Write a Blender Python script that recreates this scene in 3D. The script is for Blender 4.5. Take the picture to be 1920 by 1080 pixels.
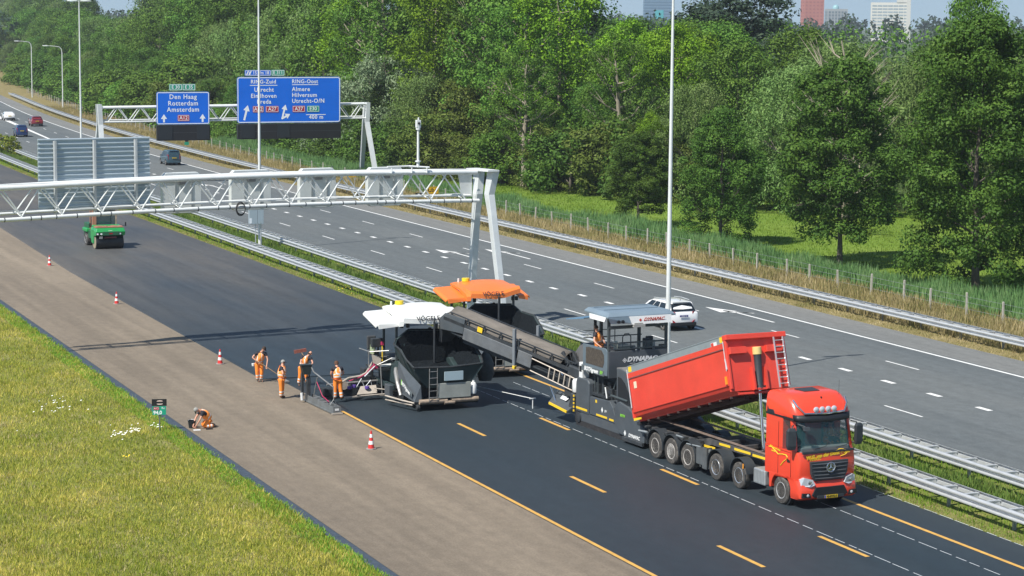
import bpy, math, random
import numpy as np
from mathutils import Vector, Matrix, Euler
R_ = math.radians
for o in list(bpy.data.objects): bpy.data.objects.remove(o)
SC = bpy.context.scene
COL = SC.collection
# ---------------------------------------------------------------- camera
CAM_H, CAM_F, CAM_PITCH, CAM_YAW, CAM_ROLL = 17.23, 4134.07, 0.120239, 0.394568, 0.0076180
cd = bpy.data.cameras.new('camera'); cam = bpy.data.objects.new('camera', cd); COL.objects.link(cam)
cd.sensor_width = 36.0; cd.lens = 36.0 * CAM_F / 1920.0; cd.clip_start = 1.0; cd.clip_end = 12000
_F = Vector((math.sin(CAM_YAW)*math.cos(CAM_PITCH), math.cos(CAM_YAW)*math.cos(CAM_PITCH), -math.sin(CAM_PITCH)))
_R = Vector((math.cos(CAM_YAW), -math.sin(CAM_YAW), 0)); _U = _R.cross(_F)
_R2 = _R*math.cos(CAM_ROLL) + _U*math.sin(CAM_ROLL); _U2 = -_R*math.sin(CAM_ROLL) + _U*math.cos(CAM_ROLL)
cam.matrix_world = Matrix(((_R2.x, _U2.x, -_F.x, 0), (_R2.y, _U2.y, -_F.y, 0), (_R2.z, _U2.z, -_F.z, CAM_H), (0, 0, 0, 1)))
SC.camera = cam
# ---------------------------------------------------------------- sky, sun, exposure
SUN = Vector((-0.70, -0.316, 1.0)).normalized()
W = bpy.data.worlds.new('World'); SC.world = W; W.use_nodes = True
nt = W.node_tree; nt.nodes.clear()
sk = nt.nodes.new('ShaderNodeTexSky'); sk.sky_type = 'NISHITA'; sk.sun_disc = False
sk.sun_elevation = math.asin(SUN.z); sk.sun_rotation = math.atan2(SUN.x, SUN.y); sk.altitude = 0
sk.air_density = 1.0; sk.dust_density = 0.35; sk.ozone_density = 2.2
bg = nt.nodes.new('ShaderNodeBackground'); bg.inputs[1].default_value = 0.098
wo = nt.nodes.new('ShaderNodeOutputWorld')
tint = nt.nodes.new('ShaderNodeMix'); tint.data_type = 'RGBA'; tint.blend_type = 'MULTIPLY'; tint.inputs[0].default_value = 1; tint.inputs[7].default_value = (1.0, 1.03, .98, 1)
wt = nt.nodes.new('ShaderNodeTexCoord'); va = nt.nodes.new('ShaderNodeVectorMath'); va.operation = 'ADD'; va.inputs[1].default_value = (0, 0, .13)
nt.links.new(wt.outputs['Generated'], va.inputs[0]); nt.links.new(va.outputs[0], sk.inputs[0])
nt.links.new(sk.outputs[0], tint.inputs[6]); nt.links.new(tint.outputs[2], bg.inputs[0]); nt.links.new(bg.outputs[0], wo.inputs[0])
sd = bpy.data.lights.new('sun', 'SUN'); sd.energy = 4.9; sd.angle = R_(0.53); sd.color = (1.0, 0.955, 0.88)
so = bpy.data.objects.new('sun', sd); COL.objects.link(so); so.location = (-200, -90, 300)
so.rotation_euler = SUN.to_track_quat('Z', 'Y').to_euler()
SC.view_settings.view_transform = 'Standard'; SC.view_settings.look = 'None'
SC.view_settings.exposure = 0.42; SC.view_settings.gamma = 1.0
SC.render.engine = 'CYCLES'
# ---------------------------------------------------------------- helpers
def put(o, label=None, cat=None, group=None, kind=None):
    if label: o['label'] = label
    if cat: o['category'] = cat
    if group: o['group'] = group
    if kind: o['kind'] = kind
    return o
def empty(name, loc=(0, 0, 0), rz=0.0, label=None, cat=None, group=None):
    o = bpy.data.objects.new(name, None); COL.objects.link(o); o.location = loc; o.rotation_euler = (0, 0, rz)
    o.empty_display_size = 0.2
    return put(o, label, cat, group)
def copy_tree(o, parent=None):
    c = o.copy(); COL.objects.link(c); c.parent = parent
    for ch in list(o.children): copy_tree(ch, c)
    return c
_M = {}
def mat(name, col, rough=0.6, metal=0.0, spec=0.5, var=0.0, vs=3.0, bump=0.0, bs=40.0, coat=0.0, emit=None, stretch=None, col2=None, dirt=0.0, dcol=(.16,.14,.115)):
    """principled surface with procedural colour variation / grime / bump"""
    if name in _M: return _M[name]
    m = bpy.data.materials.new(name); m.use_nodes = True; n = m.node_tree.nodes; l = m.node_tree.links
    b = n['Principled BSDF']; b.inputs['Base Color'].default_value = (*col, 1)
    b.inputs['Roughness'].default_value = rough; b.inputs['Metallic'].default_value = metal
    b.inputs['Specular IOR Level'].default_value = spec
    if coat: b.inputs['Coat Weight'].default_value = coat; b.inputs['Coat Roughness'].default_value = 0.06
    if emit: b.inputs['Emission Color'].default_value = (*emit[:3], 1); b.inputs['Emission Strength'].default_value = emit[3]
    if var or bump or dirt or col2:
        tc = n.new('ShaderNodeTexCoord'); mp = n.new('ShaderNodeMapping'); l.new(tc.outputs['Object'], mp.inputs[0])
        if stretch: mp.inputs['Scale'].default_value = stretch
        last = None
        if var or col2:
            t = n.new('ShaderNodeTexNoise'); t.inputs['Scale'].default_value = vs; t.inputs['Detail'].default_value = 5; t.inputs['Roughness'].default_value = .62
            l.new(mp.outputs[0], t.inputs[0])
            r = n.new('ShaderNodeMapRange'); r.inputs[1].default_value = .32; r.inputs[2].default_value = .68
            l.new(t.outputs[0], r.inputs[0])
            mx = n.new('ShaderNodeMix'); mx.data_type = 'RGBA'
            c2 = col2 if col2 else tuple(min(1, c*(1+var)) for c in col); c1 = col if col2 else tuple(c*(1-var) for c in col)
            mx.inputs[6].default_value = (*c1, 1); mx.inputs[7].default_value = (*c2, 1)
            l.new(r.outputs[0], mx.inputs[0]); last = mx.outputs[2]
        if dirt:
            t2 = n.new('ShaderNodeTexNoise'); t2.inputs['Scale'].default_value = vs*.55; t2.inputs['Detail'].default_value = 8; t2.inputs['Roughness'].default_value = .75
            l.new(mp.outputs[0], t2.inputs[0])
            r2 = n.new('ShaderNodeMapRange'); r2.inputs[1].default_value = .5; r2.inputs[2].default_value = .72; r2.inputs[4].default_value = dirt
            l.new(t2.outputs[0], r2.inputs[0])
            m2 = n.new('ShaderNodeMix'); m2.data_type = 'RGBA'
            if last: l.new(last, m2.inputs[6])
            else: m2.inputs[6].default_value = (*col, 1)
            m2.inputs[7].default_value = (*dcol, 1); l.new(r2.outputs[0], m2.inputs[0]); last = m2.outputs[2]
        if last: l.new(last, b.inputs['Base Color'])
        if bump:
            t3 = n.new('ShaderNodeTexNoise'); t3.inputs['Scale'].default_value = bs; t3.inputs['Detail'].default_value = 3
            l.new(tc.outputs['Object'], t3.inputs[0])
            bp = n.new('ShaderNodeBump'); bp.inputs['Strength'].default_value = bump; bp.inputs['Distance'].default_value = .03
            l.new(t3.outputs[0], bp.inputs['Height']); l.new(bp.outputs[0], b.inputs['Normal'])
    _M[name] = m; return m
def glass(name, col, rough=.04, alpha=1.0):
    if name in _M: return _M[name]
    m = mat(name, col, rough, 0, .8); b = m.node_tree.nodes['Principled BSDF']
    b.inputs['Alpha'].default_value = alpha; return m
def frame_of(d):
    d = d.normalized(); a = Vector((0, 0, 1)) if abs(d.z) < .9 else Vector((0, 1, 0))
    x = d.cross(a).normalized(); return x, d.cross(x).normalized()
class MB:
    def __init__(s): s.v = []; s.f = []; s.m = []; s.T = None
    def add(s, vs, fs, mi=0):
        b = len(s.v)
        for p in vs:
            p = Vector(p)
            if s.T is not None: p = s.T @ p
            s.v.append((p.x, p.y, p.z))
        for f in fs: s.f.append(tuple(i+b for i in f)); s.m.append(mi)
        return s
    def box(s, x0, x1, y0, y1, z0, z1, mi=0, M=None):
        vs = [Vector(p) for p in ((x0,y0,z0),(x1,y0,z0),(x1,y1,z0),(x0,y1,z0),(x0,y0,z1),(x1,y0,z1),(x1,y1,z1),(x0,y1,z1))]
        if M is not None: vs = [M @ p for p in vs]
        return s.add(vs, [(0,3,2,1),(4,5,6,7),(0,1,5,4),(1,2,6,5),(2,3,7,6),(3,0,4,7)], mi)
    def cbox(s, c, sz, rot=(0,0,0), mi=0):
        M = Matrix.Translation(c) @ Euler(rot).to_matrix().to_4x4()
        return s.box(-sz[0]/2, sz[0]/2, -sz[1]/2, sz[1]/2, -sz[2]/2, sz[2]/2, mi, M)
    def beam(s, a, b, w, h, mi=0, up=(0,0,1)):
        a = Vector(a); b = Vector(b); d = (b-a); L = d.length; d.normalize(); u = Vector(up)
        x = d.cross(u); x = x.normalized() if x.length > 1e-4 else Vector((1,0,0)); z = x.cross(d)
        vs = []
        for t in (0, L):
            for (i, j) in ((-1,-1),(1,-1),(1,1),(-1,1)): vs.append(a + d*t + x*(i*w/2) + z*(j*h/2))
        return s.add(vs, [(0,1,2,3),(7,6,5,4),(0,4,5,1),(1,5,6,2),(2,6,7,3),(3,7,4,0)], mi)
    def tube(s, pts, r, n=8, mi=0, cap=True):
        pts = [Vector(p) for p in pts]; rs = r if isinstance(r, (list, tuple)) else [r]*len(pts)
        vs = []; fs = []; px = None
        for i, p in enumerate(pts):
            d = pts[min(i+1, len(pts)-1)] - pts[max(i-1, 0)]
            if d.length < 1e-6: d = Vector((0,0,1))
            d.normalize()
            if px is None: x, y = frame_of(d)
            else:
                x = px - d*px.dot(d); x = x.normalized() if x.length > 1e-5 else frame_of(d)[0]; y = d.cross(x)
            px = x
            for k in range(n):
                a = 2*math.pi*k/n; vs.append(p + x*(math.cos(a)*rs[i]) + y*(math.sin(a)*rs[i]))
        for i in range(len(pts)-1):
            for k in range(n): fs.append((i*n+k, i*n+(k+1)%n, (i+1)*n+(k+1)%n, (i+1)*n+k))
        if cap: fs.append(tuple(range(n-1, -1, -1))); fs.append(tuple((len(pts)-1)*n+k for k in range(n)))
        return s.add(vs, fs, mi)
    def prism(s, poly, ax, a, b, mi=0):
        """extrude a 2-D polygon along axis ax ('x': poly=(y,z); 'y': poly=(x,z); 'z': poly=(x,y))"""
        def P(u, w, t): return {'x': (t,u,w), 'y': (u,t,w), 'z': (u,w,t)}[ax]
        n = len(poly); vs = [P(u, w, a) for u, w in poly] + [P(u, w, b) for u, w in poly]
        fs = [tuple(range(n)), tuple(range(2*n-1, n-1, -1))] + [(i, i+n, (i+1)%n+n, (i+1)%n) for i in range(n)]
        return s.add(vs, fs, mi)
    def loft(s, rings, mi=0, cap=True):
        n = len(rings[0]); vs = [p for r in rings for p in r]; fs = []
        for i in range(len(rings)-1):
            for k in range(n): fs.append((i*n+k, i*n+(k+1)%n, (i+1)*n+(k+1)%n, (i+1)*n+k))
        if cap: fs.append(tuple(range(n-1, -1, -1))); fs.append(tuple((len(rings)-1)*n+k for k in range(n)))
        return s.add(vs, fs, mi)
    def lathe(s, prof, c, ax='z', n=20, mi=0):
        """prof=(r,t) along axis through c"""
        rings = []
        for r, t in prof:
            ring = []
            for k in range(n):
                a = 2*math.pi*k/n; u, w = r*math.cos(a), r*math.sin(a)
                ring.append({'x': (c[0]+t, c[1]+u, c[2]+w), 'y': (c[0]+u, c[1]+t, c[2]+w), 'z': (c[0]+u, c[1]+w, c[2]+t)}[ax])
            rings.append(ring)
        return s.loft(rings, mi)
    def quad(s, a, b, c, d, mi=0): return s.add([a, b, c, d], [(0,1,2,3)], mi)
    def build(s, name, mats, parent=None, bevel=0.0, smooth=False, seg=2, fix=True):
        me = bpy.data.meshes.new(name); me.from_pydata(s.v, [], s.f); me.validate()
        ml = mats if isinstance(mats, (list, tuple)) else [mats]
        for m in ml: me.materials.append(m)
        if len(ml) > 1 and len(me.polygons) == len(s.m): me.polygons.foreach_set('material_index', s.m)
        if fix:
            import bmesh
            bm = bmesh.new(); bm.from_mesh(me); bmesh.ops.recalc_face_normals(bm, faces=bm.faces); bm.to_mesh(me); bm.free()
        o = bpy.data.objects.new(name, me); COL.objects.link(o); o.parent = parent
        if smooth: smooth_mesh(me, 40)
        if bevel:
            md = o.modifiers.new('bevel', 'BEVEL'); md.width = bevel; md.segments = seg; md.limit_method = 'ANGLE'; md.angle_limit = R_(35)
        return o
def smooth_mesh(me, ang=40):
    me.polygons.foreach_set('use_smooth', [True]*len(me.polygons))
    try: me.set_sharp_from_angle(angle=R_(ang))
    except Exception: pass
def text(s, size, m, parent, loc, rot=(math.pi/2, 0, 0), name='lettering', align='CENTER', ext=.004, sx=1.0, bold=0.0, shear=0.0, spacing=1.0):
    c = bpy.data.curves.new(name, 'FONT'); c.body = s; c.size = size; c.extrude = ext; c.align_x = align; c.align_y = 'CENTER'
    c.offset = bold; c.shear = shear; c.resolution_u = 3; c.space_character = spacing
    t = bpy.data.objects.new(name, c); COL.objects.link(t)
    dg = bpy.context.evaluated_depsgraph_get(); me = bpy.data.meshes.new_from_object(t.evaluated_get(dg))
    bpy.data.objects.remove(t); bpy.data.curves.remove(c)
    me.name = name
    if sx != 1.0:
        for v in me.vertices: v.co.x *= sx
    me.materials.clear(); me.materials.append(m)
    o = bpy.data.objects.new(name, me); COL.objects.link(o); o.parent = parent; o.location = loc; o.rotation_euler = rot
    return o
def cv(y): return 0.0 if y < 205 else (y-205)**2/5000.0 if y < 455 else 12.5+(y-455)*.09       # the motorway bends gently to the right beyond the far gantry
def npmesh(name, V, F, mats, parent=None, mi=None):
    me = bpy.data.meshes.new(name); nv = len(V); nf = len(F); k = F.shape[1]
    me.vertices.add(nv); me.vertices.foreach_set('co', np.ascontiguousarray(V, dtype=np.float32).ravel())
    me.loops.add(nf*k); me.loops.foreach_set('vertex_index', np.ascontiguousarray(F, dtype=np.int32).ravel())
    me.polygons.add(nf); me.polygons.foreach_set('loop_start', np.arange(0, nf*k, k, dtype=np.int32))
    for m in (mats if isinstance(mats, (list, tuple)) else [mats]): me.materials.append(m)
    if mi is not None: me.polygons.foreach_set('material_index', np.ascontiguousarray(mi, dtype=np.int32))
    me.update(calc_edges=True); o = bpy.data.objects.new(name, me); COL.objects.link(o); o.parent = parent
    return o
# ================================================================ ground and roads
def asphalt(name, c1, c2, rough, spec, streak=.12, fresh=None):
    m = bpy.data.materials.new(name); m.use_nodes = True; n = m.node_tree.nodes; l = m.node_tree.links; b = n['Principled BSDF']
    tc = n.new('ShaderNodeTexCoord')
    def noise(scale, sx, sy, det=4, ro=.6):
        mp = n.new('ShaderNodeMapping'); mp.inputs['Scale'].default_value = (sx, sy, 1); l.new(tc.outputs['Object'], mp.inputs[0])
        t = n.new('ShaderNodeTexNoise'); t.inputs['Scale'].default_value = scale; t.inputs['Detail'].default_value = det; t.inputs['Roughness'].default_value = ro
        l.new(mp.outputs[0], t.inputs[0]); return t.outputs[0]
    def rng(s, a, b_, c=0, d=1):
        r = n.new('ShaderNodeMapRange'); r.inputs[1].default_value = a; r.inputs[2].default_value = b_; r.inputs[3].default_value = c; r.inputs[4].default_value = d
        l.new(s, r.inputs[0]); return r.outputs[0]
    big = rng(noise(.12, 1, .22, 4), .35, .65)
    mx = n.new('ShaderNodeMix'); mx.data_type = 'RGBA'; mx.inputs[6].default_value = (*c1, 1); mx.inputs[7].default_value = (*c2, 1); l.new(big, mx.inputs[0])
    base = mx.outputs[2]
    if fresh:      # the mat is darkest where it has just been laid, behind the screeds
        sx = n.new('ShaderNodeSeparateXYZ'); l.new(tc.outputs['Object'], sx.inputs[0]); nz = n.new('ShaderNodeMath'); nz.operation = 'MULTIPLY_ADD'; nz.inputs[1].default_value = 34; l.new(noise(.16, 1, .35, 3), nz.inputs[0]); l.new(sx.outputs[1], nz.inputs[2])
        m3 = n.new('ShaderNodeMix'); m3.data_type = 'RGBA'; m3.inputs[6].default_value = (*fresh, 1); l.new(base, m3.inputs[7]); l.new(rng(nz.outputs[0], 126, 172), m3.inputs[0]); base = m3.outputs[2]
    st = rng(noise(1.1, 1, .02, 3), .35, .65, 1-streak, 1+streak)
    fine = rng(noise(14, 1, 1, 2, .8), .3, .7, .80, 1.20)
    mid = rng(noise(2.2, 1, .6, 9, .78), .3, .7, .80, 1.20)
    mu = n.new('ShaderNodeMath'); mu.operation = 'MULTIPLY'; l.new(st, mu.inputs[0]); l.new(fine, mu.inputs[1])
    mu2 = n.new('ShaderNodeMath'); mu2.operation = 'MULTIPLY'; l.new(mu.outputs[0], mu2.inputs[0]); l.new(mid, mu2.inputs[1])
    vm = n.new('ShaderNodeVectorMath'); vm.operation = 'SCALE'; l.new(base, vm.inputs[0]); l.new(mu2.outputs[0], vm.inputs['Scale'])
    l.new(vm.outputs[0], b.inputs['Base Color'])
    b.inputs['Roughness'].default_value = rough; b.inputs['Specular IOR Level'].default_value = spec
    bp = n.new('ShaderNodeBump'); bp.inputs['Strength'].default_value = .35; bp.inputs['Distance'].default_value = .01
    l.new(noise(55, 1, 1, 2, .7), bp.inputs['Height']); l.new(bp.outputs[0], b.inputs['Normal'])
    return m
A_OLD = asphalt('asphalt_rolled_pale', (.158,.130,.098), (.224,.184,.136), .8, .3)
A_BASE = asphalt('asphalt_fresh_black', (.016,.027,.035), (.025,.034,.041), .62, .5, .05)
A_NEW = asphalt('asphalt_new_mat', (.048,.056,.064), (.102,.093,.080), .64, .5, fresh=(.020,.032,.043))
A_RIGHT = asphalt('asphalt_worn_grey', (.100,.114,.119), (.125,.136,.136), .8, .35, .07)
A_SHO = asphalt('asphalt_shoulder_grey', (.160,.165,.160), (.185,.185,.175), .85, .3, .05)
A_EDGE = mat('asphalt_edge_tack', (.045,.062,.085), .7, var=.3, vs=6, bump=.5, bs=25)
P_WHITE = mat('road_paint_white', (.74,.74,.72), .6, var=.10, vs=4, dirt=.15, dcol=(.35,.35,.33))
P_ORANGE = mat('temporary_marking_yellow', (.60,.34,.075), .6, var=.12, vs=3, dirt=.45, dcol=(.25,.17,.07))
def soil(name, cs, sc=.35, det=6):
    m = bpy.data.materials.new(name); m.use_nodes = True; n = m.node_tree.nodes; l = m.node_tree.links; b = n['Principled BSDF']
    b.inputs['Roughness'].default_value = .95; b.inputs['Specular IOR Level'].default_value = .1
    tc = n.new('ShaderNodeTexCoord'); t = n.new('ShaderNodeTexNoise'); t.inputs['Scale'].default_value = sc; t.inputs['Detail'].default_value = det; t.inputs['Roughness'].default_value = .7
    l.new(tc.outputs['Object'], t.inputs[0]); r = n.new('ShaderNodeValToRGB'); l.new(t.outputs[0], r.inputs[0])
    el = r.color_ramp.elements; k = len(cs)
    while len(el) < k: el.new(.5)
    for i, c in enumerate(cs): el[i].position = .3+.4*i/(k-1); el[i].color = (*c, 1)
    l.new(r.outputs[0], b.inputs['Base Color'])
    t3 = n.new('ShaderNodeTexNoise'); t3.inputs['Scale'].default_value = 8; t3.inputs['Detail'].default_value = 4; l.new(tc.outputs['Object'], t3.inputs[0])
    bp = n.new('ShaderNodeBump'); bp.inputs['Strength'].default_value = .8; bp.inputs['Distance'].default_value = .1; l.new(t3.outputs[0], bp.inputs['Height']); l.new(bp.outputs[0], b.inputs['Normal'])
    return m
G_FIELD = soil('field_green', ((.045,.075,.020), (.070,.110,.028), (.100,.130,.040)), .02)
G_LEFT = soil('verge_earth', ((.110,.140,.030), (.190,.200,.055), (.290,.260,.110)), .3)
G_DRY = soil('dry_verge_earth', ((.150,.135,.055), (.230,.190,.085), (.290,.240,.130)), .5)
G_MEAD = soil('meadow_turf', ((.115,.195,.028), (.145,.225,.034), (.185,.250,.048)), .12)
G_WOOD = soil('wood_floor', ((.020,.028,.010), (.035,.045,.016), (.055,.055,.024)), .5)
G_MED = soil('median_earth', ((.090,.130,.024), (.150,.180,.040), (.260,.230,.085)), .6)
def strip(name, xa, xb, y0, y1, z, m, step=8.0, kind='structure'):
    ys = []; y = y0
    while y < y1: ys.append(y); y += step
    ys.append(y1); fa = xa if callable(xa) else (lambda y, c=xa: c); fb = xb if callable(xb) else (lambda y, c=xb: c)
    b = MB(); vs = []
    for y in ys: vs += [(fa(y)+cv(y), y, z), (fb(y)+cv(y), y, z)]
    b.add(vs, [(2*i, 2*i+1, 2*i+3, 2*i+2) for i in range(len(ys)-1)])
    return put(b.build(name, m), kind=kind)
b = MB(); N = 24
vs = [(-3500+i*9000/N, -600+j*8600/N, -.10) for j in range(N+1) for i in range(N+1)]
b.add(vs, [(j*(N+1)+i, j*(N+1)+i+1, (j+1)*(N+1)+i+1, (j+1)*(N+1)+i) for j in range(N) for i in range(N)])
put(b.build('ground', G_FIELD), kind='structure')
strip('grass_verge', -40, 22.3, -40, 900, -.05, G_LEFT)
strip('grass_median', 43.3, 49.3, -40, 900, -.02, G_MED)
strip('dry_verge', 67.6, lambda y: 77.5 if y < 290 else 86, -40, 900, -.03, G_DRY)
strip('ditch_bank', 77.4, 80.2, -40, 290, -.045, soil('ditch_green', ((.03,.07,.015), (.045,.10,.022), (.07,.12,.03)), .4))
strip('meadow', 80.0, lambda y: 112 if y < 185 else max(84, 112-(y-185)*.7), 20, 260, -.04, G_MEAD)
def wedge(y):
    if y < 95: return 30.05
    if y < 150: return 29.25 + (y-95)*.008
    return 29.69 + (y-150)*.03 if y < 190 else 30.9
strip('road_shoulder', 22.7, 32, -40, 900, .0, A_OLD)
strip('shoulder_edge', 22.26, 22.75, -40, 900, -.012, A_EDGE, 4)
strip('road_left', lambda y: 30.05, 43.45, -40, 102, .004, A_BASE, 4)
b = MB()
ys = [101.5+i*6 for i in range(134)]; vs = []
for y in ys: vs += [(wedge(y)-.03+cv(y), y, .0), (wedge(y)+cv(y), y, .045), (43.45+cv(y), y, .045), (43.50+cv(y), y, .0)]
fs = []
for i in range(len(ys)-1):
    for k in range(3): fs.append((4*i+k, 4*i+k+1, 4*i+k+5, 4*i+k+4))
b.add(vs, fs+[(0,3,2,1)]); put(b.build('road_new_layer', A_NEW), kind='structure')
strip('road_right', 49.2, 64.9, -40, 900, .0, A_RIGHT)
strip('road_right_shoulder', 64.9, 67.75, -40, 900, .0, A_SHO)
# painted lines --------------------------------------------------------
mk = MB(); mo = MB(); ml = MB()
def line(b, x, w, y0, y1, z, dx=0.0):
    n = max(1, int((y1-y0)/8)) if y1-y0 > 9 else 1
    for i in range(n):
        a = y0+(y1-y0)*i/n; c = y0+(y1-y0)*(i+1)/n
        xa = x+cv(a)+dx*(a-y0); xc = x+cv(c)+dx*(c-y0)
        b.quad((xa-w/2, a, z), (xa+w/2, a, z), (xc+w/2, c, z), (xc-w/2, c, z))
line(mk, 64.62, .20, -20, 880, .006)
line(mk, 50.25, .15, -20, 880, .006)
y = -2.7
while y < 860:
    line(mk, 61.05, .12, y, y+3.1, .006)
    line(mk, 53.78, .12, y+.2+.3, y+3.3+.3, .006)
    y += 12
y = 134.57-4*35-.5
while y < 300:
    line(mk, 57.32 if y > 130 else 57.55, .30, y, y+1.05, .006); y += 4
b2 = MB()
b2.add([(57.1+cv(300), 300, .006), (57.35+cv(300), 300, .006), (58.0+cv(460), 460, .006), (56.6+cv(460), 460, .006)], [(0,1,2,3)])
mk.add(b2.v, b2.f)
def merge_arrow(cx, y0, flip=1, s=1.0):
    z = .006; P = lambda u, v: (cx+u*flip*s, y0+v*s, z)
    mk.add([P(-.09,0), P(.09,0), P(.09,4.6), P(-.09,4.6)], [(0,1,2,3)])
    mk.add([P(-.09,4.6), P(.09,4.4), P(.45,5.6), P(.2,5.75), P(-.75,3.9), P(-.95,4.0)], [(0,1,2,3,4,5)])
    mk.add([P(-.35,5.15), P(.85,5.0), P(.55,7.6)], [(0,1,2)])
for yy in (111.3, 147.5, 218, 290): merge_arrow(62.85+cv(yy), yy, -1)
for yy in (148.5, 219): merge_arrow(59.2+cv(yy), yy, -1)
put(mk.build('road_marking', P_WHITE), kind='structure')
line(mo, 30.17, .16, 40, 92, .010)
for x in (33.93, 37.78):
    for y in (48.4, 60.4, 72.4, 84.3) + ((96.3,) if x > 35 else ()): line(mo, x, .17, y, y+3.1, .010)
line(mo, 41.65, .17, 40, 101, .010)
put(mo.build('road_marking_yellow', P_ORANGE), kind='structure')
rr = random.Random(5)                                    # thin chalked set-out lines left by the surveyors
for x in (38.02, 40.45, 43.42):
    y = 48.0
    while y < (96 if x < 43 else 101):
        L = rr.uniform(.5, 1.1); line(ml, x+.10*math.sin(y*.11), .035, y, y+L, .009); y += L+rr.uniform(.1, .3)
put(ml.build('chalk_line', mat('chalk', (.50,.53,.55), .8)), kind='structure')
# ================================================================ guard rails, lamp posts, gantries, signs
GALV = mat('galvanised_steel', (.58,.60,.61), .42, .35, .5, var=.07, vs=2.5, dirt=.22, dcol=(.36,.36,.34))
GALV_D = mat('galvanised_dull', (.30,.33,.34), .55, .4, .5, var=.12, vs=3)
STEEL_W = mat('painted_white_steel', (.72,.74,.73), .45, .1, .5, var=.05, vs=1.5, dirt=.25, dcol=(.42,.42,.38))
ALU_BLUE = mat('sign_back_aluminium', (.42,.50,.55), .38, .35, .5, var=.06, vs=.8, stretch=(1,1,.2))
BLK = mat('black_plastic', (.012,.014,.017), .5)
GREY_P = mat('post_grey', (.33,.33,.31), .8, var=.15, vs=5)
def w_profile(t=0):     # W-beam: (depth outward, height)
    return [(0,-.185),(.05,-.18),(.115,-.165),(.125,-.145),(.125,-.10),(.115,-.085),(.0,-.075),(.0,.045),(.115,.05),(.125,.07),(.125,.105),(.115,.125),(.05,.145),(0,.16)]
def guard_rail(xc, half, y0, y1, label, cat_group, sp=1.333, zc=.62, post_x=0.0, both=True, limit=100, order_from=60.0):
    root = empty('guard_rail', (xc+cv(y0), y0, 0), 0, label, 'guard rail')
    if cat_group: root['group'] = cat_group
    bx = xc+cv(y0)
    for side in (-1, 1):
        b = MB(); pr = w_profile(); n = len(pr); ys = []; y = y0
        while y < y1: ys.append(y); y += 4.0
        vs = []
        for y in ys:
            for d, h in pr: vs.append((xc+cv(y)-bx+side*(half-.08+d), y-y0, zc+h))
        fs = []
        for i in range(len(ys)-1):
            for k in range(n-1): fs.append((i*n+k, i*n+k+1, (i+1)*n+k+1, (i+1)*n+k))
        b.add(vs, fs); o = b.build('beam', GALV, root, smooth=True)
        md = o.modifiers.new('thick', 'SOLIDIFY'); md.thickness = .008
    post = MB(); post.box(-.05, .05, -.03, .03, -.1, zc+.05); post.box(-.06, .06, -.045, -.03, -.1, zc+.05); post.box(-.06, .06, .03, .045, -.1, zc+.05)
    p0 = post.build('post', GALV_D, root)
    spc = MB()
    w = half-.085
    spc.prism([(-w, -.10), (w, -.05), (w, .05), (-w, .02)], 'z', .095, .12)
    spc.box(-w, w, -.045, -.035, -.12, .095); spc.prism([(-w, -.12), (-w+.10, -.12), (-w, .22)], 'z', .10, .112); spc.prism([(w, -.10), (w, .16), (w-.08, -.10)], 'z', .10, .112)
    s0 = spc.build('spacer', GALV, root)
    def copies(o, ys, dx):
        first = True; rest = []
        for i, y in enumerate(ys):
            lx = xc+cv(y)-bx+dx; ly = y-y0
            if i < limit:
                c = o if first else o.copy()
                if not first: COL.objects.link(c)
                c.location = (lx, ly, o.location.z if not first else o.location.z); first = False
            else: rest.append((lx, ly))
        if rest:
            m = MB(); vs0 = [tuple(v.co) for v in o.data.vertices]; fs0 = [tuple(f.vertices) for f in o.data.polygons]
            for lx, ly in rest: m.add([(v[0]+lx, v[1]+ly, v[2]+o.location.z) for v in vs0], fs0)
            q = m.build(o.name.split('.')[0], o.data.materials[0], root, fix=False); q['kind'] = 'stuff'
    s0.location.z = zc
    py = [y0+2+4*i for i in range(int((y1-y0-4)/4))]; py = [y for y in py if y >= order_from-2]
    copies(p0, py, post_x)
    sy = [y0+.7+sp*i for i in range(int((y1-y0-6)/sp))]; sy = [y for y in sy if y >= order_from]
    copies(s0, sy, 0)
    return root
guard_rail(44.62, .42, 48, 420, 'double-sided guard rail between the fresh asphalt and the median grass', None, order_from=55)
guard_rail(48.20, .42, 48, 420, 'double-sided guard rail between the median grass and the grey traffic lanes', None, order_from=62)
guard_rail(69.40, .42, 60, 500, 'long bluish guard rail in front of the dry grass and wooden fence posts', None, order_from=86)
# ---------------------------------------------------------------- tall lamp posts
def tall_lamp(x, y, h, label):
    r = empty('street_lamp', (x, y, 0), 0, label, 'lamp post'); r['group'] = 'tall white lamp posts in the median'
    b = MB(); b.tube([(0,0,-.1),(0,0,1.6),(0,0,h)], [.135,.125,.055], 14); b.build('pole', STEEL_W, r, smooth=True)
    b = MB(); b.tube([(0,0,-.02),(0,0,.12)], [.24,.22], 14); b.box(.0,.15,-.05,.05,.5,.95); b.build('pole_base', GALV_D, r)
    b = MB(); b.tube([(-.85,0,h+.05),(0,0,h+.02),(.85,0,h+.05)], .03, 6); b.build('arm', STEEL_W, r)
    for s in (-1, 1):
        b = MB(); ring = []
        for u, w, z in ((.12,.06,.03),(.3,.13,.06),(.75,.15,.07),(1.15,.10,.05),(1.28,.04,.02)):
            ring.append([(s*u, -w, h), (s*u, w, h), (s*u, w*.8, h+z), (s*u, 0, h+z*1.5), (s*u, -w*.8, h+z)])
        b.loft(ring); hd = b.build('lamp_head', STEEL_W, r, smooth=True)
        g = MB(); g.box(s*.35 if s>0 else -.95, .95 if s>0 else -.35, -.1, .1, h-.03, h+.004); g.build('lens', mat('lamp_lens', (.55,.58,.60), .2), hd)
    return r
tall_lamp(46.62, 92.7, 19.0, 'tall white lamp post standing in the median behind the big grey material feeder')
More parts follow.
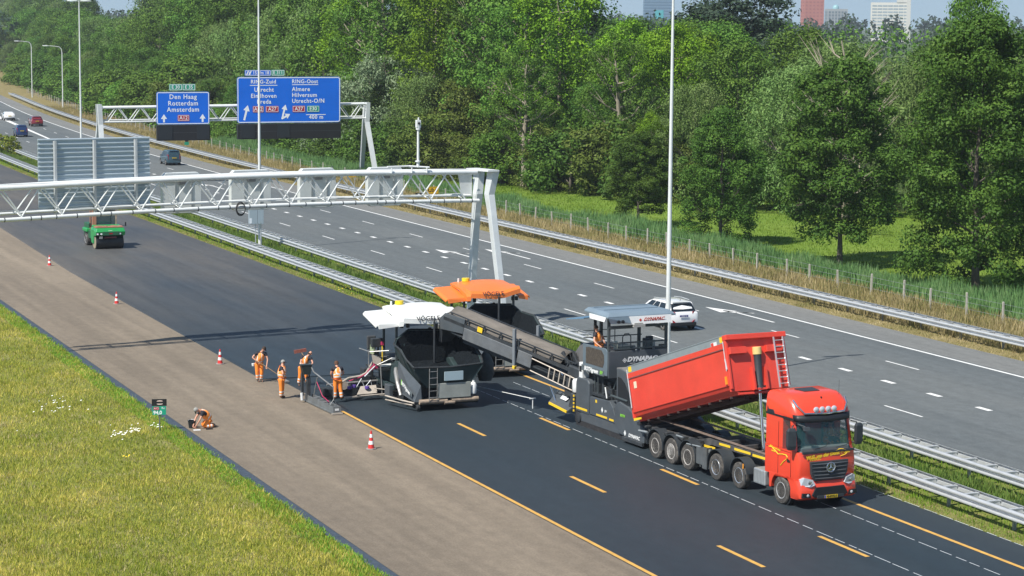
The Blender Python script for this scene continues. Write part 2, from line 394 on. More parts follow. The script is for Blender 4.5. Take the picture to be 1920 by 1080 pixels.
tall_lamp(45.9, 159.6, 19.0, 'tall white lamp post beside a grey cabinet, before the wide blue sign')
tall_lamp(46.9, 229.9, 19.0, 'tall white lamp post behind the ribbed sign back')
def side_lamp(x, y, h, label):
    r = empty('street_lamp', (x, y, 0), 0, label, 'lamp post'); r['group'] = 'slim single-arm lamp posts beside the far verge'
    b = MB(); pts = [(0,0,-.1),(0,0,h-1.2),(-.12,0,h-.5),(-.5,0,h-.12),(-1.2,0,h),(-2.6,0,h+.12)]
    b.tube(pts, [.12,.09,.08,.07,.06,.05], 8); b.build('pole', STEEL_W, r, smooth=True)
    b = MB(); b.loft([[(-2.5,-.06,h+.05),(-2.5,.06,h+.05),(-2.5,.06,h+.17),(-2.5,-.06,h+.17)],[(-2.9,-.16,h+.04),(-2.9,.16,h+.04),(-2.9,.12,h+.22),(-2.9,-.12,h+.22)],[(-3.7,-.10,h+.08),(-3.7,.10,h+.08),(-3.7,.06,h+.2),(-3.7,-.06,h+.2)]]); b.build('lamp_head', STEEL_W, r)
side_lamp(73.4+cv(423), 423, 11.9, 'slim curved-arm lamp post, the nearer of the two at the upper left')
side_lamp(73.4+cv(487), 487, 12.1, 'slim curved-arm lamp post at the far left edge, the farther of the two')
# ---------------------------------------------------------------- roadside cabinet on its own thin posts
r = empty('roadside_cabinet', (45.55, 159.2, 0), 0, 'grey-blue flat cabinet raised on thin legs in front of the middle lamp post', 'cabinet')
b = MB(); b.box(-.62, .02, -.16, .16, 2.05, 4.1); b.box(.04, .50, -.16, .16, 2.05, 4.05); b.build('housing', ALU_BLUE, r, bevel=.015)
b = MB(); b.box(-.6, -.42, -.17, -.162, 2.1, 2.5); b.build('notice', mat('notice_white', (.75,.8,.85), .5), r)
for x in (-.1, .3):
    b = MB(); b.box(x-.03, x+.03, -.03, .03, -.05, 2.1); b.build('leg', GALV, r)
# ================================================================ near gantry (we see the backs of its signs)
GA = Vector((46.38, 115.57, 0)); GB = Vector((17.0, 111.65, 0)); GD = (GB-GA).normalized(); GN = Vector((-GD.y, GD.x, 0))
if GN.y > 0: GN = -GN                                    # towards the camera side
LG = (GB-GA).length
g = empty('sign_gantry', GA, 0, 'long white lattice gantry spanning the closed carriageway, seen from behind', 'sign gantry')
def GP(t, n, z):                                         # t metres from right end, n towards camera
    c = .22*math.sin(math.pi*min(1, (t+2)/LG)); q = GD*t + GN*n; return (q.x, q.y, z+c)
def chord(name, n, z, r, t0=0.0, t1=LG):
    b = MB(); k = 14; b.tube([GP(t0+(t1-t0)*i/k, n, z) for i in range(k+1)], r, 12); return b.build(name, STEEL_W, g, smooth=True)
ZT, ZB = 8.72, 7.12
chord('top_chord', .0, ZT, .13, .5); chord('top_chord', -.95, ZT+.02, .12, .5)
chord('bottom_chord', .0, ZB, .105, .35); chord('bottom_chord', -1.0, ZB+.22, .075, .35)
t = 1.3; k = 0
while t < LG-2.4:
    for n, nm in ((0.0, 'brace'), (-.97, 'brace')):
        for (ta, tb) in ((t-.1, t+.95), (t+2.15, t+1.15)):
            b = MB(); b.tube([GP(ta, n, ZB+.05+(0 if n == 0 else .2)), GP(tb, n, ZT-.08)], .042, 7); b.build(nm, STEEL_W, g, smooth=True)
    b = MB(); b.tube([GP(t+1.05, 0, ZT), GP(t+1.05, -.95, ZT)], .035, 6); b.build('cross_tie', STEEL_W, g); b = MB(); b.tube([GP(t-.1, 0, ZB), GP(t-.1, -.97, ZB+.22)], .03, 6); b.build('cross_tie', STEEL_W, g)
    t += 2.13; k += 1
b = MB()                                                 # dark cable clamps on the bottom chord
rr = random.Random(3); t = .8
while t < LG-.5:
    b = MB(); b.tube([GP(t, 0, ZB), GP(t+.05, 0, ZB)], .118, 10); b.build('cable_clamp', mat('clamp_dark', (.07,.08,.09), .6), g); t += rr.uniform(.5, 1.5)
b = MB(); b.tube([GP(.9, -.25, ZT+.17), GP(LG, -.25, ZT+.17)], .02, 6); b.tube([GP(.9, -.06, ZB+.42), GP(LG, -.3, ZB+.42)], .018, 6); b.build('conduit', STEEL_W, g)
b = MB()                                                 # coil of cable hanging under the beam
for kk in range(4):
    cc = Vector(GP(14.95, .14, ZB-.10)); rad = .34-.03*kk
    b.tube([cc+GD*(rad*math.cos(a)*(.8+.05*kk))+Vector((0,0,rad*math.sin(a)*1.1))+GN*(.02*kk) for a in np.linspace(0, 2*math.pi, 17)], .016, 5, cap=False)
b.build('cable_coil', mat('cable_black', (.02,.02,.022), .6), g)
# leg: head post with two splayed legs
LEGM = mat('gantry_leg_steel', (.62,.65,.65), .5, .2, .5, var=.06, vs=1.2, dirt=.2, dcol=(.45,.45,.42))
def boxleg(pts, ws, nm):
    b = MB(); rings = []
    for (n, z, t), w in zip(pts, ws):
        q = GD*t + GN*n; rings.append([(q + GD*(-w[0]/2) + GN*(-w[1]/2) + Vector((0,0,z))), (q + GD*(w[0]/2) + GN*(-w[1]/2) + Vector((0,0,z))), (q + GD*(w[0]/2) + GN*(w[1]/2) + Vector((0,0,z))), (q + GD*(-w[0]/2) + GN*(w[1]/2) + Vector((0,0,z)))])
    b.loft(rings); return b.build(nm, LEGM, g, bevel=.02)
boxleg([(.55, 8.92, -.28), (.50, 7.55, -.05), (.9, 6.4, -.02), (2.5, -.05, .0)], [(.40,.72),(.40,.52),(.38,.42),(.33,.38)], 'leg')
boxleg([(-1.0, 8.86, -.22), (-.75, 7.5, .0), (-.9, 6.4, .02), (-1.6, -.05, .0)], [(.40,.65),(.40,.52),(.38,.42),(.33,.38)], 'leg')
b = MB(); b.prism([(-1.5,8.80),(1.05,8.86),(1.05,8.95),(-1.5,8.92)], 'x', -.35, .35)
for i, v in enumerate(b.v): q = GD*(-v[0]) + GN*v[1]; b.v[i] = (q.x, q.y, v[2])
b.build('cap_plate', STEEL_W, g)
b = MB(); b.prism([(.25,ZB+.2),(.9,ZB+.25),(1.15,ZT-.1),(.25,ZT-.1)], 'y', -1.02, -.98)
for i, v in enumerate(b.v): q = GD*v[0] + GN*v[1]; b.v[i] = (q.x, q.y, v[2])
b.build('gusset', STEEL_W, g)
b = MB()
for n in (2.5, -1.6): q = GN*n; b.box(q.x-.5, q.x+.5, q.y-.45, q.y+.45, -.05, .35)
b.build('footing', mat('concrete', (.42,.41,.38), .9, var=.12, vs=3), g, bevel=.03)
# camera bracket and mast on top
b = MB()
for t in (3.75, 4.7, 5.95): b.tube([GP(t, .15, ZT), GP(t, .15, ZT+.30)], .035, 6)
b.tube([GP(3.6, .15, ZT+.30), GP(4.7, -.25, ZT+.36), GP(6.1, -.1, ZT+.33)], .055, 6)
b.tube([GP(3.6, .15, ZT+.30), GP(3.7, -.3, ZT+.30), GP(4.7, -.25, ZT+.33)], .045, 6)
b.build('mast_bracket', STEEL_W, g)
ms = empty('traffic_camera', Vector(GP(4.18, -.1, ZT+.30))+GA, 0, 'white camera on a slim mast standing on top of the near gantry', 'camera mast')
b = MB(); b.tube([(0,0,0),(0,0,.35),(0,0,2.15)], [.10,.075,.065], 10); b.tube([(0,0,.30),(0,0,.36)], .17, 10); b.tube([(0,0,2.08),(0,0,2.2)], .13, 10); b.build('mast', STEEL_W, ms, smooth=True)
b = MB(); b.box(-.13,.13,-.12,.12,2.2,2.62); b.tube([(0,-.05,2.62),(0,-.05,2.76)], .05, 8); b.build('camera_housing', STEEL_W, ms, bevel=.03)
b = MB(); b.tube([(0,-.10,2.44),(0,-.17,2.44)], .07, 10); b.build('camera_lens', BLK, ms)
# matrix sign housings (seen from the back) ------------------------------
HOUS = mat('signal_box_grey', (.60,.63,.62), .55, .1, var=.05, vs=1.5, dirt=.25, dcol=(.45,.46,.44))
def px_t(px): # measured along the gantry
    return px
for i, (t0, t1) in enumerate(((16.5,18.7), (12.45,14.8), (8.55,10.75), (4.37,6.6))):
    h = empty('signal_box', Vector(GD*((t0+t1)/2)+GN*-1.5)+GA, math.atan2(-GD.y, -GD.x), ['leftmost pale grey signal box back on the near gantry', 'pale grey signal box back with the cable coil hanging beside it on the near gantry', 'second pale grey signal box back from the right on the near gantry', 'rightmost pale grey signal box back, below the camera mast'][i], 'signal box')
    h['group'] = 'lane signal boxes on the near gantry'; w = (t1-t0)/2
    c = .22*math.sin(math.pi*((t0+t1)/2+2)/LG); z0, z1 = 6.78+c, 8.95+c; q = .2
    b = MB(); b.prism([(-w+q,z0),(w-q,z0),(w,z0+q),(w,z1-q),(w-q,z1),(-w+q,z1),(-w,z1-q),(-w,z0+q)], 'y', 0, .35); b.build('housing', HOUS, h, bevel=.03)
    b = MB(); b.box(-w+.05, w-.05, -.04, 0, z0+.25, z0+.33); b.box(-w+.05, w-.05, -.04, 0, z1-.5, z1-.42); b.box(-.42, -.34, -.05, 0, z0+.1, z1-.15); b.box(.5, .56, -.05, 0, z0+.1, z1-.15); b.build('mounting_rail', GALV_D, h)
    b = MB(); b.box(-.22, .22, -.12, 0, z1-.62, z1-.40); b.build('junction_box', mat('jbox', (.10,.11,.12), .6), h)
# big sign seen from the back: ribbed aluminium planks ------------------------------
def tz(px, py, n):  # px on gantry plane is pre-measured
    return px
sb = empty('road_sign', Vector((GD*22.5+GN*-1.3)+GA), math.atan2(-GD.y, -GD.x), 'large ribbed blue-grey back of a motorway sign on the near gantry at the left', 'road sign')
SX0, SX1, SZ0, SZ1 = -3.02, 3.02, 7.35, 11.03
ALU_BACK = ALU_BLUE
b = MB(); b.box(SX0, SX1, .0, .04, SZ0, SZ1); b.build('panel', ALU_BACK, sb)
n = 16; rb = MB()
for i in range(n+1):
    z = SZ0+(SZ1-SZ0)*i/n
    rb.prism([(0.0, z-.03), (-.075, z-.018), (-.075, z+.03), (0.0, z+.06)], 'x', SX0, SX1)
rb.build('rib', mat('sign_rib_aluminium', (.50,.58,.63), .35, .35, var=.05, vs=2), sb)
for x in (-2.14, -.03, 2.22):
    b = MB(); b.box(x-.06, x+.06, -.20, -.077, ZB+.1, SZ1-.05); b.box(x-.10, x+.10, -.09, -.077, ZB+.1, SZ1-.05); b.build('upright', GALV, sb)
# ================================================================ far gantry with the blue signs
BLUE = mat('sign_blue', (.003,.145,.72), .35, var=.06, vs=.6)
SW = mat('sign_white', (.86,.88,.90), .4); SGREEN = mat('sign_green', (.010,.32,.20), .4); SRED = mat('sign_red', (.42,.012,.045), .4)
SYEL = mat('sign_yellow', (.85,.50,.015), .45); SBLACK = mat('sign_black', (.012,.012,.014), .5)
GY = 230.0; g2 = empty('sign_gantry', (78.0, GY, 0), 0, 'white lattice gantry behind the first one, carrying the blue direction signs over the grey lanes', 'sign gantry')
X0, X1 = -29.0, .4
def tub(nm, a, b_, r, n=10):
    b = MB(); b.tube([a, b_], r, n); b.build(nm, STEEL_W, g2, smooth=True)
tub('top_chord', (X0,0,7.95), (X1,0,8.15), .13); tub('top_chord', (X0,1.0,7.98), (X1,1.0,8.18), .12)
tub('bottom_chord', (X0,0,6.45), (X1,0,6.6), .09); tub('bottom_chord', (X0,1.0,6.6), (X1,1.0,6.75), .08)
x = X0+.8
while x < X1-.8:
    for yy, dz in ((0,0),(1.0,.13)):
        tub('brace', (x,yy,6.5+dz), (x+1.05,yy,8.0), .05, 7); tub('brace', (x+2.2,yy,6.5+dz), (x+1.15,yy,8.0), .05, 7)
    x += 2.45
for sx, dx in ((X0-.1, -.1), (X1+.1, .25)):
    for dy in (-.2, 1.1):
        b = MB(); s = -1 if dy < 0 else 1
        zs = [(8.3, dy*.5+.2, .0), (6.2, dy*.6+.2, -.1*(1 if sx > -5 else -1)), (-.05, dy+s*2.0, dx)]
        b.loft([[ (sx+o-.22, yy-.25, z), (sx+o+.22, yy-.25, z), (sx+o+.22, yy+.25, z), (sx+o-.22, yy+.25, z)] for z, yy, o in zs]); b.build('leg', LEGM, g2)
def rrect(b, x0, x1, z0, z1, r, y, mi=0, n=5):
    pts = []
    for cx_, cz_, a0 in ((x1-r, z1-r, 0), (x0+r, z1-r, 90), (x0+r, z0+r, 180), (x1-r, z0+r, 270)):
        for k in range(n+1): a = R_(a0+90*k/n); pts.append((cx_+r*math.cos(a), y, cz_+r*math.sin(a)))
    b.add(pts, [tuple(range(len(pts)))], mi)
def panel(nm, par, x0, x1, z0, z1, y, m, r=.12, border=.07, bm=None, th=.06):
    b = MB(); b.box(x0, x1, y, y+th, z0, z1) if r < .02 else b.prism([(p[0], p[2]) for p in rr_pts(x0, x1, z0, z1, r)], 'y', y, y+th)
    o = b.build(nm, m, par)
    if border:
        b = MB(); a = rr_pts(x0+.04, x1-.04, z0+.04, z1-.04, r*.9); c = rr_pts(x0+.04+border, x1-.04-border, z0+.04+border, z1-.04-border, max(.01, r*.9-border))
        k = len(a); b.add([(p[0], y-.004, p[2]) for p in a] + [(p[0], y-.004, p[2]) for p in c], [(i, (i+1)%k, (i+1)%k+k, i+k) for i in range(k)]); b.build('border', bm or SW, o)
    return o
def rr_pts(x0, x1, z0, z1, r, n=5):
    pts = []
    for cx_, cz_, a0 in ((x1-r, z1-r, 0), (x0+r, z1-r, 90), (x0+r, z0+r, 180), (x1-r, z0+r, 270)):
        for k in range(n+1): a = R_(a0+90*k/n); pts.append((cx_+r*math.cos(a), 0, cz_+r*math.sin(a)))
    return pts
def arrow(b, pts, w, hw, hl, y):
    """flat arrow along pts ((x,z)...), head at the end"""
    P = [Vector((p[0], 0, p[1])) for p in pts]; d = (P[-1]-P[-2]).normalized(); e = P[-1]-d*hl
    Q = P[:-1]+[e]
    for i in range(len(Q)-1):
        dd = (Q[i+1]-Q[i]).normalized(); s = Vector((dd.z, 0, -dd.x))*(w/2)
        b.quad(*[(v.x, y, v.z) for v in (Q[i]-s, Q[i]+s, Q[i+1]+s, Q[i+1]-s)])
    s = Vector((d.z, 0, -d.x))*(hw/2)
    b.add([(v.x, y, v.z) for v in (e-s, e+s, P[-1])], [(0,1,2)])
def sgn(par, s, size, x, z, y, al='LEFT', m=None, bold=.011, sx=1.0): return text(s, size*.96, m or SW, par, (x, y, z), name='lettering', align=al, ext=.003, bold=.010, sx=.96, spacing=1.13)
def shield(par, s, x0, x1, z0, z1, y, m):
    o = panel('shield', par, x0, x1, z0, z1, y, m, .07, .04, th=.02); text(s, (z1-z0)*.82, SW, o, ((x0+x1)/2, y-.012, (z0+z1)/2), name='lettering', ext=.003, bold=.004)
YS = GY-.75
# sign one (px 290-389 x 172-232)
s1 = empty('road_sign', (0, YS, 0), 0, 'smaller blue motorway sign with three city names under two green number plates', 'road sign')
def X1_(px): return 54.77+(px-290)*(60.47-54.77)/99.0
def Z1_(py): return 9.6-(py-172)*(9.6-6.17)/60.0
sp = panel('panel', s1, X1_(290), X1_(389), Z1_(232), Z1_(172), 0, BLUE, .22, .08)
for i, (t_, py) in enumerate((('Den Haag', 181.5), ('Rotterdam', 193.5), ('Amsterdam', 205))): sgn(sp, t_, .72, X1_(339.5), Z1_(py), -.012, 'CENTER', bold=.020, sx=1.06)
b = MB()
for px in (303.5, 376): arrow(b, [(X1_(px), Z1_(228)), (X1_(px), Z1_(213))], .20, .66, .5, -.008)
b.build('arrow', SW, sp)
shield(sp, 'A12', X1_(329), X1_(351), Z1_(226), Z1_(214.5), -.03, SRED)
for a, c, t_ in ((314, 338, 'E 30'), (338.6, 363, 'E 35')):
    o = panel('number_plate', s1, X1_(a), X1_(c), Z1_(169.5), Z1_(157.5), 0, SGREEN, .05, .05); text(t_, .50, SW, o, (X1_((a+c)/2), -.012, Z1_(163.5)), ext=.003, bold=.006)
def matrix_board(par, x0, x1, z0, z1, segs):
    b = MB(); b.box(x0, x1, .0, .5, z0, z1); o = b.build('matrix_board', SBLACK, par)
    for a, c in segs:
        b = MB(); b.box(a, c, -.06, -.001, z0+.12, z1-.12); b.build('screen', mat('screen_dark', (.020,.024,.030), .3), o, bevel=.02)
    b = MB(); b.box(x0, x1, -.02, -.001, z1-.05, z1-.02); b.box(x0+.1, x1-.1, -.015, -.001, (z0+z1)/2, (z0+z1)/2+.02); b.build('trim', mat('trim_grey', (.08,.09,.10), .5), o)
matrix_board(s1, X1_(290)+.05, X1_(390), Z1_(262), Z1_(233), ((X1_(293), X1_(319)), (X1_(365), X1_(388))))
s2 = empty('road_sign', (0, YS, 0), 0, 'wide blue motorway sign with two ring road columns, mounted over the exit lanes', 'road sign')
def X2_(px): return 63.52+(px-441)*(75.07-63.52)/193.0
def Z2_(py): return 11.09-(py-145)*(11.09-6.19)/84.0
sp = panel('panel', s2, X2_(441), X2_(634), Z2_(228.5), Z2_(144), 0, BLUE, .28, .09)
for t_, px, py, al, sz in (('RING-Zuid', 489.5, 153, 'CENTER', .60), ('Utrecht', 490.5, 167.7, 'CENTER', .66), ('Eindhoven', 490, 179, 'CENTER', .66), ('Breda', 490.5, 189.7, 'CENTER', .66),
        ('RING-Oost', 542.5, 152.8, 'LEFT', .60), ('Almere', 542.5, 167, 'LEFT', .66), ('Hilversum', 542.5, 177.8, 'LEFT', .66), ('Utrecht-O/N', 542.5, 188.7, 'LEFT', .66), ('400 m', 588, 218.6, 'CENTER', .62)):
    sgn(sp, t_, sz, X2_(px), Z2_(py), -.012, al, bold=.020, sx=1.03)
b = MB()
for a, c, py in ((464.5, 515.5, 159.5), (543, 592, 158.5), (569, 606, 214)): b.box(X2_(a), X2_(c), -.009, -.002, Z2_(py)-.035, Z2_(py)+.035)
b.build('rule', SW, sp)
b = MB(); arrow(b, [(X2_(453.5), Z2_(223)), (X2_(460.5), Z2_(195.5))], .22, .72, .62, -.008)
arrow(b, [(X2_(524), Z2_(221.5)), (X2_(530.5), Z2_(195))], .20, .66, .55, -.008); arrow(b, [(X2_(523), Z2_(221)), (X2_(539), Z2_(212.5))], .20, .62, .5, -.011)
b.build('arrow', SW, sp)
for a, c, t_, m_ in ((469.5, 489.5, 'A12', SRED), (493.5, 517.5, 'A27', SRED), (543.5, 567, 'A27', SRED), (570.5, 594, 'E30', SGREEN)): shield(sp, t_, X2_(a), X2_(c), Z2_(209), Z2_(197.3), -.03, m_)
o = panel('number_plate', s2, X2_(455.5), X2_(503.5), Z2_(142), Z2_(131.5), 0, BLUE, .05, .05); text('15 t/m 18', .46, SW, o, (X2_(485), -.012, Z2_(136.8)), ext=.003, bold=.006)
b = MB(); b.add([(X2_(457.5), -.010, Z2_(140.5)), (X2_(460), -.010, Z2_(140.5)), (X2_(463), -.010, Z2_(133.5)), (X2_(460.5), -.010, Z2_(133.5))], [(0,1,2,3)]); b.add([(X2_(462), -.010, Z2_(140.5)), (X2_(465), -.010, Z2_(140.5)), (X2_(468), -.010, Z2_(133)), (X2_(464), -.010, Z2_(134.5))], [(0,1,2,3)]); b.build('exit_symbol', SW, o)
o = panel('number_plate', s2, X2_(504.5), X2_(529), Z2_(142), Z2_(131), 0, SGREEN, .05, .05); text('E 311', .48, SW, o, (X2_(516.7), -.012, Z2_(136.5)), ext=.003, bold=.006)
matrix_board(s2, X2_(442), X2_(635), Z2_(258), Z2_(230), ((X2_(447), X2_(473)), (X2_(515), X2_(538))))
for s_, xs in ((s1, (55.8, 59.4)), (s2, (65.5, 69.3, 73.0))):
    b = MB()
    for x in xs: b.box(x-.06, x+.06, .07, .70, 7.95, 8.05); b.box(x-.06, x+.06, .07, .2, 6.3, 9.0)
    b.build('bracket', GALV, s_)
# ---------------------------------------------------------------- small signs
def yellow_sign(x, y, label, t_):
    r = empty('direction_sign', (x, y, 0), 0, label, 'sign'); r['group'] = 'small yellow diversion signs on the far verge'
    o = panel('panel', r, -.55, .55, 1.32, 2.0, 0, SYEL, .06, .03, SBLACK, th=.03)
    text(t_, .46, SBLACK, o, (-.20, -.01, 1.66), ext=.002, bold=.015)
    b = MB(); arrow(b, [(.14, 1.66), (.44, 1.66)], .13, .44, .2, -.012); b.build('arrow', SBLACK, o)
    for px_ in (-.4, .4):
        b = MB(); b.tube([(px_, .06, -.05), (px_, .06, 1.95)], .035, 7); b.build('post', GREY_P, r)
yellow_sign(71.2+cv(214), 214.0, 'yellow diversion sign with a black arrow, right beside the far gantry leg', 'U')
yellow_sign(71.5, 190.9, 'yellow diversion sign with a black arrow, seen through the right end of the near gantry', 'U3')
def small_round(x, y, label):
    r = empty('reflector_post', (x, y, 0), 0, label, 'marker post')
    b = MB(); b.box(-.32,.32,-.04,.04,.85,1.25); b.build('panel', SBLACK, r); b = MB(); b.tube([(0,-.045,1.05),(0,-.06,1.05)], .14, 12); b.build('reflector', SW, r)
    b = MB(); b.tube([(0,.05,-.05),(0,.05,1.2)], .03, 6); b.build('post', GREY_P, r)
small_round(71.0, 193.4, 'small black plate with a white disc beside the far guard rail')
def km_sign(x, y):
    r = empty('kilometre_sign', (x, y, 0), R_(-14), 'small green kilometre plate under a black plate on a post in the grass', 'sign')
    b = MB(); b.tube([(0,.02,-.05),(0,.02,1.3)], .028, 7); b.build('post', mat('post_dark', (.10,.12,.13), .6), r)
    b = MB(); b.box(-.30, .27, -.02, .01, .66, 1.03); o = b.build('green_plate', SGREEN, r)
    text('94,0', .21, SW, o, (-.08, -.024, .75), ext=.002, bold=.006); text('Re', .13, SW, o, (.15, -.024, .945), ext=.002)
    b = MB(); b.box(-.25, -.02, -.030, -.021, .87, 1.0); q = b.build('shield', SRED, o); text('A12', .12, SW, q, (-.135, -.033, .935), ext=.001)
    b = MB(); b.box(-.32, .30, -.02, .01, 1.04, 1.33); o = b.build('black_plate', SBLACK, r)
    b = MB()
    for s in (-1, 1): b.add([(.01+.13*math.cos(a)*1.0, -.024, 1.185+s*(.045+.05*math.sin(a))) for a in np.linspace(0, math.pi, 9)], [tuple(range(9))])
    b.build('lens', mat('lens_pale', (.7,.55,.5), .3), o)
km_sign(21.55, 90.3)
r = empty('kilometre_sign', (71.0+cv(286), 286, 0), 0, 'tiny green plate with a dark top on the verge below the first blue sign', 'sign')
b = MB(); b.box(-.3,.3,-.02,.01,.7,1.1); b.build('green_plate', SGREEN, r); b = MB(); b.box(-.22,.22,-.02,.01,1.12,1.55); b.build('black_plate', SBLACK, r); b = MB(); b.tube([(0,.03,0),(0,.03,1.4)], .03, 6); b.build('post', GREY_P, r)
# ---------------------------------------------------------------- fence posts
fr = random.Random(11); base = None; y = 88.0; k = 0
WOODP = mat('fence_post_wood', (.40,.38,.33), .9, var=.2, vs=6)
while y < 520:
    h = fr.uniform(1.2, 1.4); b = None
    if base is None:
        b = MB(); b.loft([[(-.055,-.05,-.1),(.055,-.05,-.1),(.055,.05,-.1),(-.055,.05,-.1)],[(-.05,-.045,1.3),(.05,-.045,1.3),(.05,.045,1.32),(-.05,.045,1.32)]]); base = b.build('fence_post', WOODP); o = base
    else: o = base.copy(); COL.objects.link(o)
    o.location = (75.0+cv(y)+fr.uniform(-.12,.12), y+fr.uniform(-.25,.25), 0); o.rotation_euler = (fr.uniform(-.04,.04), fr.uniform(-.05,.05), fr.uniform(-.3,.3)); o.scale = (1, 1, h/1.3)
    put(o, 'weathered grey wooden fence post standing in the dry grass behind the far guard rail', 'fence post', 'fence posts along the dry verge'); k += 1
    y += 3.62 if y < 200 else 4.0
b = MB(); ys = np.arange(86, 520, 6.0)
for z in (.45, .85, 1.18): b.tube([(75.06+cv(y), y, z) for y in ys], .008, 4, cap=False)
put(b.build('fence_wire', GALV_D), 'thin wires strung along the weathered fence posts', 'fence wire')
# ================================================================ vegetation
def leaf_mat(name, cs, trans=.25, rough=.6, spec=.18, sc=.55):
    m = bpy.data.materials.new(name); m.use_nodes = True; n = m.node_tree.nodes; l = m.node_tree.links; b = n['Principled BSDF']; out = n['Material Output']
    geo = n.new('ShaderNodeNewGeometry'); tc = n.new('ShaderNodeTexCoord'); oi = n.new('ShaderNodeObjectInfo')
    t = n.new('ShaderNodeTexNoise'); t.inputs['Scale'].default_value = sc; t.inputs['Detail'].default_value = 3; l.new(geo.outputs['Position'], t.inputs[0])
    a = n.new('ShaderNodeMath'); a.operation = 'MULTIPLY_ADD'; a.inputs[1].default_value = .55; l.new(geo.outputs['Random Per Island'], a.inputs[0])
    mr = n.new('ShaderNodeMapRange'); mr.inputs[1].default_value = .3; mr.inputs[2].default_value = .7; mr.inputs[4].default_value = .45; l.new(t.outputs[0], mr.inputs[0]); l.new(mr.outputs[0], a.inputs[2])
    r = n.new('ShaderNodeValToRGB'); l.new(a.outputs[0], r.inputs[0]); el = r.color_ramp.elements
    while len(el) < len(cs): el.new(.5)
    for i, c in enumerate(cs): el[i].position = .05+.9*i/(len(cs)-1); el[i].color = (*c, 1)
    hv = n.new('ShaderNodeHueSaturation'); l.new(r.outputs[0], hv.inputs['Color'])
    v = n.new('ShaderNodeMapRange'); v.inputs[3].default_value = .82; v.inputs[4].default_value = 1.22; l.new(oi.outputs['Random'], v.inputs[0]); l.new(v.outputs[0], hv.inputs['Value'])
    h = n.new('ShaderNodeMapRange'); h.inputs[3].default_value = .488; h.inputs[4].default_value = .512; l.new(oi.outputs['Random'], h.inputs[0]); l.new(h.outputs[0], hv.inputs['Hue'])
    l.new(hv.outputs[0], b.inputs['Base Color']); b.inputs['Roughness'].default_value = rough; b.inputs['Specular IOR Level'].default_value = spec
    tr = n.new('ShaderNodeBsdfTranslucent'); l.new(hv.outputs[0], tr.inputs[0]); ms = n.new('ShaderNodeMixShader'); ms.inputs[0].default_value = trans
    l.new(b.outputs[0], ms.inputs[1]); l.new(tr.outputs[0], ms.inputs[2]); l.new(ms.outputs[0], out.inputs['Surface'])
    return m
L_DARK = leaf_mat('leaves_dark', ((0.028,0.071,0.009), (0.053,0.118,0.016), (0.086,0.168,0.023), (0.132,0.218,0.034)))
L_MID = leaf_mat('leaves_mid', ((0.044,0.110,0.013), (0.077,0.166,0.021), (0.118,0.227,0.029), (0.176,0.299,0.043)))
L_BRIGHT = leaf_mat('leaves_bright', ((0.065,0.146,0.008), (0.116,0.237,0.012), (0.174,0.327,0.014), (0.261,0.426,0.024)))
L_WILLOW = leaf_mat('leaves_willow', ((0.072,0.135,0.032), (0.114,0.194,0.048), (0.167,0.254,0.070), (0.237,0.329,0.107)))
L_SILVER = leaf_mat('leaves_silver', ((0.087,0.134,0.067), (0.138,0.200,0.101), (0.208,0.267,0.145), (0.300,0.373,0.223)))
L_BROWN = leaf_mat('leaves_brownish', ((0.048,0.082,0.012), (0.081,0.122,0.018), (0.125,0.168,0.028), (0.181,0.209,0.050)))
L_BLUE = leaf_mat('leaves_bluish', ((0.023,0.052,0.034), (0.042,0.078,0.049), (0.065,0.107,0.065), (0.091,0.130,0.081)))
BARK = mat('bark', (.115,.100,.078), .9, var=.35, vs=5, bump=.6, bs=12, stretch=(1,1,.3))
BARK_P = mat('bark_pale', (.27,.235,.175), .9, var=.3, vs=5, bump=.6, bs=12, stretch=(1,1,.3))
def limbs(rng, H, R, cb, nb, r0, lean=0, bare=0):
    """trunk and limbs; returns MB and limb end points"""
    b = MB(); ends = []
    top = Vector((lean*H*.12, rng.uniform(-.03,.03)*H, H*.93)); pts = []; k = 7
    for i in range(k+1):
        t = i/k; pts.append(Vector((top.x*t*t+rng.uniform(-.02,.02)*H*t, top.y*t+rng.uniform(-.02,.02)*H*t, -.2+top.z*t)))
    b.tube(pts, [r0*(1-.88*i/k)*(1.25 if i == 0 else 1) for i in range(k+1)], 8)
    for i in range(nb):
        t = cb+(0.9-cb)*(i+.5)/nb; p = pts[min(k-1, int(t*k))].lerp(pts[min(k, int(t*k)+1)], t*k-int(t*k)); a = i*2.399+rng.uniform(-.4,.4)
        ln = R*rng.uniform(.65, 1.0)*(1-.45*max(0, t-.45)/.55); up = rng.uniform(.35, .95)
        e = p+Vector((math.cos(a)*ln, math.sin(a)*ln, ln*up)); m_ = p.lerp(e, .5)+Vector((rng.uniform(-.1,.1)*ln, rng.uniform(-.1,.1)*ln, -ln*.10))
        rr0 = r0*.42*(1-t*.6); b.tube([p, m_, e], [rr0, rr0*.65, rr0*.18], 6); ends.append(e); ends.append(m_)
        for q in range(2):
            e2 = m_+Vector((math.cos(a+rng.uniform(-1.3,1.3))*ln*.5, math.sin(a+rng.uniform(-1.3,1.3))*ln*.5, ln*rng.uniform(.2,.7)))
            b.tube([m_, e2], [rr0*.5, rr0*.1], 5); ends.append(e2)
    return b, ends
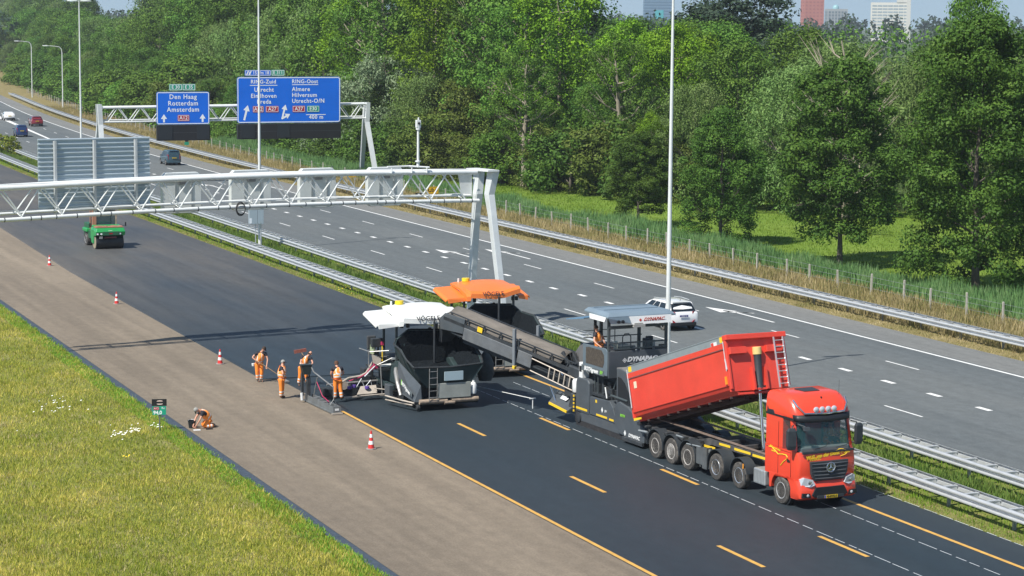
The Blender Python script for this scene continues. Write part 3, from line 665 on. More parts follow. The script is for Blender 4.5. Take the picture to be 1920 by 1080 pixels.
def leaf_cloud(seed, H, R, cb, shape, nclump, nleaf, size, cr, ends, gaps=.0, droop=0.0, flat=1.0):
    """crown of small leaf faces in clumps through the crown's volume; shape(t) = relative radius at crown height t"""
    rg = np.random.RandomState(seed); C = []
    z0 = H*cb; hz = H-z0
    while len(C) < nclump:
        t = rg.rand()**.85; rad = shape(t)*R; a = rg.rand()*6.283
        rr = rad*(1-.52*rg.rand()**1.6)
        if rr < .3 and rg.rand() < .5: continue
        if gaps and (math.sin(a*3+seed)*math.sin(t*9+seed*1.7)) > 1-gaps: continue
        C.append((math.cos(a)*rr, math.sin(a)*rr, z0+hz*t))
    C = np.array(C)
    if len(ends): C[:len(ends)] = np.array([tuple(e) for e in ends])[:len(C)]
    crs = cr*(.55+.9*rg.rand(len(C)))
    idx = np.repeat(np.arange(len(C)), nleaf); n = len(idx)
    d = rg.normal(size=(n,3)); d /= np.linalg.norm(d, axis=1)[:,None]
    rad = (rg.rand(n)**.28)[:,None]*crs[idx][:,None]
    P = C[idx]+d*rad*np.array([1,1,.72*flat])
    if droop: P[:,2] -= droop*rad[:,0]*rg.rand(n)
    nn = d*.85+rg.normal(size=(n,3))*.38+np.array([0,0,.45]); nn /= np.linalg.norm(nn, axis=1)[:,None]
    a = rg.normal(size=(n,3)); 
    if droop: a[:,2] -= 1.6
    u = a-nn*np.sum(a*nn, axis=1)[:,None]; u /= np.linalg.norm(u, axis=1)[:,None]; w = np.cross(nn, u)
    s = size*(.6+.8*rg.rand(n))[:,None]; ww = s*(.62 if not droop else .38)
    V = np.stack([P-u*s, P+w*ww, P+u*s, P-w*ww], 1).reshape(-1,3); V[:,2] = np.maximum(V[:,2], .05)
    return V, np.arange(4*n).reshape(-1,4)
def make_tree(name, seed, H, R, cb, shape, nclump, nleaf, size, cr, lm, bm=None, nb=9, r0=.3, lean=0, **kw):
    rng = random.Random(seed); b, ends = limbs(rng, H, R, max(.12, cb*.8), nb, r0, lean)
    root = empty(name, (0,0,0)); tr = b.build('trunk', bm or BARK, root, smooth=True, fix=False)
    V, F = leaf_cloud(seed, H, R, cb, shape, nclump, nleaf, size, cr, ends, **kw)
    npmesh('crown', V, F, lm, root)
    return root
egg = lambda t: math.sqrt(max(0, 1-(2*t-.85)**2/1.33))*(1 if t < .43 else 1)
dome = lambda t: max(.1, math.sqrt(max(0, 1-max(0, t-.25)**2/.57)))*(1 if t > .25 else .72+1.1*t)
cone = lambda t: (1-t)**.75*.95+.08 if t > .12 else .7+t*2
colu = lambda t: max(.15, math.sin(math.pi*min(1, (t+.12)/1.1))**.45)
bush = lambda t: math.sqrt(max(.02, 1-t*t))
PROTO = {
 'alder':  make_tree('alder_tree', 1, 16, 4.6, .01, lambda t: .98*egg(t)+.08*math.sin(t*12+1), 210, 250, .115, 1.0, L_DARK, nb=12, r0=.24, gaps=.15),
 'alder2': make_tree('alder_tree', 2, 16, 4.6, .12, lambda t: .96*egg(t)+.10*math.sin(t*14+2), 210, 250, .115, .9, L_DARK, nb=12, r0=.22, gaps=.2),
 'alder3': make_tree('alder_tree', 16, 19, 5.5, .02, lambda t: .95*egg(t)+.12*math.sin(t*17), 330, 230, .115, 1.05, L_DARK, nb=16, r0=.28, gaps=.12),
 'broad':  make_tree('broadleaf_tree', 3, 19, 6.2, .10, dome, 135, 150, .165, 1.55, L_MID, nb=10, r0=.35),
 'broad2': make_tree('broadleaf_tree', 4, 19, 5.8, .12, egg, 135, 150, .165, 1.5, L_DARK, nb=10, r0=.35),
 'bright': make_tree('ash_tree', 5, 22, 6.0, .25, egg, 125, 165, .16, 1.5, L_BRIGHT, BARK_P, nb=12, r0=.35, gaps=.3),
 'willow': make_tree('willow_tree', 6, 15, 6.3, .06, dome, 150, 150, .155, 1.4, L_WILLOW, nb=9, r0=.4, droop=.7),
 'silver': make_tree('silver_willow', 7, 11, 4.2, .05, dome, 100, 130, .15, 1.1, L_SILVER, nb=8, r0=.25, droop=.8),
 'poplar': make_tree('poplar_tree', 8, 25, 4.6, .08, colu, 190, 120, .17, 1.2, L_MID, nb=14, r0=.38),
 'old':    make_tree('old_poplar', 9, 23, 6.4, .34, dome, 95, 130, .15, 1.15, L_MID, BARK_P, nb=20, r0=.62, gaps=.62, lean=.6),
 'pine':   make_tree('dark_pine', 10, 19, 5.0, .2, egg, 130, 150, .16, 1.25, L_BLUE, nb=12, r0=.3, flat=.85),
 'shrub':  make_tree('hawthorn_shrub', 11, 5.2, 3.3, .0, bush, 80, 150, .11, .85, L_BROWN, nb=6, r0=.12),
 'shrubg': make_tree('leafy_shrub', 12, 4.6, 3.1, .0, bush, 80, 150, .11, .8, L_MID, nb=6, r0=.12),
 'thorn':  make_tree('hawthorn_tree', 14, 9.5, 4.2, .0, bush, 130, 160, .13, 1.15, L_BROWN, BARK_P, nb=8, r0=.2),
 'dead':   make_tree('half_dead_willow', 15, 15, 5.2, .3, dome, 16, 90, .13, 1.0, L_WILLOW, BARK_P, nb=22, r0=.40, lean=.3),
 'shrubd': make_tree('leafy_shrub', 13, 3.4, 2.6, .0, bush, 75, 150, .10, .75, L_DARK, nb=6, r0=.10),
}
_used = set()
SKY = ((-200,-70),(192,-70),(200,38),(262,38),(272,-60),(1168,-60),(1178,38),(1292,40),(1300,24),(1325,4),(1450,4),(1458,46),(1700,40),(1735,28),(1745,-15),(1850,-15),(1862,26),(2100,34))
def skyline(x, y, R):
    """greatest height a tree at (x, y) has on the wood's measured skyline (by bearing)"""
    best = 99.0
    for dx in (-.8, 0, .8):
        v = Vector((x+_R.x*R*dx, y+_R.y*R*dx, 0))-Vector((0,0,CAM_H)); zc = v.dot(_F); px_ = 960+CAM_F*v.dot(_R2)/zc
        for (a, pa), (b_, pb) in zip(SKY, SKY[1:]):
            if px_ <= b_: t = max(0, (px_-a)/(b_-a)); py = pa+(pb-pa)*t; break
        else: py = 34
        best = min(best, CAM_H-(py-46-(px_-960)*.0076)*math.hypot(x, y)/CAM_F*math.cos(math.atan2(x, y)-CAM_YAW))
    return best
def plant(kind, x, y, h=None, w=1.0, rz=None, label=None, group=None, rng=random.Random(77), free=False):
    p = PROTO[kind]
    if kind in _used: o = copy_tree(p)
    else: o = p; _used.add(kind)
    H0 = {'alder':16,'alder2':16,'alder3':19,'broad':19,'broad2':19,'bright':22,'willow':15,'silver':11,'poplar':25,'old':23,'pine':19,'shrub':5.2,'shrubg':4.6,'shrubd':3.4,'thorn':9.5,'dead':15}[kind]
    h = h or H0; hm = 99 if free else skyline(x, y, .25*h); h = min(h, hm*rng.uniform(.93, 1.0)); s = h/H0; o.location = (x, y, 0); o.scale = (s*w, s*w, s); o.rotation_euler = (0, 0, rng.uniform(0, 6.28) if rz is None else rz)
    names = {'alder':'dark green tree','broad':'broad round-crowned tree'}
    put(o, label, {'shrub':'shrub','shrubg':'shrub','shrubd':'shrub'}.get(kind, 'tree'), group); return o
# the row of trees between the fence and the meadow
plant('alder2', 81.8, 168.5, 7.8, 1.2, 1.0, 'small dark tree behind the fence, farthest left of the row beside the meadow')
plant('alder', 81.3, 152.8, 10.4, 1.02, .3, 'dark green tree just right of the tall lamp post, before the meadow')
plant('alder2', 82.4, 136.6, 14.6, 1.05, 2.2, 'tapering dark tree with a bare lower trunk, middle of the meadow row')
plant('alder3', 82.3, 119.5, 19.4, .98, 4.0, 'largest dark tree at the right, its crown reaching the top of the photo')
plant('silver', 88.5, 118.0, 4.2, .7, None, 'small grey-leaved sapling at the right foot of the largest dark tree')
# far hedge and wood behind the meadow
G1 = 'trees of the wood behind the meadow'
for (k, x, y, h, w) in (('willow',103,178,13.5,1.1),('willow',112,186,15.5,1.1),('broad',106,196,15,1.0),('willow',119,178,15,1.0),('shrubg',100,182,4.5,1.3),('shrubg',106,172,4.0,1.4),('shrubg',111,166,4.2,1.3),
        ('shrubg',116,160,4.0,1.4),('shrub',121,154,4.2,1.2),('shrubg',126,148,4.6,1.3),('willow',128,164,14.5,1.1),('willow',124,172,13,1.0),('broad',133,158,14.5,.9),('silver',120,163,9,1.1),('willow',136,168,15,1.1),('bright',142,160,14.0,.8),
        ('broad',139,150,14,.9),('broad2',146,150,13.5,.9),('silver',134,146,8.5,1.1),('willow',131,152,11.5,.9),('broad',150,142,13,.9),('shrubg',133,140,4.4,1.3),('shrub',138,134,4.4,1.2),('broad2',126,190,15.5,1.0),('willow',145,172,16,1.1),
        ('broad',155,158,15,.95),('willow',160,150,14.5,1.0),('broad',117,202,16.5,1.0),('willow',134,186,16,1.1),('broad',150,182,16.5,1.0),('willow',164,170,16,1.1),('broad',112,212,17,1.0),('shrubg',143,128,4.4,1.4),('broad2',152,134,12.5,.9),('shrubd',128,143,3.4,1.3),('broad2',160,128,12.5,1.0),('shrubg',149,121,4.6,1.3),('willow',98,190,11.5,.9),('bright',94.5,192,8.5,.75)):
    lab = {'willow':'grey-green rounded willow in the wood behind the meadow','broad':'mid green broad-crowned tree in the wood behind the meadow','broad2':'dark broad-crowned tree in the wood behind the meadow','bright':'yellow-green tree in the wood behind the meadow','silver':'pale silver-leaved willow at the back edge of the meadow','shrubg':'low green shrub in the hedge along the back of the meadow','shrub':'brownish shrub in the hedge along the back of the meadow','shrubd':'low dark shrub in the hedge along the back of the meadow'}[k]
    plant(k, x, y, h, w, None, lab, G1)
plant('pine', 133.5, 247, 22.0, 1.45, None, 'dark blue-green spreading tree rising above the wood just right of the tall lamp post', free=True)
plant('broad', 112, 164, 20.2, .55, None, 'tallest slender tree at the skyline near the upper right corner', None, free=True)
plant('dead', 103.4, 170.5, 17.2, 1.0, 1.2, 'half-dead willow with pale bare branches above the meadow wood', None, free=True)
plant('dead', 94.6, 156.6, 9.6, 1.1, 3.0, 'lower half-dead willow with bare pale branches behind the meadow row', None, free=True)
plant('poplar', 124.5, 148, 17.5, .9, None, 'grey-green slender tree right behind the largest dark tree', None)
# the wood along the motorway to the left: front edge, then taller rows
rw = random.Random(21)
G2 = 'trees of the wood along the motorway'
def edge(y): # x of the wood's front edge
    pts = ((186,99),(196,94),(206,91),(217,88.5),(230,84.5),(252,82.5),(300,83.5),(346,85),(420,90),(531,101),(640,112),(800,126),(1000,145))
    for (a, xa), (b_, xb) in zip(pts, pts[1:]):
        if y <= b_: return xa+(xb-xa)*max(0, (y-a))/(b_-a)
    return pts[-1][1]
LAB = {'thorn':'brownish-green thorn tree near the edge of the motorway wood','broad':'mid green broad-crowned tree in the motorway wood','broad2':'dark broad-crowned tree in the motorway wood','bright':'bright yellow-green tree in the motorway wood','poplar':'tall straight poplar in the motorway wood','old':'tall tree with pale bare limbs showing in the motorway wood','willow':'grey-green willow at the edge of the motorway wood','silver':'pale silver-leaved willow at the edge of the motorway wood','shrub':'brownish shrub along the edge of the motorway wood','shrubg':'mid green shrub along the edge of the motorway wood','shrubd':'low dark green shrub along the edge of the motorway wood'}
plant('bright', 103, 205, 25, 1.0, None, 'bright yellow-green tree at the end of the motorway wood, left of the tall lamp post')
plant('bright', 108, 211, 24, .95, None, 'bright green crown directly behind the brightest tree at the end of the motorway wood')
y = 190.0
while y < 330:
    x = edge(y); k = rw.choice(['shrub','shrub','shrubg','shrubd'] if y < 235 else ['shrubg','shrubd','shrubg','broad2']) 
    h = rw.uniform(4.2, 6.8) if y < 235 else rw.uniform(3.4, 5.4)
    if k == 'broad2': h = 8
    plant(k, x+rw.uniform(1.0, 2.6), y, h, rw.uniform(1.0, 1.3), None, LAB[k], G2); y += rw.uniform(3.2, 4.6)
y = 204.0
while y < 300:                                           # second line: taller shrubs, small trees
    x = edge(y)+rw.uniform(5.5, 8); k = rw.choice(['thorn','thorn','broad2','willow','broad']); plant(k, x, y, rw.uniform(7.5, 11), rw.uniform(.9, 1.05), None, LAB[k], G2); y += rw.uniform(5.5, 7.5)
y = 212.0
while y < 290:                                           # tall trees with pale limbs
    k = rw.choice(['old','old','broad','bright','old']); plant(k, edge(y)+rw.uniform(9, 13), y, rw.uniform(21, 26), rw.uniform(.85, 1.0), None, LAB[k], G2); y += rw.uniform(6.5, 9)
y = 214.0
while y < 300: k = rw.choice(['broad2','poplar','broad','broad2']); plant(k, edge(y)+rw.uniform(22, 30), y+4, rw.uniform(22, 27), 1.0, None, LAB[k], G2); y += rw.uniform(8, 11)
plant('silver', 84.8, 262, 10.5, 1.0, None, 'pale silver willow directly behind the smaller blue sign'); plant('silver', 87.5, 250, 13.5, 1.1, None, 'pale silver willow between the two blue motorway signs'); plant('willow', 88, 238, 11, 1.0, None, 'grey-green willow behind the wide blue sign')
y = 300.0
while y < 410:                                           # poplar belt
    for dx in (4, 13):
        k = rw.choice(['poplar','poplar','broad','willow'] if dx > 5 else ['broad','willow','shrubg','broad2']); plant(k, edge(y)+dx+rw.uniform(-1.5, 1.5), y+rw.uniform(-2,2), (rw.uniform(24, 29) if k == 'poplar' else rw.uniform(15,20)) if dx > 5 else rw.uniform(7, 11), rw.uniform(.9, 1.1), None, LAB[k], G2)
    y += rw.uniform(7, 9.5)
y = 330.0
while y < 620: k = rw.choice(['shrubg','shrubd','shrubg','broad2','shrub']); plant(k, edge(y)+rw.uniform(-.5, 1.5), y, rw.uniform(4.5, 8) if k != 'broad2' else 9, rw.uniform(1.1, 1.5), None, LAB[k], G2); y += rw.uniform(5, 7.5)
y = 405.0
while y < 980:
    for dx, hs in ((4, (9, 13)), (13, (15, 20)), (26, (22, 28))):
        k = rw.choice(['broad','broad2','broad','broad2','willow']); h = rw.uniform(*hs)
        
        plant(k, edge(y)+dx+rw.uniform(-2, 2), y+rw.uniform(-3,3), h, rw.uniform(.9, 1.15), None, LAB[k], G2)
    y += rw.uniform(11, 14)*(1 if y < 640 else 1.6)
r_ = random.Random(4)
for (x, y) in ((150,560),(168,600),(190,640)): plant('broad2', x, y, 26, 1.2, None, LAB['broad2'], G2)
for (x, y, h) in ((86.5, 212, 15), (90, 221, 20), (93.5, 203, 18)): plant('old', x+3, y, h, .9, None, LAB['old'], G2)
# distant belts of trees that read as one mass
def far_wood(name, pts, hs, seed, lm, label, dens=1.0, size=.9):
    rg = np.random.RandomState(seed); Vs = []; 
    for (a, b_) in zip(pts, pts[1:]):
        L = math.hypot(b_[0]-a[0], b_[1]-a[1]); n = int(L/7*dens)
        for i in range(n):
            t = rg.rand(); cx, cy = a[0]+(b_[0]-a[0])*t+rg.normal()*6, a[1]+(b_[1]-a[1])*t+rg.normal()*6; h = hs[0]+(hs[1]-hs[0])*rg.rand(); R = h*.36
            m = int(420*(.5/size)**.9); d = rg.normal(size=(m,3)); d /= np.linalg.norm(d, axis=1)[:,None]
            P = np.array([cx, cy, h*.55])+d*np.array([R, R, h*.48])*(.72+.35*rg.rand(m))[:,None]
            nn = d+rg.normal(size=(m,3))*.6; nn /= np.linalg.norm(nn, axis=1)[:,None]; q = rg.normal(size=(m,3)); u = np.cross(nn, q); u /= np.linalg.norm(u, axis=1)[:,None]; w = np.cross(nn, u)
            s = size*(.6+.8*rg.rand(m))[:,None]; Vs.append(np.stack([P-u*s, P+w*s*.7, P+u*s, P-w*s*.7], 1).reshape(-1,3))
    V = np.concatenate(Vs); V[:,2] = np.maximum(V[:,2], 0); o = npmesh(name, V, np.arange(len(V)).reshape(-1,4), lm)
    return put(o, label, 'woodland', kind='stuff')
far_wood('distant_wood', [(120,330),(190,330),(260,300),(330,250)], (13,18.0), 31, L_MID, 'belt of mid green treetops beyond the wood behind the meadow', 1.8, .32)
far_wood('distant_wood', [(150,260),(210,235),(270,190),(300,150)], (12,16.0), 32, L_WILLOW, 'grey-green treetops beyond the meadow wood at the right', 2.0, .30)
far_wood('distant_wood', [(60,900),(220,900),(380,800),(520,640),(640,420)], (14,19), 33, L_BLUE, 'far bluish tree belt near the skyline', 1.2, .8)
far_wood('distant_wood', [(120,720),(200,700),(260,640),(300,520)], (16,20), 34, L_BLUE, 'hazy tree belt seen through the gap at the upper left', 1.6, .7)
far_wood('distant_wood', [(100,1700),(500,1550),(900,1300),(1200,900)], (16,24), 35, L_BLUE, 'farthest tree line in front of the city towers', 1.2, 1.4)
# ---------------------------------------------------------------- grass, reeds and weeds as blades
def blades(name, n, region, h, w, lm, seed, label, clump=0.0, lean=.35, z=-.03, cat='grass', dens=None):
    rg = np.random.RandomState(seed); x0, x1, y0, y1 = region
    yy = y0+(y1-y0)*rg.rand(n)**1.25; u = rg.rand(n); X0 = np.array([x0(y) if callable(x0) else x0 for y in yy]); X1 = np.array([x1(y) if callable(x1) else x1 for y in yy])
    xx = X0+(X1-X0)*u
    if clump:
        k = max(4, n//40); ci = rg.randint(0, k, n); m = rg.rand(n) < clump; xx = np.where(m, np.clip(xx[ci]+rg.normal(size=n)*.22, X0, X1), xx); yy = np.where(m, yy[ci]+rg.normal(size=n)*.22, yy)
    pat = .5+.5*np.sin(xx*.9+np.sin(yy*.35)*2)*np.sin(yy*.45+xx*.3)
    hh = h[0]+(h[1]-h[0])*rg.rand(n)*(.45+.8*pat); cvv = np.where(yy < 205, 0, (yy-205)**2/5000.0)
    a = rg.rand(n)*6.283; d = np.stack([np.cos(a), np.sin(a), 0*a], 1); P = np.stack([xx+cvv, yy, np.full(n, z)], 1)
    ww = (w[0]+(w[1]-w[0])*rg.rand(n))[:,None]; la = rg.rand(n)*6.283; le = (rg.rand(n)*lean)[:,None]*hh[:,None]
    T = P+np.stack([np.cos(la), np.sin(la), 0*la], 1)*le; T[:,2] += hh; M = P*.5+T*.5+0; M[:,2] += hh*.12
    V = np.stack([P-d*ww, P+d*ww, M+d*ww*.8, T, M-d*ww*.8], 1).reshape(-1,3); F = np.arange(5*n).reshape(-1,5)
    o = npmesh(name, V, F, lm); return put(o, label, cat, kind='stuff')
B_GREEN = leaf_mat('blades_green', ((0.187,0.247,0.030), (0.321,0.355,0.046), (0.493,0.455,0.086), (0.800,0.630,0.202)), .45, .6, .25, .22)
B_VIVID = leaf_mat('blades_vivid', ((0.126,0.257,0.023), (0.189,0.354,0.033), (0.261,0.428,0.048), (0.419,0.514,0.101)), .35, .6, .25, .5)
B_DRY = leaf_mat('blades_dry', ((0.182,0.200,0.066), (0.328,0.300,0.121), (0.501,0.417,0.206), (0.672,0.583,0.354)), .35, .7, .15, .25)
B_REED = leaf_mat('blades_reed', ((0.082,0.173,0.059), (0.128,0.239,0.077), (0.183,0.297,0.107), (0.274,0.364,0.175)), .35, .6, .25, .3)
B_MEAD = leaf_mat('blades_meadow', ((0.107,0.196,0.016), (0.142,0.243,0.022), (0.185,0.273,0.032), (0.234,0.295,0.048)), .35, .6, .2, .1)
blades('verge_grass', 190000, (lambda y: max(5, 11-(y-60)*.0+(y-60)*.10*0-(y-60)*.12), 22.2, 60, 150), (.05, .22), (.007, .020), B_GREEN, 41, 'rough yellow-green grass slope filling the lower left corner', .35, .9)
blades('verge_straw', 62000, (lambda y: max(5, 11-(y-60)*.12), 22.0, 60, 150), (.03, .15), (.006, .018), B_DRY, 51, 'straw-coloured dry patches in the grass slope at the lower left', .8, .9)
blades('verge_grass', 26000, (21.4, lambda y: 22.36+.07*math.sin(y*1.7)+.06*math.sin(y*4.3), 60, 150), (.03, .15), (.008, .018), B_VIVID, 42, 'fresh green fringe of grass along the paved edge at the lower left', .3, .5)
blades('median_grass', 60000, (43.75, 49.1, 50, 300), (.05, .26), (.008, .022), B_VIVID, 43, 'green grass growing in the median between the two guard rails', .4, .5)
blades('median_weeds', 70000, (45.4, 47.5, 50, 300), (.15, .65), (.012, .034), leaf_mat('blades_weeds', ((.070,.130,.022), (.110,.180,.032), (.170,.230,.050), (.28,.30,.10)), .35, .6, .25, .3), 49, 'rough knee-high weeds growing between the two guard rails', .5, .6, cat='weeds')
blades('median_grass', 22000, (43.5, 44.3, 50, 260), (.03, .12), (.008, .018), B_DRY, 44, 'scorched yellow grass edging along the new asphalt', .3, .6)
blades('dry_grass', 95000, (69.2, 77.6, 86, 430), (.22, .75), (.012, .030), B_DRY, 45, 'tall dry golden grass between the far guard rail and the fence', .4, .45)
blades('dry_grass', 30000, (67.75, 69.4, 86, 430), (.04, .16), (.010, .022), B_DRY, 46, 'mown straw-coloured strip beside the far road shoulder', .3, .6)
blades('reed_bed', 80000, (76.3, lambda y: 79.6+.9*math.sin(y*.13)+.6*math.sin(y*.31) if y < 215 else 81.5, 92, 300), (.4, 1.5), (.018, .042), B_REED, 47, 'blue-green reeds and nettles growing behind the fence posts', .3, .3, cat='reeds')
blades('meadow_grass', 70000, (79.5, lambda y: 112 if y < 185 else max(85, 112-(y-185)*.7), 100, 235), (.06, .22), (.015, .035), B_MEAD, 48, 'bright green meadow grass behind the tree row', .2, .4)
# flowers
def flowers(name, spots, m, label):
    b = MB(); rf = random.Random(9)
    for (x, y, s, n) in spots:
        for i in range(n):
            px_, py_ = x+rf.gauss(0, s), y+rf.gauss(0, s*1.3); z = rf.uniform(.22,.36); r_ = rf.uniform(.022,.045)
            b.add([(px_+r_*math.cos(a), py_+r_*math.sin(a), z+r_*.4*math.sin(a+1)) for a in (0,1.05,2.1,3.14,4.19,5.24)], [(0,1,2,3,4,5)])
    return put(b.build(name, m, fix=False), label, 'flowers', kind='stuff')
flowers('white_flowers', ((19.6,88.7,.38,26),(20.3,89.5,.28,16),(18.2,95.5,.5,16),(18.8,97.5,.4,12),(15.5,93,.9,6),(21.2,90,.15,8)), mat('flower_white', (.78,.78,.72), .8), 'small white wild flowers scattered in the grass left of the kilometre plate')
flowers('yellow_flowers', ((16.6,104,.10,9),(18.7,84,.3,5),(44.0,133,.8,12),(46.5,350,1.0,10)), mat('flower_yellow', (.75,.55,.02), .8), 'few yellow wild flowers in the grass')
# shrubs in the median at the far left
MEDS = make_tree('broom_shrub', 61, 1.6, 1.1, .0, bush, 45, 60, .07, .32, leaf_mat('leaves_broom', ((.09,.14,.02), (.14,.19,.025), (.24,.25,.04), (.42,.34,.03))), nb=5, r0=.05)
put(MEDS, 'yellow-green shrub in the median left of the ribbed sign back', 'shrub'); MEDS.location = (47.0+cv(282), 282, 0); MEDS.scale = (1.5,1.5,1.5)
q = copy_tree(MEDS); q.location = (46.6+cv(296), 296, 0); q.scale = (1.5,1.5,1.4); q.rotation_euler = (0,0,2); put(q, 'yellow flowering shrub at the far left edge of the photo, in the median')
# ================================================================ skyline
def facade(b, x0, x1, y, z0, z1, nx, nz, mx=.12, mz=.35, d=.4):
    w = (x1-x0)/nx; h = (z1-z0)/nz
    for i in range(nx):
        for j in range(nz): b.box(x0+w*(i+mx), x0+w*(i+1-mx), y-d*.3, y-.02, z0+h*(j+mz*.7), z0+h*(j+1-mz*.3))
def tower(name, pxc, dist, wm, dm, h, wall, win, nx, nz, label, rz=0, mx=.12, mz=.35, base=0):
    # placed on its real bearing and distance from the drone
    a = CAM_YAW+math.atan((pxc-960)/CAM_F); r = empty(name, (math.sin(a)*dist, math.cos(a)*dist, 0), -a+rz, label, 'building')
    b = MB(); b.box(-wm/2, wm/2, 0, dm, base, h); b.build('wall', wall, r)
    b = MB(); facade(b, -wm/2+wm*.03, wm/2-wm*.03, 0, 3, h-2, nx, nz, mx, mz)
    b2 = MB()
    w = dm/ max(1, nx//2)
    for i in range(max(1, nx//2)):
        for j in range(nz):
            zz = 3+(h-5)*(j+mz*.7)/nz; z2 = 3+(h-5)*(j+1-mz*.3)/nz
            b2.box(wm/2+.02, wm/2+.15, w*(i+mx), w*(i+1-mx), zz, z2); b2.box(-wm/2-.15, -wm/2-.02, w*(i+mx), w*(i+1-mx), zz, z2)
    b.build('window_band', win, r); b2.build('window_band', win, r); return r
BW = mat('tower_blue_cladding', (.13,.22,.32), .4, var=.05, vs=.05); BG = mat('tower_blue_glass', (.08,.15,.24), .2)
t = tower('office_tower', 1229, 2300, 32, 26, 96, BW, BG, 1, 30, 'blue glass office tower on the skyline left of the tall lamp post', mx=.0, mz=.55)
b = MB(); b.box(-4,5,-.4,-.1,21,30); b.build('teal_panel', mat('tower_teal', (.05,.36,.40), .4), t)  # plain teal panel on the tower front, no glow of its own
t = tower('brick_tower', 1518, 2100, 19, 14, 44, mat('tower_red', (.46,.16,.125), .8, var=.06, vs=.1), mat('tower_red_window', (.36,.10,.09), .5), 5, 12, 'red brick tower on the skyline above the trees', rz=.25, mx=.25, mz=.6)
t = tower('low_building', 1480, 2050, 24, 12, 16.0, mat('roof_dark', (.10,.14,.18), .6), BG, 3, 2, 'low dark flat building at the left foot of the red tower')
t = tower('grey_building', 1562, 2200, 20, 14, 32, mat('tower_grey', (.34,.36,.38), .7), mat('window_grey', (.12,.16,.20), .3), 6, 9, 'small grey office block with a domed top right of the red tower', rz=.2, mx=.2)
b = MB(); b.lathe([(3.2,0),(3.1,2.2),(2.2,3.4),(.2,4.2)], (-1,5,32), 'z', 14); b.build('dome', mat('dome_teal', (.25,.45,.48), .4), t, smooth=True)
t = tower('white_building', 1660, 2200, 38, 16, 38.5, mat('tower_white', (.66,.64,.58), .7), mat('window_white', (.30,.36,.40), .3), 7, 11, 'wide pale office building with window bands on the skyline at the right', mx=.06, mz=.5)
b = MB(); b.box(6, 19.5, -.5, 15, 38.6, 44); b.box(15.5, 19.4, -1.2, 14, 0, 47); b.build('roof_block', mat('tower_white2', (.58,.57,.53), .7), t)
# ================================================================ the red tipper truck
RED = mat('truck_red', (.74,.062,.026), .32, .0, .5, var=.05, vs=.8, coat=.5, dirt=.10, dcol=(.40,.10,.06))
RED_T = mat('tipper_red', (.68,.058,.034), .45, .0, .5, var=.09, vs=.9, coat=.15, dirt=.22, dcol=(.36,.10,.07))
DGREY = mat('dark_grey_plastic', (.030,.037,.043), .55, var=.15, vs=3)
CHAS = mat('chassis_grey', (.045,.050,.055), .6, .2, var=.35, vs=4, dirt=.45, dcol=(.16,.14,.12))
TYRE = mat('tyre_rubber', (.052,.048,.044), .85, var=.2, vs=5, dirt=.8, dcol=(.24,.22,.19))
RIM = mat('rim_dirty_silver', (.60,.59,.57), .42, .5, var=.2, vs=7, dirt=.3, dcol=(.16,.12,.09))
CHROME = mat('chrome', (.72,.73,.74), .12, .95)
LAMPG = mat('headlamp_glass', (.62,.66,.70), .08, .3, .8)
AMBER = mat('amber_lamp', (.75,.30,.03), .25); YELT = mat('reflective_yellow', (.80,.55,.03), .4)
WGL = glass('windscreen_glass', (.030,.085,.090), .03, .40)
SEATM = mat('seat_grey', (.05,.055,.06), .8)
TL = mat('tail_lamp_red', (.35,.01,.02), .2)
PLY = mat('plate_yellow', (.72,.50,.02), .4); INK = mat('ink_black', (.01,.01,.01), .5)
GREYB = mat('board_grey', (.26,.30,.32), .5, .2, var=.08, vs=1.5, dirt=.2)
def wheel(par, x, y, z, r, w, side, rim=None, dish=.0, studs=8, name='wheel', tm=None):
    """side -1: outer face towards -x"""
    b = MB(); s = side
    b.lathe([(r*.60, s*w*.5), (r*.62, s*w*.53), (r*.93, s*w*.52), (r, s*w*.40), (r, -s*w*.40), (r*.93, -s*w*.5), (r*.5, -s*w*.5)], (x, y, z), 'x', 28)
    o = b.build(name, tm or TYRE, par, smooth=True)
    b = MB(); b.lathe([(r*.61, s*w*.50), (r*.58, s*w*.535), (r*.54, s*w*.50), (r*.50, s*w*(.28-dish)), (r*.30, s*w*(.22-dish)), (r*.26, s*(w*.40-dish*w)), (r*.20, s*(w*.46-dish*w)), (.001, s*(w*.47-dish*w))], (x, y, z), 'x', 24)
    q = b.build('rim', rim or RIM, o, smooth=True)
    b = MB()
    for k in range(studs):
        a = 2*math.pi*k/studs; b.lathe([(r*.085, 0), (r*.08, s*w*.05)], (x+s*w*(.23-dish), y+r*.41*math.cos(a), z+r*.41*math.sin(a)), 'x', 7)
    b.build('hand_hole', INK, q); return o
TR = empty('tipper_truck', (40.36, 67.28, 0), R_(3.2), 'red tipper truck with its dump body raised, driver at the wheel', 'truck')
def ring(z, hw, yf, yr, cr, n=4, dz=0.0):
    """rounded plan ring: front corners radius cr, slightly bowed front"""
    P = [(hw, yr, z), (hw, yf+cr, z)]
    for k in range(1, n): a = math.pi/2*k/n; P.append((hw-cr*(1-math.cos(a))*.9, yf+cr*(1-math.sin(a)), z))
    P += [(hw*.6, yf-.02, z+dz), (0, yf-.05, z+dz), (-hw*.6, yf-.02, z+dz)]
    for k in range(n-1, 0, -1): a = math.pi/2*k/n; P.append((-hw+cr*(1-math.cos(a))*.9, yf+cr*(1-math.sin(a)), z))
    P += [(-hw, yf+cr, z), (-hw, yr, z)]; return P
b = MB()                                                 # lower cab shell (above the arches)
b.loft([ring(1.02, 1.235, .13, 2.28, .22), ring(1.25, 1.245, .07, 2.28, .22), ring(1.7, 1.25, .07, 2.28, .24), ring(2.05, 1.25, .13, 2.28, .26)])
cab = b.build('cab', RED, TR, smooth=True)
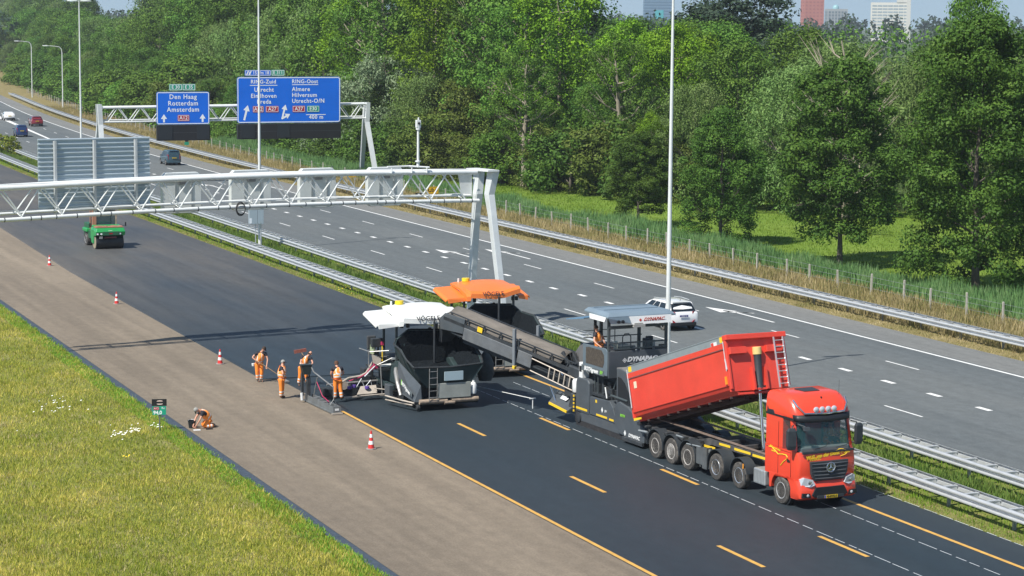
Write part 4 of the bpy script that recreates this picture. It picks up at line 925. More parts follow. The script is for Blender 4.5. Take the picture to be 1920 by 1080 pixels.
b = MB(); b.loft([ring(3.24, 1.225, .44, 2.28, .30), ring(3.32, 1.235, .40, 2.30, .32), ring(3.45, 1.225, .44, 2.30, .34), ring(3.70, 1.21, .60, 2.30, .34), ring(3.90, 1.17, .84, 2.30, .34), ring(4.00, 1.09, 1.02, 2.26, .32), ring(4.04, .92, 1.25, 2.18, .3)])
roof = b.build('roof', RED, TR, smooth=True)
b = MB(); b.box(-1.245, 1.245, 1.15, 2.27, 2.045, 3.25); b.build('rear_panel', RED, cab, bevel=.03)
for s in (-1, 1):
    b = MB(); b.add([(s*1.245,.38,2.03),(s*1.245,.50,2.03),(s*1.21,.74,3.26),(s*1.20,.62,3.26),(s*1.12,.34,2.03),(s*1.12,.46,2.03),(s*1.08,.70,3.26),(s*1.08,.58,3.26)], [(0,1,2,3),(4,7,6,5),(0,3,7,4),(1,5,6,2)]); b.build('pillar', RED, cab)
    b = MB(); b.add([(s*1.235,.50,2.06),(s*1.235,1.16,2.06),(s*1.225,1.16,3.22),(s*1.205,.76,3.22)], [(0,1,2,3)]); b.build('side_window', WGL, cab)
    b = MB()                                             # lower side panel with the wheel arch
    arc = [(1.20+.66*math.cos(a), .50+.66*math.sin(a)) for a in np.linspace(math.pi*.97, .03, 13)]
    poly = [(.56,.42)] + [(max(.56, u), w) for u, w in arc] + [(1.98,.48),(2.02,.98),(2.02,1.04),(.56,1.04)]
    # arch polygon: above the wheel only
    poly = [(.30,1.06),(.30,.95),(.50,.62),(.54,.44)] + [(u, w) for u, w in arc] + [(1.92,.50),(1.98,.52),(2.0,1.06)]
    b.prism(poly, 'x', s*1.245, s*.98); b.build('wheel_arch', RED, TR, bevel=.012)
    b = MB(); b.box(s*1.20 if s>0 else -1.225, 1.225 if s>0 else -1.20, .34, .56, .36, .95); b.build('step_panel', RED, TR)
    b = MB(); b.lathe([(.60,-.10),(.60,.10)], (s*1.05, 1.20, .52), 'x', 18); b.build('arch_liner', BLK, TR)
    wheel(TR, s*1.08, 1.20, .505, .505, .30, s)
b = MB()                                                 # bumper
b.loft([ring(.34, 1.20, .06, .52, .20), ring(.42, 1.245, -.04, .56, .22), ring(.62, 1.25, -.06, .56, .24), ring(.86, 1.25, -.02, .50, .24), ring(1.02, 1.24, .06, .42, .22)])
bump = b.build('bumper', RED, TR, smooth=True)
b = MB(); b.prism([(-.62,.43),(.62,.43),(.76,.52),(.60,.80),(-.60,.80),(-.76,.52)], 'y', -.125, -.05); b.build('air_intake', BLK, bump, bevel=.01)
b = MB(); b.box(-.56, .56, -.17, -.125, .40, .50); b.build('plate_holder', DGREY, bump)
b = MB(); b.box(-.26, .28, -.186, -.171, .40, .51); pl = b.build('number_plate', PLY, bump); text('42-BVG-5', .105, INK, pl, (.03, -.19, .455), ext=.001, bold=.004)
b = MB(); b.box(-.265, -.215, -.190, -.187, .40, .51); b.build('plate_band', mat('plate_blue', (.02,.06,.45), .4), pl)
for s in (-1, 1):
    b = MB(); b.prism([(s*.80,.44),(s*1.16,.46),(s*1.14,.62),(s*.84,.60)], 'y', -.105, -.02); b.build('fog_lamp_recess', BLK, bump)
    b = MB(); b.lathe([(.001,-.03),(.05,-.02),(.055,.0)], (s*.93, -.10, .53), 'y', 10); b.build('fog_lamp', LAMPG, bump)
    b = MB(); b.loft([[(s*.62,-.10,.90),(s*.80,-.09,.83),(s*1.15,.03,.86),(s*1.18,.08,1.10),(s*1.03,-.01,1.16),(s*.72,-.08,1.08)],[(s*.62,.05,.90),(s*.80,.06,.83),(s*1.13,.14,.86),(s*1.16,.17,1.10),(s*1.01,.12,1.16),(s*.72,.09,1.08)]])
    hl = b.build('headlight', LAMPG, TR)
    b = MB(); b.lathe([(.001,-.012),(.07,-.005),(.075,0)], (s*.86, -.105, .99), 'y', 12); b.build('lens', CHROME, hl)
b = MB()                                                 # grille: dark slats in a shield
b.prism([(-.80,1.72),(.80,1.72),(.76,1.28),(.62,1.02),(-.62,1.02),(-.76,1.28)], 'y', -.055, .08); gr = b.build('grille', DGREY, TR, bevel=.015)
for i, z in enumerate((1.63, 1.50, 1.36, 1.23, 1.11)):
    w = .76-.035*i; b = MB(); b.loft([[(-w,-.045,z-.045),(-w,-.045,z+.02),(-w,-.075,z+.0)],[(0,-.07,z-.055),(0,-.07,z+.02),(0,-.105,z-.01)],[(w,-.045,z-.045),(w,-.045,z+.02),(w,-.075,z)]]); b.build('slat', mat('slat_grey', (.075,.085,.095), .35, .2), gr)
b = MB(); b.lathe([(.17,.0),(.19,-.02),(.19,-.035),(.17,-.045),(.155,-.03),(.17,.0)], (0,-.10,1.50), 'y', 24)
for k in range(3):
    a = math.pi/2+2*math.pi*k/3; c = Vector((0,-.135,1.50)); e = c+Vector((math.cos(a)*.165, .01, math.sin(a)*.165)); q = Vector((-math.sin(a),0,math.cos(a)))*.024
    b.add([c+q, c-q, e, c+Vector((0,-.015,0))], [(0,2,3),(1,3,2),(0,1,2)])
b.build('emblem', CHROME, gr, smooth=False)
b = MB(); b.box(-1.10,1.10,.03,.10,2.0,2.10)           # windscreen base, sun visor, windscreen
b.build('wiper_panel', DGREY, TR, bevel=.02)
b = MB(); b.loft([[(x, y0, 2.06) for x, y0 in ((-1.13,.40),(-1.0,.20),(-.6,.12),(0,.10),(.6,.12),(1.0,.20),(1.13,.40))], [(x, y0, 3.28) for x, y0 in ((-1.09,.62),(-.98,.46),(-.6,.39),(0,.37),(.6,.39),(.98,.46),(1.09,.62))]], cap=False)
ws = b.build('windscreen', WGL, TR, smooth=True)
fr = MB(); pts = [(-1.14,.42,2.06),(-1.0,.19,2.04),(-.6,.11,2.03),(0,.09,2.03),(.6,.11,2.03),(1.0,.19,2.04),(1.14,.42,2.06)]; fr.tube(pts, .045, 6)
fr.tube([(-1.14,.42,2.06),(-1.10,.65,3.24)], .055, 6); fr.tube([(1.14,.42,2.06),(1.10,.65,3.24)], .055, 6); fr.build('windscreen_frame', BLK, TR, smooth=True)
for x0 in (-.55, .35):
    b = MB(); b.tube([(x0,.07,2.16),(x0+.45,.10,2.22),(x0+.62,.14,2.36)], .012, 5); b.build('wiper', BLK, ws)
b = MB(); b.loft([[(x, y0-.02, 3.13+dz) for x, y0, dz in ((-1.2,.55,0),(-1.05,.33,0),(-.6,.24,-.02),(0,.22,-.03),(.6,.24,-.02),(1.05,.33,0),(1.2,.55,0))], [(x, y0+.02, 3.36) for x, y0 in ((-1.22,.55),(-1.08,.40),(-.6,.33),(0,.31),(.6,.33),(1.08,.40),(1.22,.55))]], cap=False)
vz = b.build('sun_visor', BLK, TR, smooth=True); vz.modifiers.new('thick', 'SOLIDIFY').thickness = .03
b = MB(); b.add([(-.30,1.22,4.065),(.34,1.22,4.065),(.40,1.80,4.085),(-.36,1.80,4.085),(-.30,1.22,3.98),(.34,1.22,3.98),(.40,1.80,4.0),(-.36,1.80,4.0)], [(0,1,2,3),(0,4,5,1),(1,5,6,2),(2,6,7,3),(3,7,4,0)]); b.build('roof_hatch', DGREY, roof)
b = MB(); b.add([(-1.245,1.72,3.22),(-1.245,2.22,3.20),(-1.19,2.24,3.66),(-1.16,1.92,3.66)], [(0,1,2,3)]); b.add([(-1.15,1.72,3.22),(-1.15,2.22,3.20),(-1.09,2.24,3.66),(-1.06,1.92,3.66)], [(0,1,2,3)]); b.loft([[(-1.26,1.72,3.22),(-1.26,2.22,3.20),(-1.20,2.24,3.66),(-1.17,1.92,3.66)],[(-1.1,1.72,3.22),(-1.1,2.22,3.20),(-1.0,2.24,3.66),(-1.0,1.92,3.66)]]); b.build('side_vent', BLK, roof, bevel=.02)
b = MB(); b.box(-1.258, -1.235, .42, 2.28, 3.17, 3.24); b.build('trim_strip', BLK, cab)
b = MB(); b.box(-1.256, -1.246, .56, .575, 1.10, 3.0); b.box(-1.256, -1.246, 1.40, 1.415, 1.10, 3.0); b.box(-1.256, -1.246, .56, 2.2, 1.98, 1.992); b.build('door_seam', mat('seam', (.10,.01,.01), .6), cab)
b = MB(); b.prism([(.62,1.62),(.80,1.62),(.80,1.74),(.62,1.70)], 'x', -1.265, -1.246); b.build('door_handle', BLK, cab)
# roof light bar
b = MB(); b.tube([(-1.10,.74,3.86),(-1.05,.52,3.66),(-.84,.36,3.41),(0,.30,3.38),(.84,.36,3.41),(1.05,.52,3.66),(1.10,.74,3.86)], .038, 8); lb = b.build('light_bar', CHROME, TR, smooth=True)
for x in (-.38,-.13,.13,.38):
    b = MB(); b.lathe([(.06,.06),(.105,.02),(.11,-.02),(.095,-.035),(.001,-.045)], (x,.33,3.53), 'y', 14); b.tube([(x,.35,3.44),(x,.35,3.39)], .015, 5); b.build('spot_lamp', LAMPG, lb, smooth=True)
b = MB(); b.tube([(.1,.75,3.80),(.1,.75,3.92)], .03, 6); b.tube([(.95,.9,3.7),(.98,.92,4.45)], .006, 4); b.tube([(.55,1.3,3.95),(.55,1.3,4.02)], .035, 6); b.build('aerial', BLK, roof)
for s in (-1, 1):                                        # mirrors on arms
    b = MB(); b.tube([(s*1.22,.50,3.00),(s*1.36,.34,2.98),(s*1.42,.30,2.85)], .03, 6); b.tube([(s*1.22,.48,2.22),(s*1.40,.32,2.22)], .025, 6)
    b.loft([[(s*1.30,.22,2.16),(s*1.56,.26,2.16),(s*1.56,.36,2.16),(s*1.30,.34,2.16)],[(s*1.28,.18,2.3),(s*1.60,.24,2.3),(s*1.60,.38,2.3),(s*1.28,.34,2.3)],[(s*1.28,.18,2.84),(s*1.60,.24,2.84),(s*1.60,.38,2.84),(s*1.28,.34,2.84)],[(s*1.34,.24,2.94),(s*1.54,.26,2.94),(s*1.54,.34,2.94),(s*1.34,.34,2.94)]])
    b.build('mirror', DGREY, TR, bevel=.02)
b = MB(); b.tube([(-1.10,.42,3.05),(-.95,.12,2.98)], .03, 6); b.loft([[(-1.05,.05,2.84),(-.80,.0,2.84),(-.80,.10,2.84),(-1.05,.14,2.84)],[(-1.05,.10,2.98),(-.80,.05,2.98),(-.80,.16,2.98),(-1.05,.2,2.98)]]); b.build('kerb_mirror', DGREY, TR, bevel=.02)
# lettering on the front and the door
YL = mat('letter_yellow', (.85,.55,.03), .4)
text('W.G. van der Donk & Zn.', .175, YL, cab, (-.02, .045, 1.93), rot=(R_(90), R_(-5), 0), ext=.004, bold=.010, shear=.25)
text('VINKEL', .15, YL, cab, (-.55, .050, 1.80), rot=(R_(90), R_(-4), 0), ext=.004, bold=.005)
b = MB(); pa = [(.30+.42*t, .045, 2.05+.05*math.sin(t*3.1)) for t in np.linspace(0, 1, 8)]+[(.78,.05,2.02),(.80,.05,1.94),(.70,.05,1.88),(.52,.05,1.84)]; b.tube(pa, .017, 5); b.build('swirl', YL, cab)
b = MB(); pa = [(-1.255, .46+.2*t, 1.92-.04*t+.03*math.sin(t*6)) for t in np.linspace(0, 1, 5)]; pa = [(-1.258, y, z) for y, z in ((2.02,1.98),(1.82,1.99),(1.60,1.90),(1.38,1.80),(1.10,1.85),(.88,1.86),(.78,1.80),(.86,1.70),(1.05,1.58),(1.22,1.42))]; b.tube(pa, .020, 5); b.build('swirl', YL, cab)
text('W.G. van der Donk', .085, YL, cab, (-1.262, 1.60, 1.99), rot=(R_(90), R_(6), R_(-90)), ext=.003, bold=.004, shear=.2); text('VINKEL', .07, YL, cab, (-1.262, 1.72, 1.86), rot=(R_(90), 0, R_(-90)), ext=.003, bold=.003)
# interior, driver comes later
b = MB(); b.box(-1.05,1.05,.28,.62,1.98,2.20); b.build('dashboard', mat('dashboard', (.22,.26,.25), .7), TR, bevel=.05)
for x in (-.62, .62):
    b = MB(); b.box(x-.25,x+.25,1.0,1.12,2.0,2.95); b.box(x-.25,x+.25,.70,1.1,1.95,2.15); b.build('seat', SEATM, TR, bevel=.05)
b = MB(); b.lathe([(.22,-.012),(.235,0),(.22,.012),(.205,0),(.22,-.012)], (0,0,0), 'z', 20); sw_ = b.build('steering_wheel', BLK, TR, smooth=True); sw_.location = (.62,.60,2.32); sw_.rotation_euler = (R_(35),0,0)
# tractor rear frame
b = MB()
for x in (-.42,.42): b.box(x-.05, x+.05, 2.2, 7.2, .72, 1.02)
b.box(-.45,.45,3.0,3.15,.75,1.0); b.box(-.45,.45,5.0,5.15,.75,1.0); b.build('tractor_frame', CHAS, TR)
b = MB(); b.box(-1.20,-.55,2.34,3.15,.42,1.0); tk = b.build('fuel_tank', mat('tank_aluminium', (.52,.54,.54), .38, .6, var=.1, vs=4, dirt=.3), TR, bevel=.06)
rb_ = MB()
for i in range(7): rb_.box(-1.212,-1.19,2.42+i*.10,2.45+i*.10,.46,.96)
rb_.build('tank_rib', GALV_D, tk)
b = MB(); b.box(.55,1.2,2.4,3.4,.42,1.0); b.build('battery_box', CHAS, TR, bevel=.03)
def mudguard(par, x0, x1, y, z, r, a0=10, a1=170, m=DGREY):
    b = MB(); A = np.linspace(R_(a0), R_(a1), 15)
    b.loft([[(x0, y+r*math.cos(a), z+r*math.sin(a)), (x1, y+r*math.cos(a), z+r*math.sin(a)), (x1, y+(r-.03)*math.cos(a), z+(r-.03)*math.sin(a)), (x0, y+(r-.03)*math.cos(a), z+(r-.03)*math.sin(a))] for a in A])
    return b.build('mudguard', m, par, smooth=True)
RIM2 = mat('rim_bright', (.70,.71,.72), .25, .8, var=.1, vs=7, dirt=.2, dcol=(.3,.22,.15))
for s in (-1, 1):
    wheel(TR, s*1.08, 4.10, .50, .50, .30, s, RIM2, .02, 10)
    wheel(TR, s*1.02, 5.73, .51, .51, .44, s, RIM2, .30, 8)
    mudguard(TR, s*.82, s*1.26, 4.10, .56, .62, 0, 172); mudguard(TR, s*.72, s*1.26, 5.73, .56, .64, 5, 195)
    b = MB(); b.box(min(s*.8,s*1.25), max(s*.8,s*1.25), 3.62, 3.66, .35, .62); b.build('mud_flap', DGREY, TR)
b = MB(); b.box(-1.27,-1.25,3.72,3.78,.82,1.0); b.build('side_marker', AMBER, TR)
b = MB(); b.lathe([(.42,.0),(.44,.05),(.30,.09),(.001,.09)], (0,5.35,1.02), 'z', 18); b.box(-.5,.5,4.9,5.8,1.0,1.04); b.build('fifth_wheel', CHAS, TR, smooth=False)
rx = MB(); rnd = random.Random(8)
for i in range(14): a = Vector((rnd.uniform(-.35,.35), 2.35+rnd.uniform(0,.2), rnd.uniform(1.0,1.5))); rx.tube([a, a+Vector((rnd.uniform(-.2,.2), rnd.uniform(.3,.9), rnd.uniform(-.3,.3))), Vector((rnd.uniform(-.3,.3), 3.6+rnd.uniform(0,.8), 1.05))], .018, 5)
rx.build('air_hose', mat('hose_black', (.02,.02,.02), .5), TR, smooth=True)
# ---------------- trailer chassis
TY = 5.05
b = MB()
for x in (-.62, .62):
    b.prism([(3.05,1.18),(7.0,1.10),(8.0,.80),(11.9,.78),(12.1,1.02),(8.2,1.10),(7.2,1.33),(3.05,1.40)], 'x', x-.07, x+.07)
for y in (3.2,4.3,5.4,6.5,7.6,8.7,9.8,10.9,11.7): b.box(-.62,.62,y,y+.12,.98 if y > 7 else 1.16,1.06 if y > 7 else 1.30)
fr_ = b.build('trailer_frame', mat('frame_worn', (.075,.075,.075), .65, .2, var=.4, vs=3, dirt=.6, dcol=(.20,.165,.14)), TR)
b = MB()
for x in (-.62,.62): b.box(x-.09, x+.09, 3.0, 11.9, 1.405, 1.43, 0)
b.build('top_rail', mat('rail_rust', (.20,.15,.12), .7, .2, var=.3, vs=4), TR)
for x in (-.62,.62): pass
for i, (y0, y1) in enumerate(((3.1,4.0),(4.15,5.3),(5.6,6.4),(6.7,7.6),(8.0,9.4))):
    b = MB(); b.prism([(y0,1.22 if y0 < 6.6 else .96),(y1,1.20 if y0 < 6.4 else .93),(y1,1.29 if y0 < 6.4 else 1.02),(y0,1.31 if y0 < 6.6 else 1.05)], 'x', -.705, -.693); b.build('reflective_strip', YELT, TR)
RIM3 = mat('rim_muddy', (.52,.49,.45), .6, .3, var=.25, vs=7, dirt=.45, dcol=(.15,.12,.10))
for y in (7.87, 9.15, 10.42):
    for s in (-1, 1):
        wheel(TR, s*1.06, y, .50, .52, .34, s, RIM3, .04, 10)
        mudguard(TR, s*.84, s*1.27, y, .54, .64, -8, 188)
    b = MB(); b.tube([(-1.0,y,.5),(1.0,y,.5)], .07, 8); b.build('axle', CHAS, TR)
b = MB(); b.box(-1.24,-1.20,6.75,7.2,.40,1.05); b.box(-1.24,-1.20,6.42,6.74,.28,1.1); b.box(-1.22,-.7,6.9,6.96,.3,1.0); b.build('side_guard', mat('guard_grey', (.085,.095,.10), .6, var=.2, vs=3, dirt=.35), TR)
b = MB(); b.tube([(-1.23,7.95,1.02),(-1.23,6.9,1.08)], .03, 6); b.tube([(-1.2,8.8,1.2),(-1.2,8.3,1.2)], .035, 6); b.tube([(-1.15,11.2,.9),(-1.15,11.9,.85)], .05, 6); b.tube([(-1.0,6.6,.25),(-1.0,6.6,1.0)], .05, 6); b.build('landing_leg', GALV_D, TR)
for i in range(9):
    b = MB(); y = 7.5+i*.58; b.box(-1.1+rnd.uniform(0,.2), -.72, y, y+rnd.uniform(.15,.35), 1.0, 1.06+rnd.uniform(0,.12)); b.build('bracket', CHAS, TR, bevel=.02)
# ---------------- tipping body, raised about sixteen degrees on its rear hinge
TB = empty('tipping_body', (0, 12.15, 1.18)); TB.parent = TR; TB.rotation_euler = (R_(-16.9), 0, 0)
LB = 7.85; HB = 2.02
b = MB()                                                 # local: y from 0 (rear hinge) to -LB (front)
def wall(b, s):
    # outer side wall with rolled lower edge and top lip
    b.prism([(s*.95,.0),(s*1.16,.20),(s*1.22,.34),(s*1.25,.36),(s*1.25,HB-.30),(s*1.30,HB-.26),(s*1.30,HB-.06),(s*1.18,HB-.04),(s*1.17,.40),(s*.9,.08)], 'y', -LB, .02)
wall(b, -1); wall(b, 1); b.box(-.97,.97,-LB,.0,-.02,.06)
body = b.build('side_walls', RED_T, TB)
b = MB(); b.box(-1.30,1.30,-LB-.03,-LB+.06,.10,HB+.12); b.prism([(-1.32,HB+.02),(1.32,HB+.02),(1.32,HB+.22),(-1.32,HB+.22)], 'y', -LB-.22, -LB+.10); b.box(-1.31,-1.20,-LB-.10,-LB+.02,.2,HB+.1); b.box(1.20,1.31,-LB-.10,-LB+.02,.2,HB+.1)
fw = b.build('front_wall', RED_T, TB, bevel=.02)
for x0, x1 in ((-1.22,-.50),(.38,1.05)):
    b = MB(); b.prism([(x0,HB-.52),(x1,HB-.52),(x1,HB-.26),(x0,HB-.26)], 'y', -LB-.24, -LB-.03); b.build('sheet_roll_box', RED_T, fw, bevel=.015)
b = MB(); b.box(-.32,-.24,-LB-.16,-LB-.03,.12,.95); b.box(.24,.32,-LB-.16,-LB-.03,.12,.95); b.box(-.34,.34,-LB-.10,-LB-.03,.10,.18); b.build('cylinder_bracket', RED_T, fw)
b = MB(); b.box(-1.29,-1.21,-LB+.05,-.1,HB-.28,HB+.22); b.box(-1.305,-1.20,-LB+.05,-.1,HB+.20,HB+.235); gb = b.build('side_board', GREYB, TB)
b = MB(); b.box(1.21,1.29,-LB+.05,-.1,HB-.28,HB+.22); b.build('side_board', GREYB, TB)
for y0 in (-LB+.06, -.42):
    b = MB(); b.box(-1.296,-1.291,y0,y0+.26,HB-.02 if y0 < -1 else HB-.02,HB+.20); b.build('corner_marking', YELT, gb)
b = MB(); b.box(-1.298,-1.291,-LB+.55,-LB+.98,HB-.08,HB+.08); bd = b.build('badge', mat('badge_white', (.7,.7,.7), .4), gb); b = MB(); b.box(-1.302,-1.299,-LB+.78,-LB+.96,HB-.07,HB+.07); b.build('badge_mark', mat('badge_red', (.6,.05,.03), .4), bd)
b = MB(); b.box(-1.262,-1.252,-.62,-.40,HB-.72,HB-.45); b.build('sticker', mat('sticker_cream', (.7,.62,.45), .5), TB)
b = MB(); b.prism([(-.62,.02),(-.05,.02),(-.05,.13),(-.62,.10)], 'x', -1.27, -1.22); b.build('reflective_strip', YELT, TB)
b = MB(); b.box(-1.31,-1.22,-LB+.20,-LB+.28,.42,.72); b.build('reflective_strip', AMBER, TB)
b = MB(); b.box(-1.24,1.24,-.02,.08,.12,HB-.05); b.build('tailgate', RED_T, TB, bevel=.02)
b = MB(); b.tube([(-1.30,-.06,.55),(-1.30,-.05,HB+.1)], .025, 6); b.tube([(-1.33,-LB+.04,.9),(-1.33,-LB+.04,HB)], .02, 6); b.tube([(-1.33,-LB+.04,1.35),(-1.34,-LB-.02,.95)], .03, 6); b.build('tie_rod', GALV, TB)
b = MB()
for x in (-.45,.45): b.box(x-.08,x+.08,-LB+.3,-.1,-.20,-.02)
for i in range(9): b.box(-1.0,1.0,-LB+.5+i*.82,-LB+.6+i*.82,-.10,-.02)
b.build('underframe', mat('underbody_dark', (.05,.03,.028), .8, dirt=.4), TB)
hp = MB(); n = 16; vs = []                               # load of asphalt inside
for j in range(n+1):
    for i in range(9): x = -1.15+2.3*i/8; y = -LB+.1+(LB-.2)*j/n; vs.append((x, y, .35+.75*math.sin(math.pi*i/8)*(.5+.5*j/n)*.6+.35*(j/n)+rnd.uniform(-.05,.05)))
hp.add(vs, [(j*9+i, j*9+i+1, j*9+i+10, j*9+i+9) for j in range(n) for i in range(8)]); hp.build('asphalt_load', mat('hot_asphalt', (.018,.018,.020), .8, bump=1, bs=12), TB)
# aluminium ladder leaning on the front wall
b = MB()
for x in (.72, 1.12): b.beam((x,-LB-.26,.12), (x,-LB-.26,HB+.02), .04, .06)
for i in range(8): b.tube([(.72,-LB-.26,.26+i*.235),(1.12,-LB-.26,.26+i*.235)], .018, 6)
b.build('ladder', mat('ladder_aluminium', (.72,.72,.72), .3, .6), TB)
# hydraulic cylinder
cy = MB(); p0 = Vector((.02, 4.35, 1.15)); p1 = Vector((.02, 5.02, 5.15)); d = p1-p0
cy.tube([p0, p0+d*.62], .065, 12); cyl = cy.build('cylinder_rod', CHROME, TR, smooth=True)
b = MB(); b.tube([p0+d*.60, p0+d*.615, p0+d*.63, p0+d*.93], [.17,.19,.155,.15], 14); b.box(-.26,.30,4.66,4.86,3.62,3.72); b.build('cylinder_barrel', DGREY, TR, smooth=True)
b = MB(); b.tube([p0+d*.93, p0+d*.995, p0+d*1.0], [.175,.175,.13], 14); b.build('cylinder_cap', mat('cap_cream', (.68,.52,.20), .5), TR, smooth=True)
# ================================================================ material feeder with the long conveyor
DYG = mat('machine_dark_grey', (.075,.088,.100), .5, .1, var=.12, vs=1.5, dirt=.28, dcol=(.15,.14,.13))
DYD = mat('machine_black_grey', (.030,.036,.042), .6, .1, var=.3, vs=2.5, dirt=.35, dcol=(.12,.11,.10))
DYL = mat('machine_pale_hood', (.20,.195,.185), .6, .1, var=.12, vs=2, dirt=.3, dcol=(.28,.25,.21))
WH = mat('panel_white', (.74,.75,.74), .4, dirt=.12); CANB = mat('canopy_blue_grey', (.19,.25,.30), .4, .1, var=.08, vs=1.2)
YM = mat('marking_yellow', (.80,.53,.03), .4, dirt=.2); RUBB = mat('track_rubber', (.022,.022,.024), .8, dirt=.5, dcol=(.10,.09,.085), vs=5)
BELT = mat('belt_dusty', (.14,.124,.106), .85, var=.25, vs=1.2, dirt=.35, dcol=(.10,.09,.085), stretch=(3,.6,1))
MESHM = mat('perforated_sheet', (.085,.070,.055), .8, .2, var=.35, vs=9, bump=1, bs=60); GLT = glass('cab_glass', (.10,.14,.15), .03, .22); LGRN = mat('letter_green', (.22,.55,.06), .4)
FE = empty('material_feeder', (40.42, 79.55, 0), R_(3.5), 'dark grey tracked material feeder between the raised red tipper and the pavers', 'material feeder')
def track(par, x, y0, y1, r, w, name='track'):
    b = MB(); P = []; n = 9
    for k in range(n): a = -math.pi/2-math.pi*k/(n-1); P.append((y0+r+r*math.cos(a), r+r*math.sin(a)))
    for k in range(n): a = math.pi/2-math.pi*k/(n-1); P.append((y1-r+r*math.cos(a), r*1.0+r*math.sin(a)))
    b.prism(P, 'x', x-w/2, x+w/2); t = b.build(name, RUBB, par)
    b = MB(); L = 0; pts = []
    for i in range(len(P)):
        a = Vector(P[i]); c = Vector(P[(i+1)%len(P)]); d = (c-a).length; m = max(1, int(d/.16))
        for j in range(m): pts.append((a.lerp(c, (j+.5)/m), (c-a).normalized()))
    for q, d in pts:
        nrm = Vector((d.y, -d.x)); 
        if nrm.dot(q-Vector(((y0+y1)/2, r))) < 0: nrm = -nrm
        e = [q-d*.035, q+d*.035, q+d*.03+nrm*.035, q-d*.03+nrm*.035]; b.prism([(v.x, v.y) for v in e], 'x', x-w/2-.01, x+w/2+.01)
    b.build('track_pads', RUBB, t)
    for yy in (y0+r, y1-r):
        b = MB(); b.lathe([(r*.62,-w/2-.02),(r*.6,-w/2-.05),(r*.2,-w/2-.06),(.001,-w/2-.06)], (x,yy,r), 'x', 18); b.build('drive_wheel', DYD, t)
    return t
for s in (-1, 1):
    track(FE, s*1.15, .95, 6.15, .36, .50)
    b = MB(); b.prism([(1.35,.22),(5.8,.22),(5.8,.52),(5.5,.62),(1.5,.62),(1.35,.5)], 'x', s*1.41, s*1.36); b.build('track_frame', DYG, FE, bevel=.02)
    b = MB(); b.prism([(2.35,.62),(4.75,.66),(4.75,1.42),(3.0,1.48),(2.72,1.25)], 'x', s*1.44, s*.9); sp = b.build('side_panel', DYG, FE, bevel=.02)
    b = MB(); b.box(min(s*1.452,s*1.440), max(s*1.452,s*1.440), 3.2, 4.15, .70, .78); b.box(min(s*1.452,s*1.440), max(s*1.452,s*1.440), 2.62, 3.0, .68, .76); b.build('yellow_stripe', YM, sp)
    b = MB(); b.box(min(s*1.452,s*1.440), max(s*1.452,s*1.440), 4.1, 4.24, 1.24, 1.36); b.build('yellow_label', YM, sp)
    b = MB(); b.prism([(4.85,.60),(6.05,.60),(6.05,1.9),(5.9,2.1),(5.0,2.1),(4.85,1.95)], 'x', s*1.44, s*.78); rp = b.build('rear_pod', DYG, FE, bevel=.05)
    b = MB(); b.box(min(s*1.452,s*1.440), max(s*1.452,s*1.440), 4.98, 5.98, .72, .81); b.build('yellow_stripe', YM, rp)
    # arched engine hood side and hopper wing
    b = MB(); arc = [(2.5,1.4),(2.5,2.95),(2.1,2.98),(1.7,2.90),(1.3,2.70),(1.0,2.42),(.80,2.05),(.70,1.60),(.72,1.35)]; b.prism(arc, 'x', s*1.40, s*1.28); hs = b.build('hood_side', DYG, FE, bevel=.03)
    b = MB(); arc = [(2.36,1.55),(2.36,2.62),(2.1,2.60),(1.75,2.42),(1.45,2.10),(1.28,1.70),(1.26,1.55)]; b.prism(arc, 'x', s*1.415, s*1.40); b.build('hood_window', mat('dark_grille', (.018,.020,.024), .35), hs)
    b = MB(); b.prism([(2.45,.60),(2.45,1.42),(2.1,1.62),(1.3,1.50),(.45,1.05),(-.05,.80),(-.05,.22),(.4,.12),(2.1,.30)], 'x', s*1.50, s*1.30); wp = b.build('hopper_side', DYG, FE, bevel=.03)
    b = MB(); b.box(-.06+(-1.56 if s<0 else 1.50), .0+(-1.50 if s<0 else 1.56), -.10, 1.6, .10, .26); b.build('bumper_bar', DYD, wp, bevel=.02)
b = MB(); b.loft([[(x, 2.52, 2.98), (x, 2.1, 3.01), (x, 1.7, 2.93), (x, 1.3, 2.73), (x, 1.0, 2.45), (x, .80, 2.08), (x, .70, 1.63), (x, .85, 1.63), (x, 1.1, 2.3), (x, 1.8, 2.8), (x, 2.52, 2.9)] for x in (-1.38, 1.38)]); hd = b.build('engine_hood', DYL, FE)
for i in range(6):
    b = MB(); b.box(-1.15, -.1, 1.02+i*.17, 1.06+i*.17, 2.46+i*.085, 2.56+i*.085); b.build('vent_slot', INK, hd)
b = MB(); b.box(-1.3,1.3,-.05,.9,.25,.45); b.box(-1.25,1.25,-.35,-.1,.35,.6); b.build('push_roller_frame', DYD, FE)
b = MB(); b.tube([(-1.1,-.42,.48),(1.1,-.42,.48)], .10, 10); b.build('push_roller', RUBB, FE, smooth=True)
b = MB(); b.box(-1.3,1.3,.9,6.0,.5,1.35); b.box(-.95,.95,2.4,6.3,1.3,2.35); b.build('machine_frame', DYD, FE, bevel=.02)
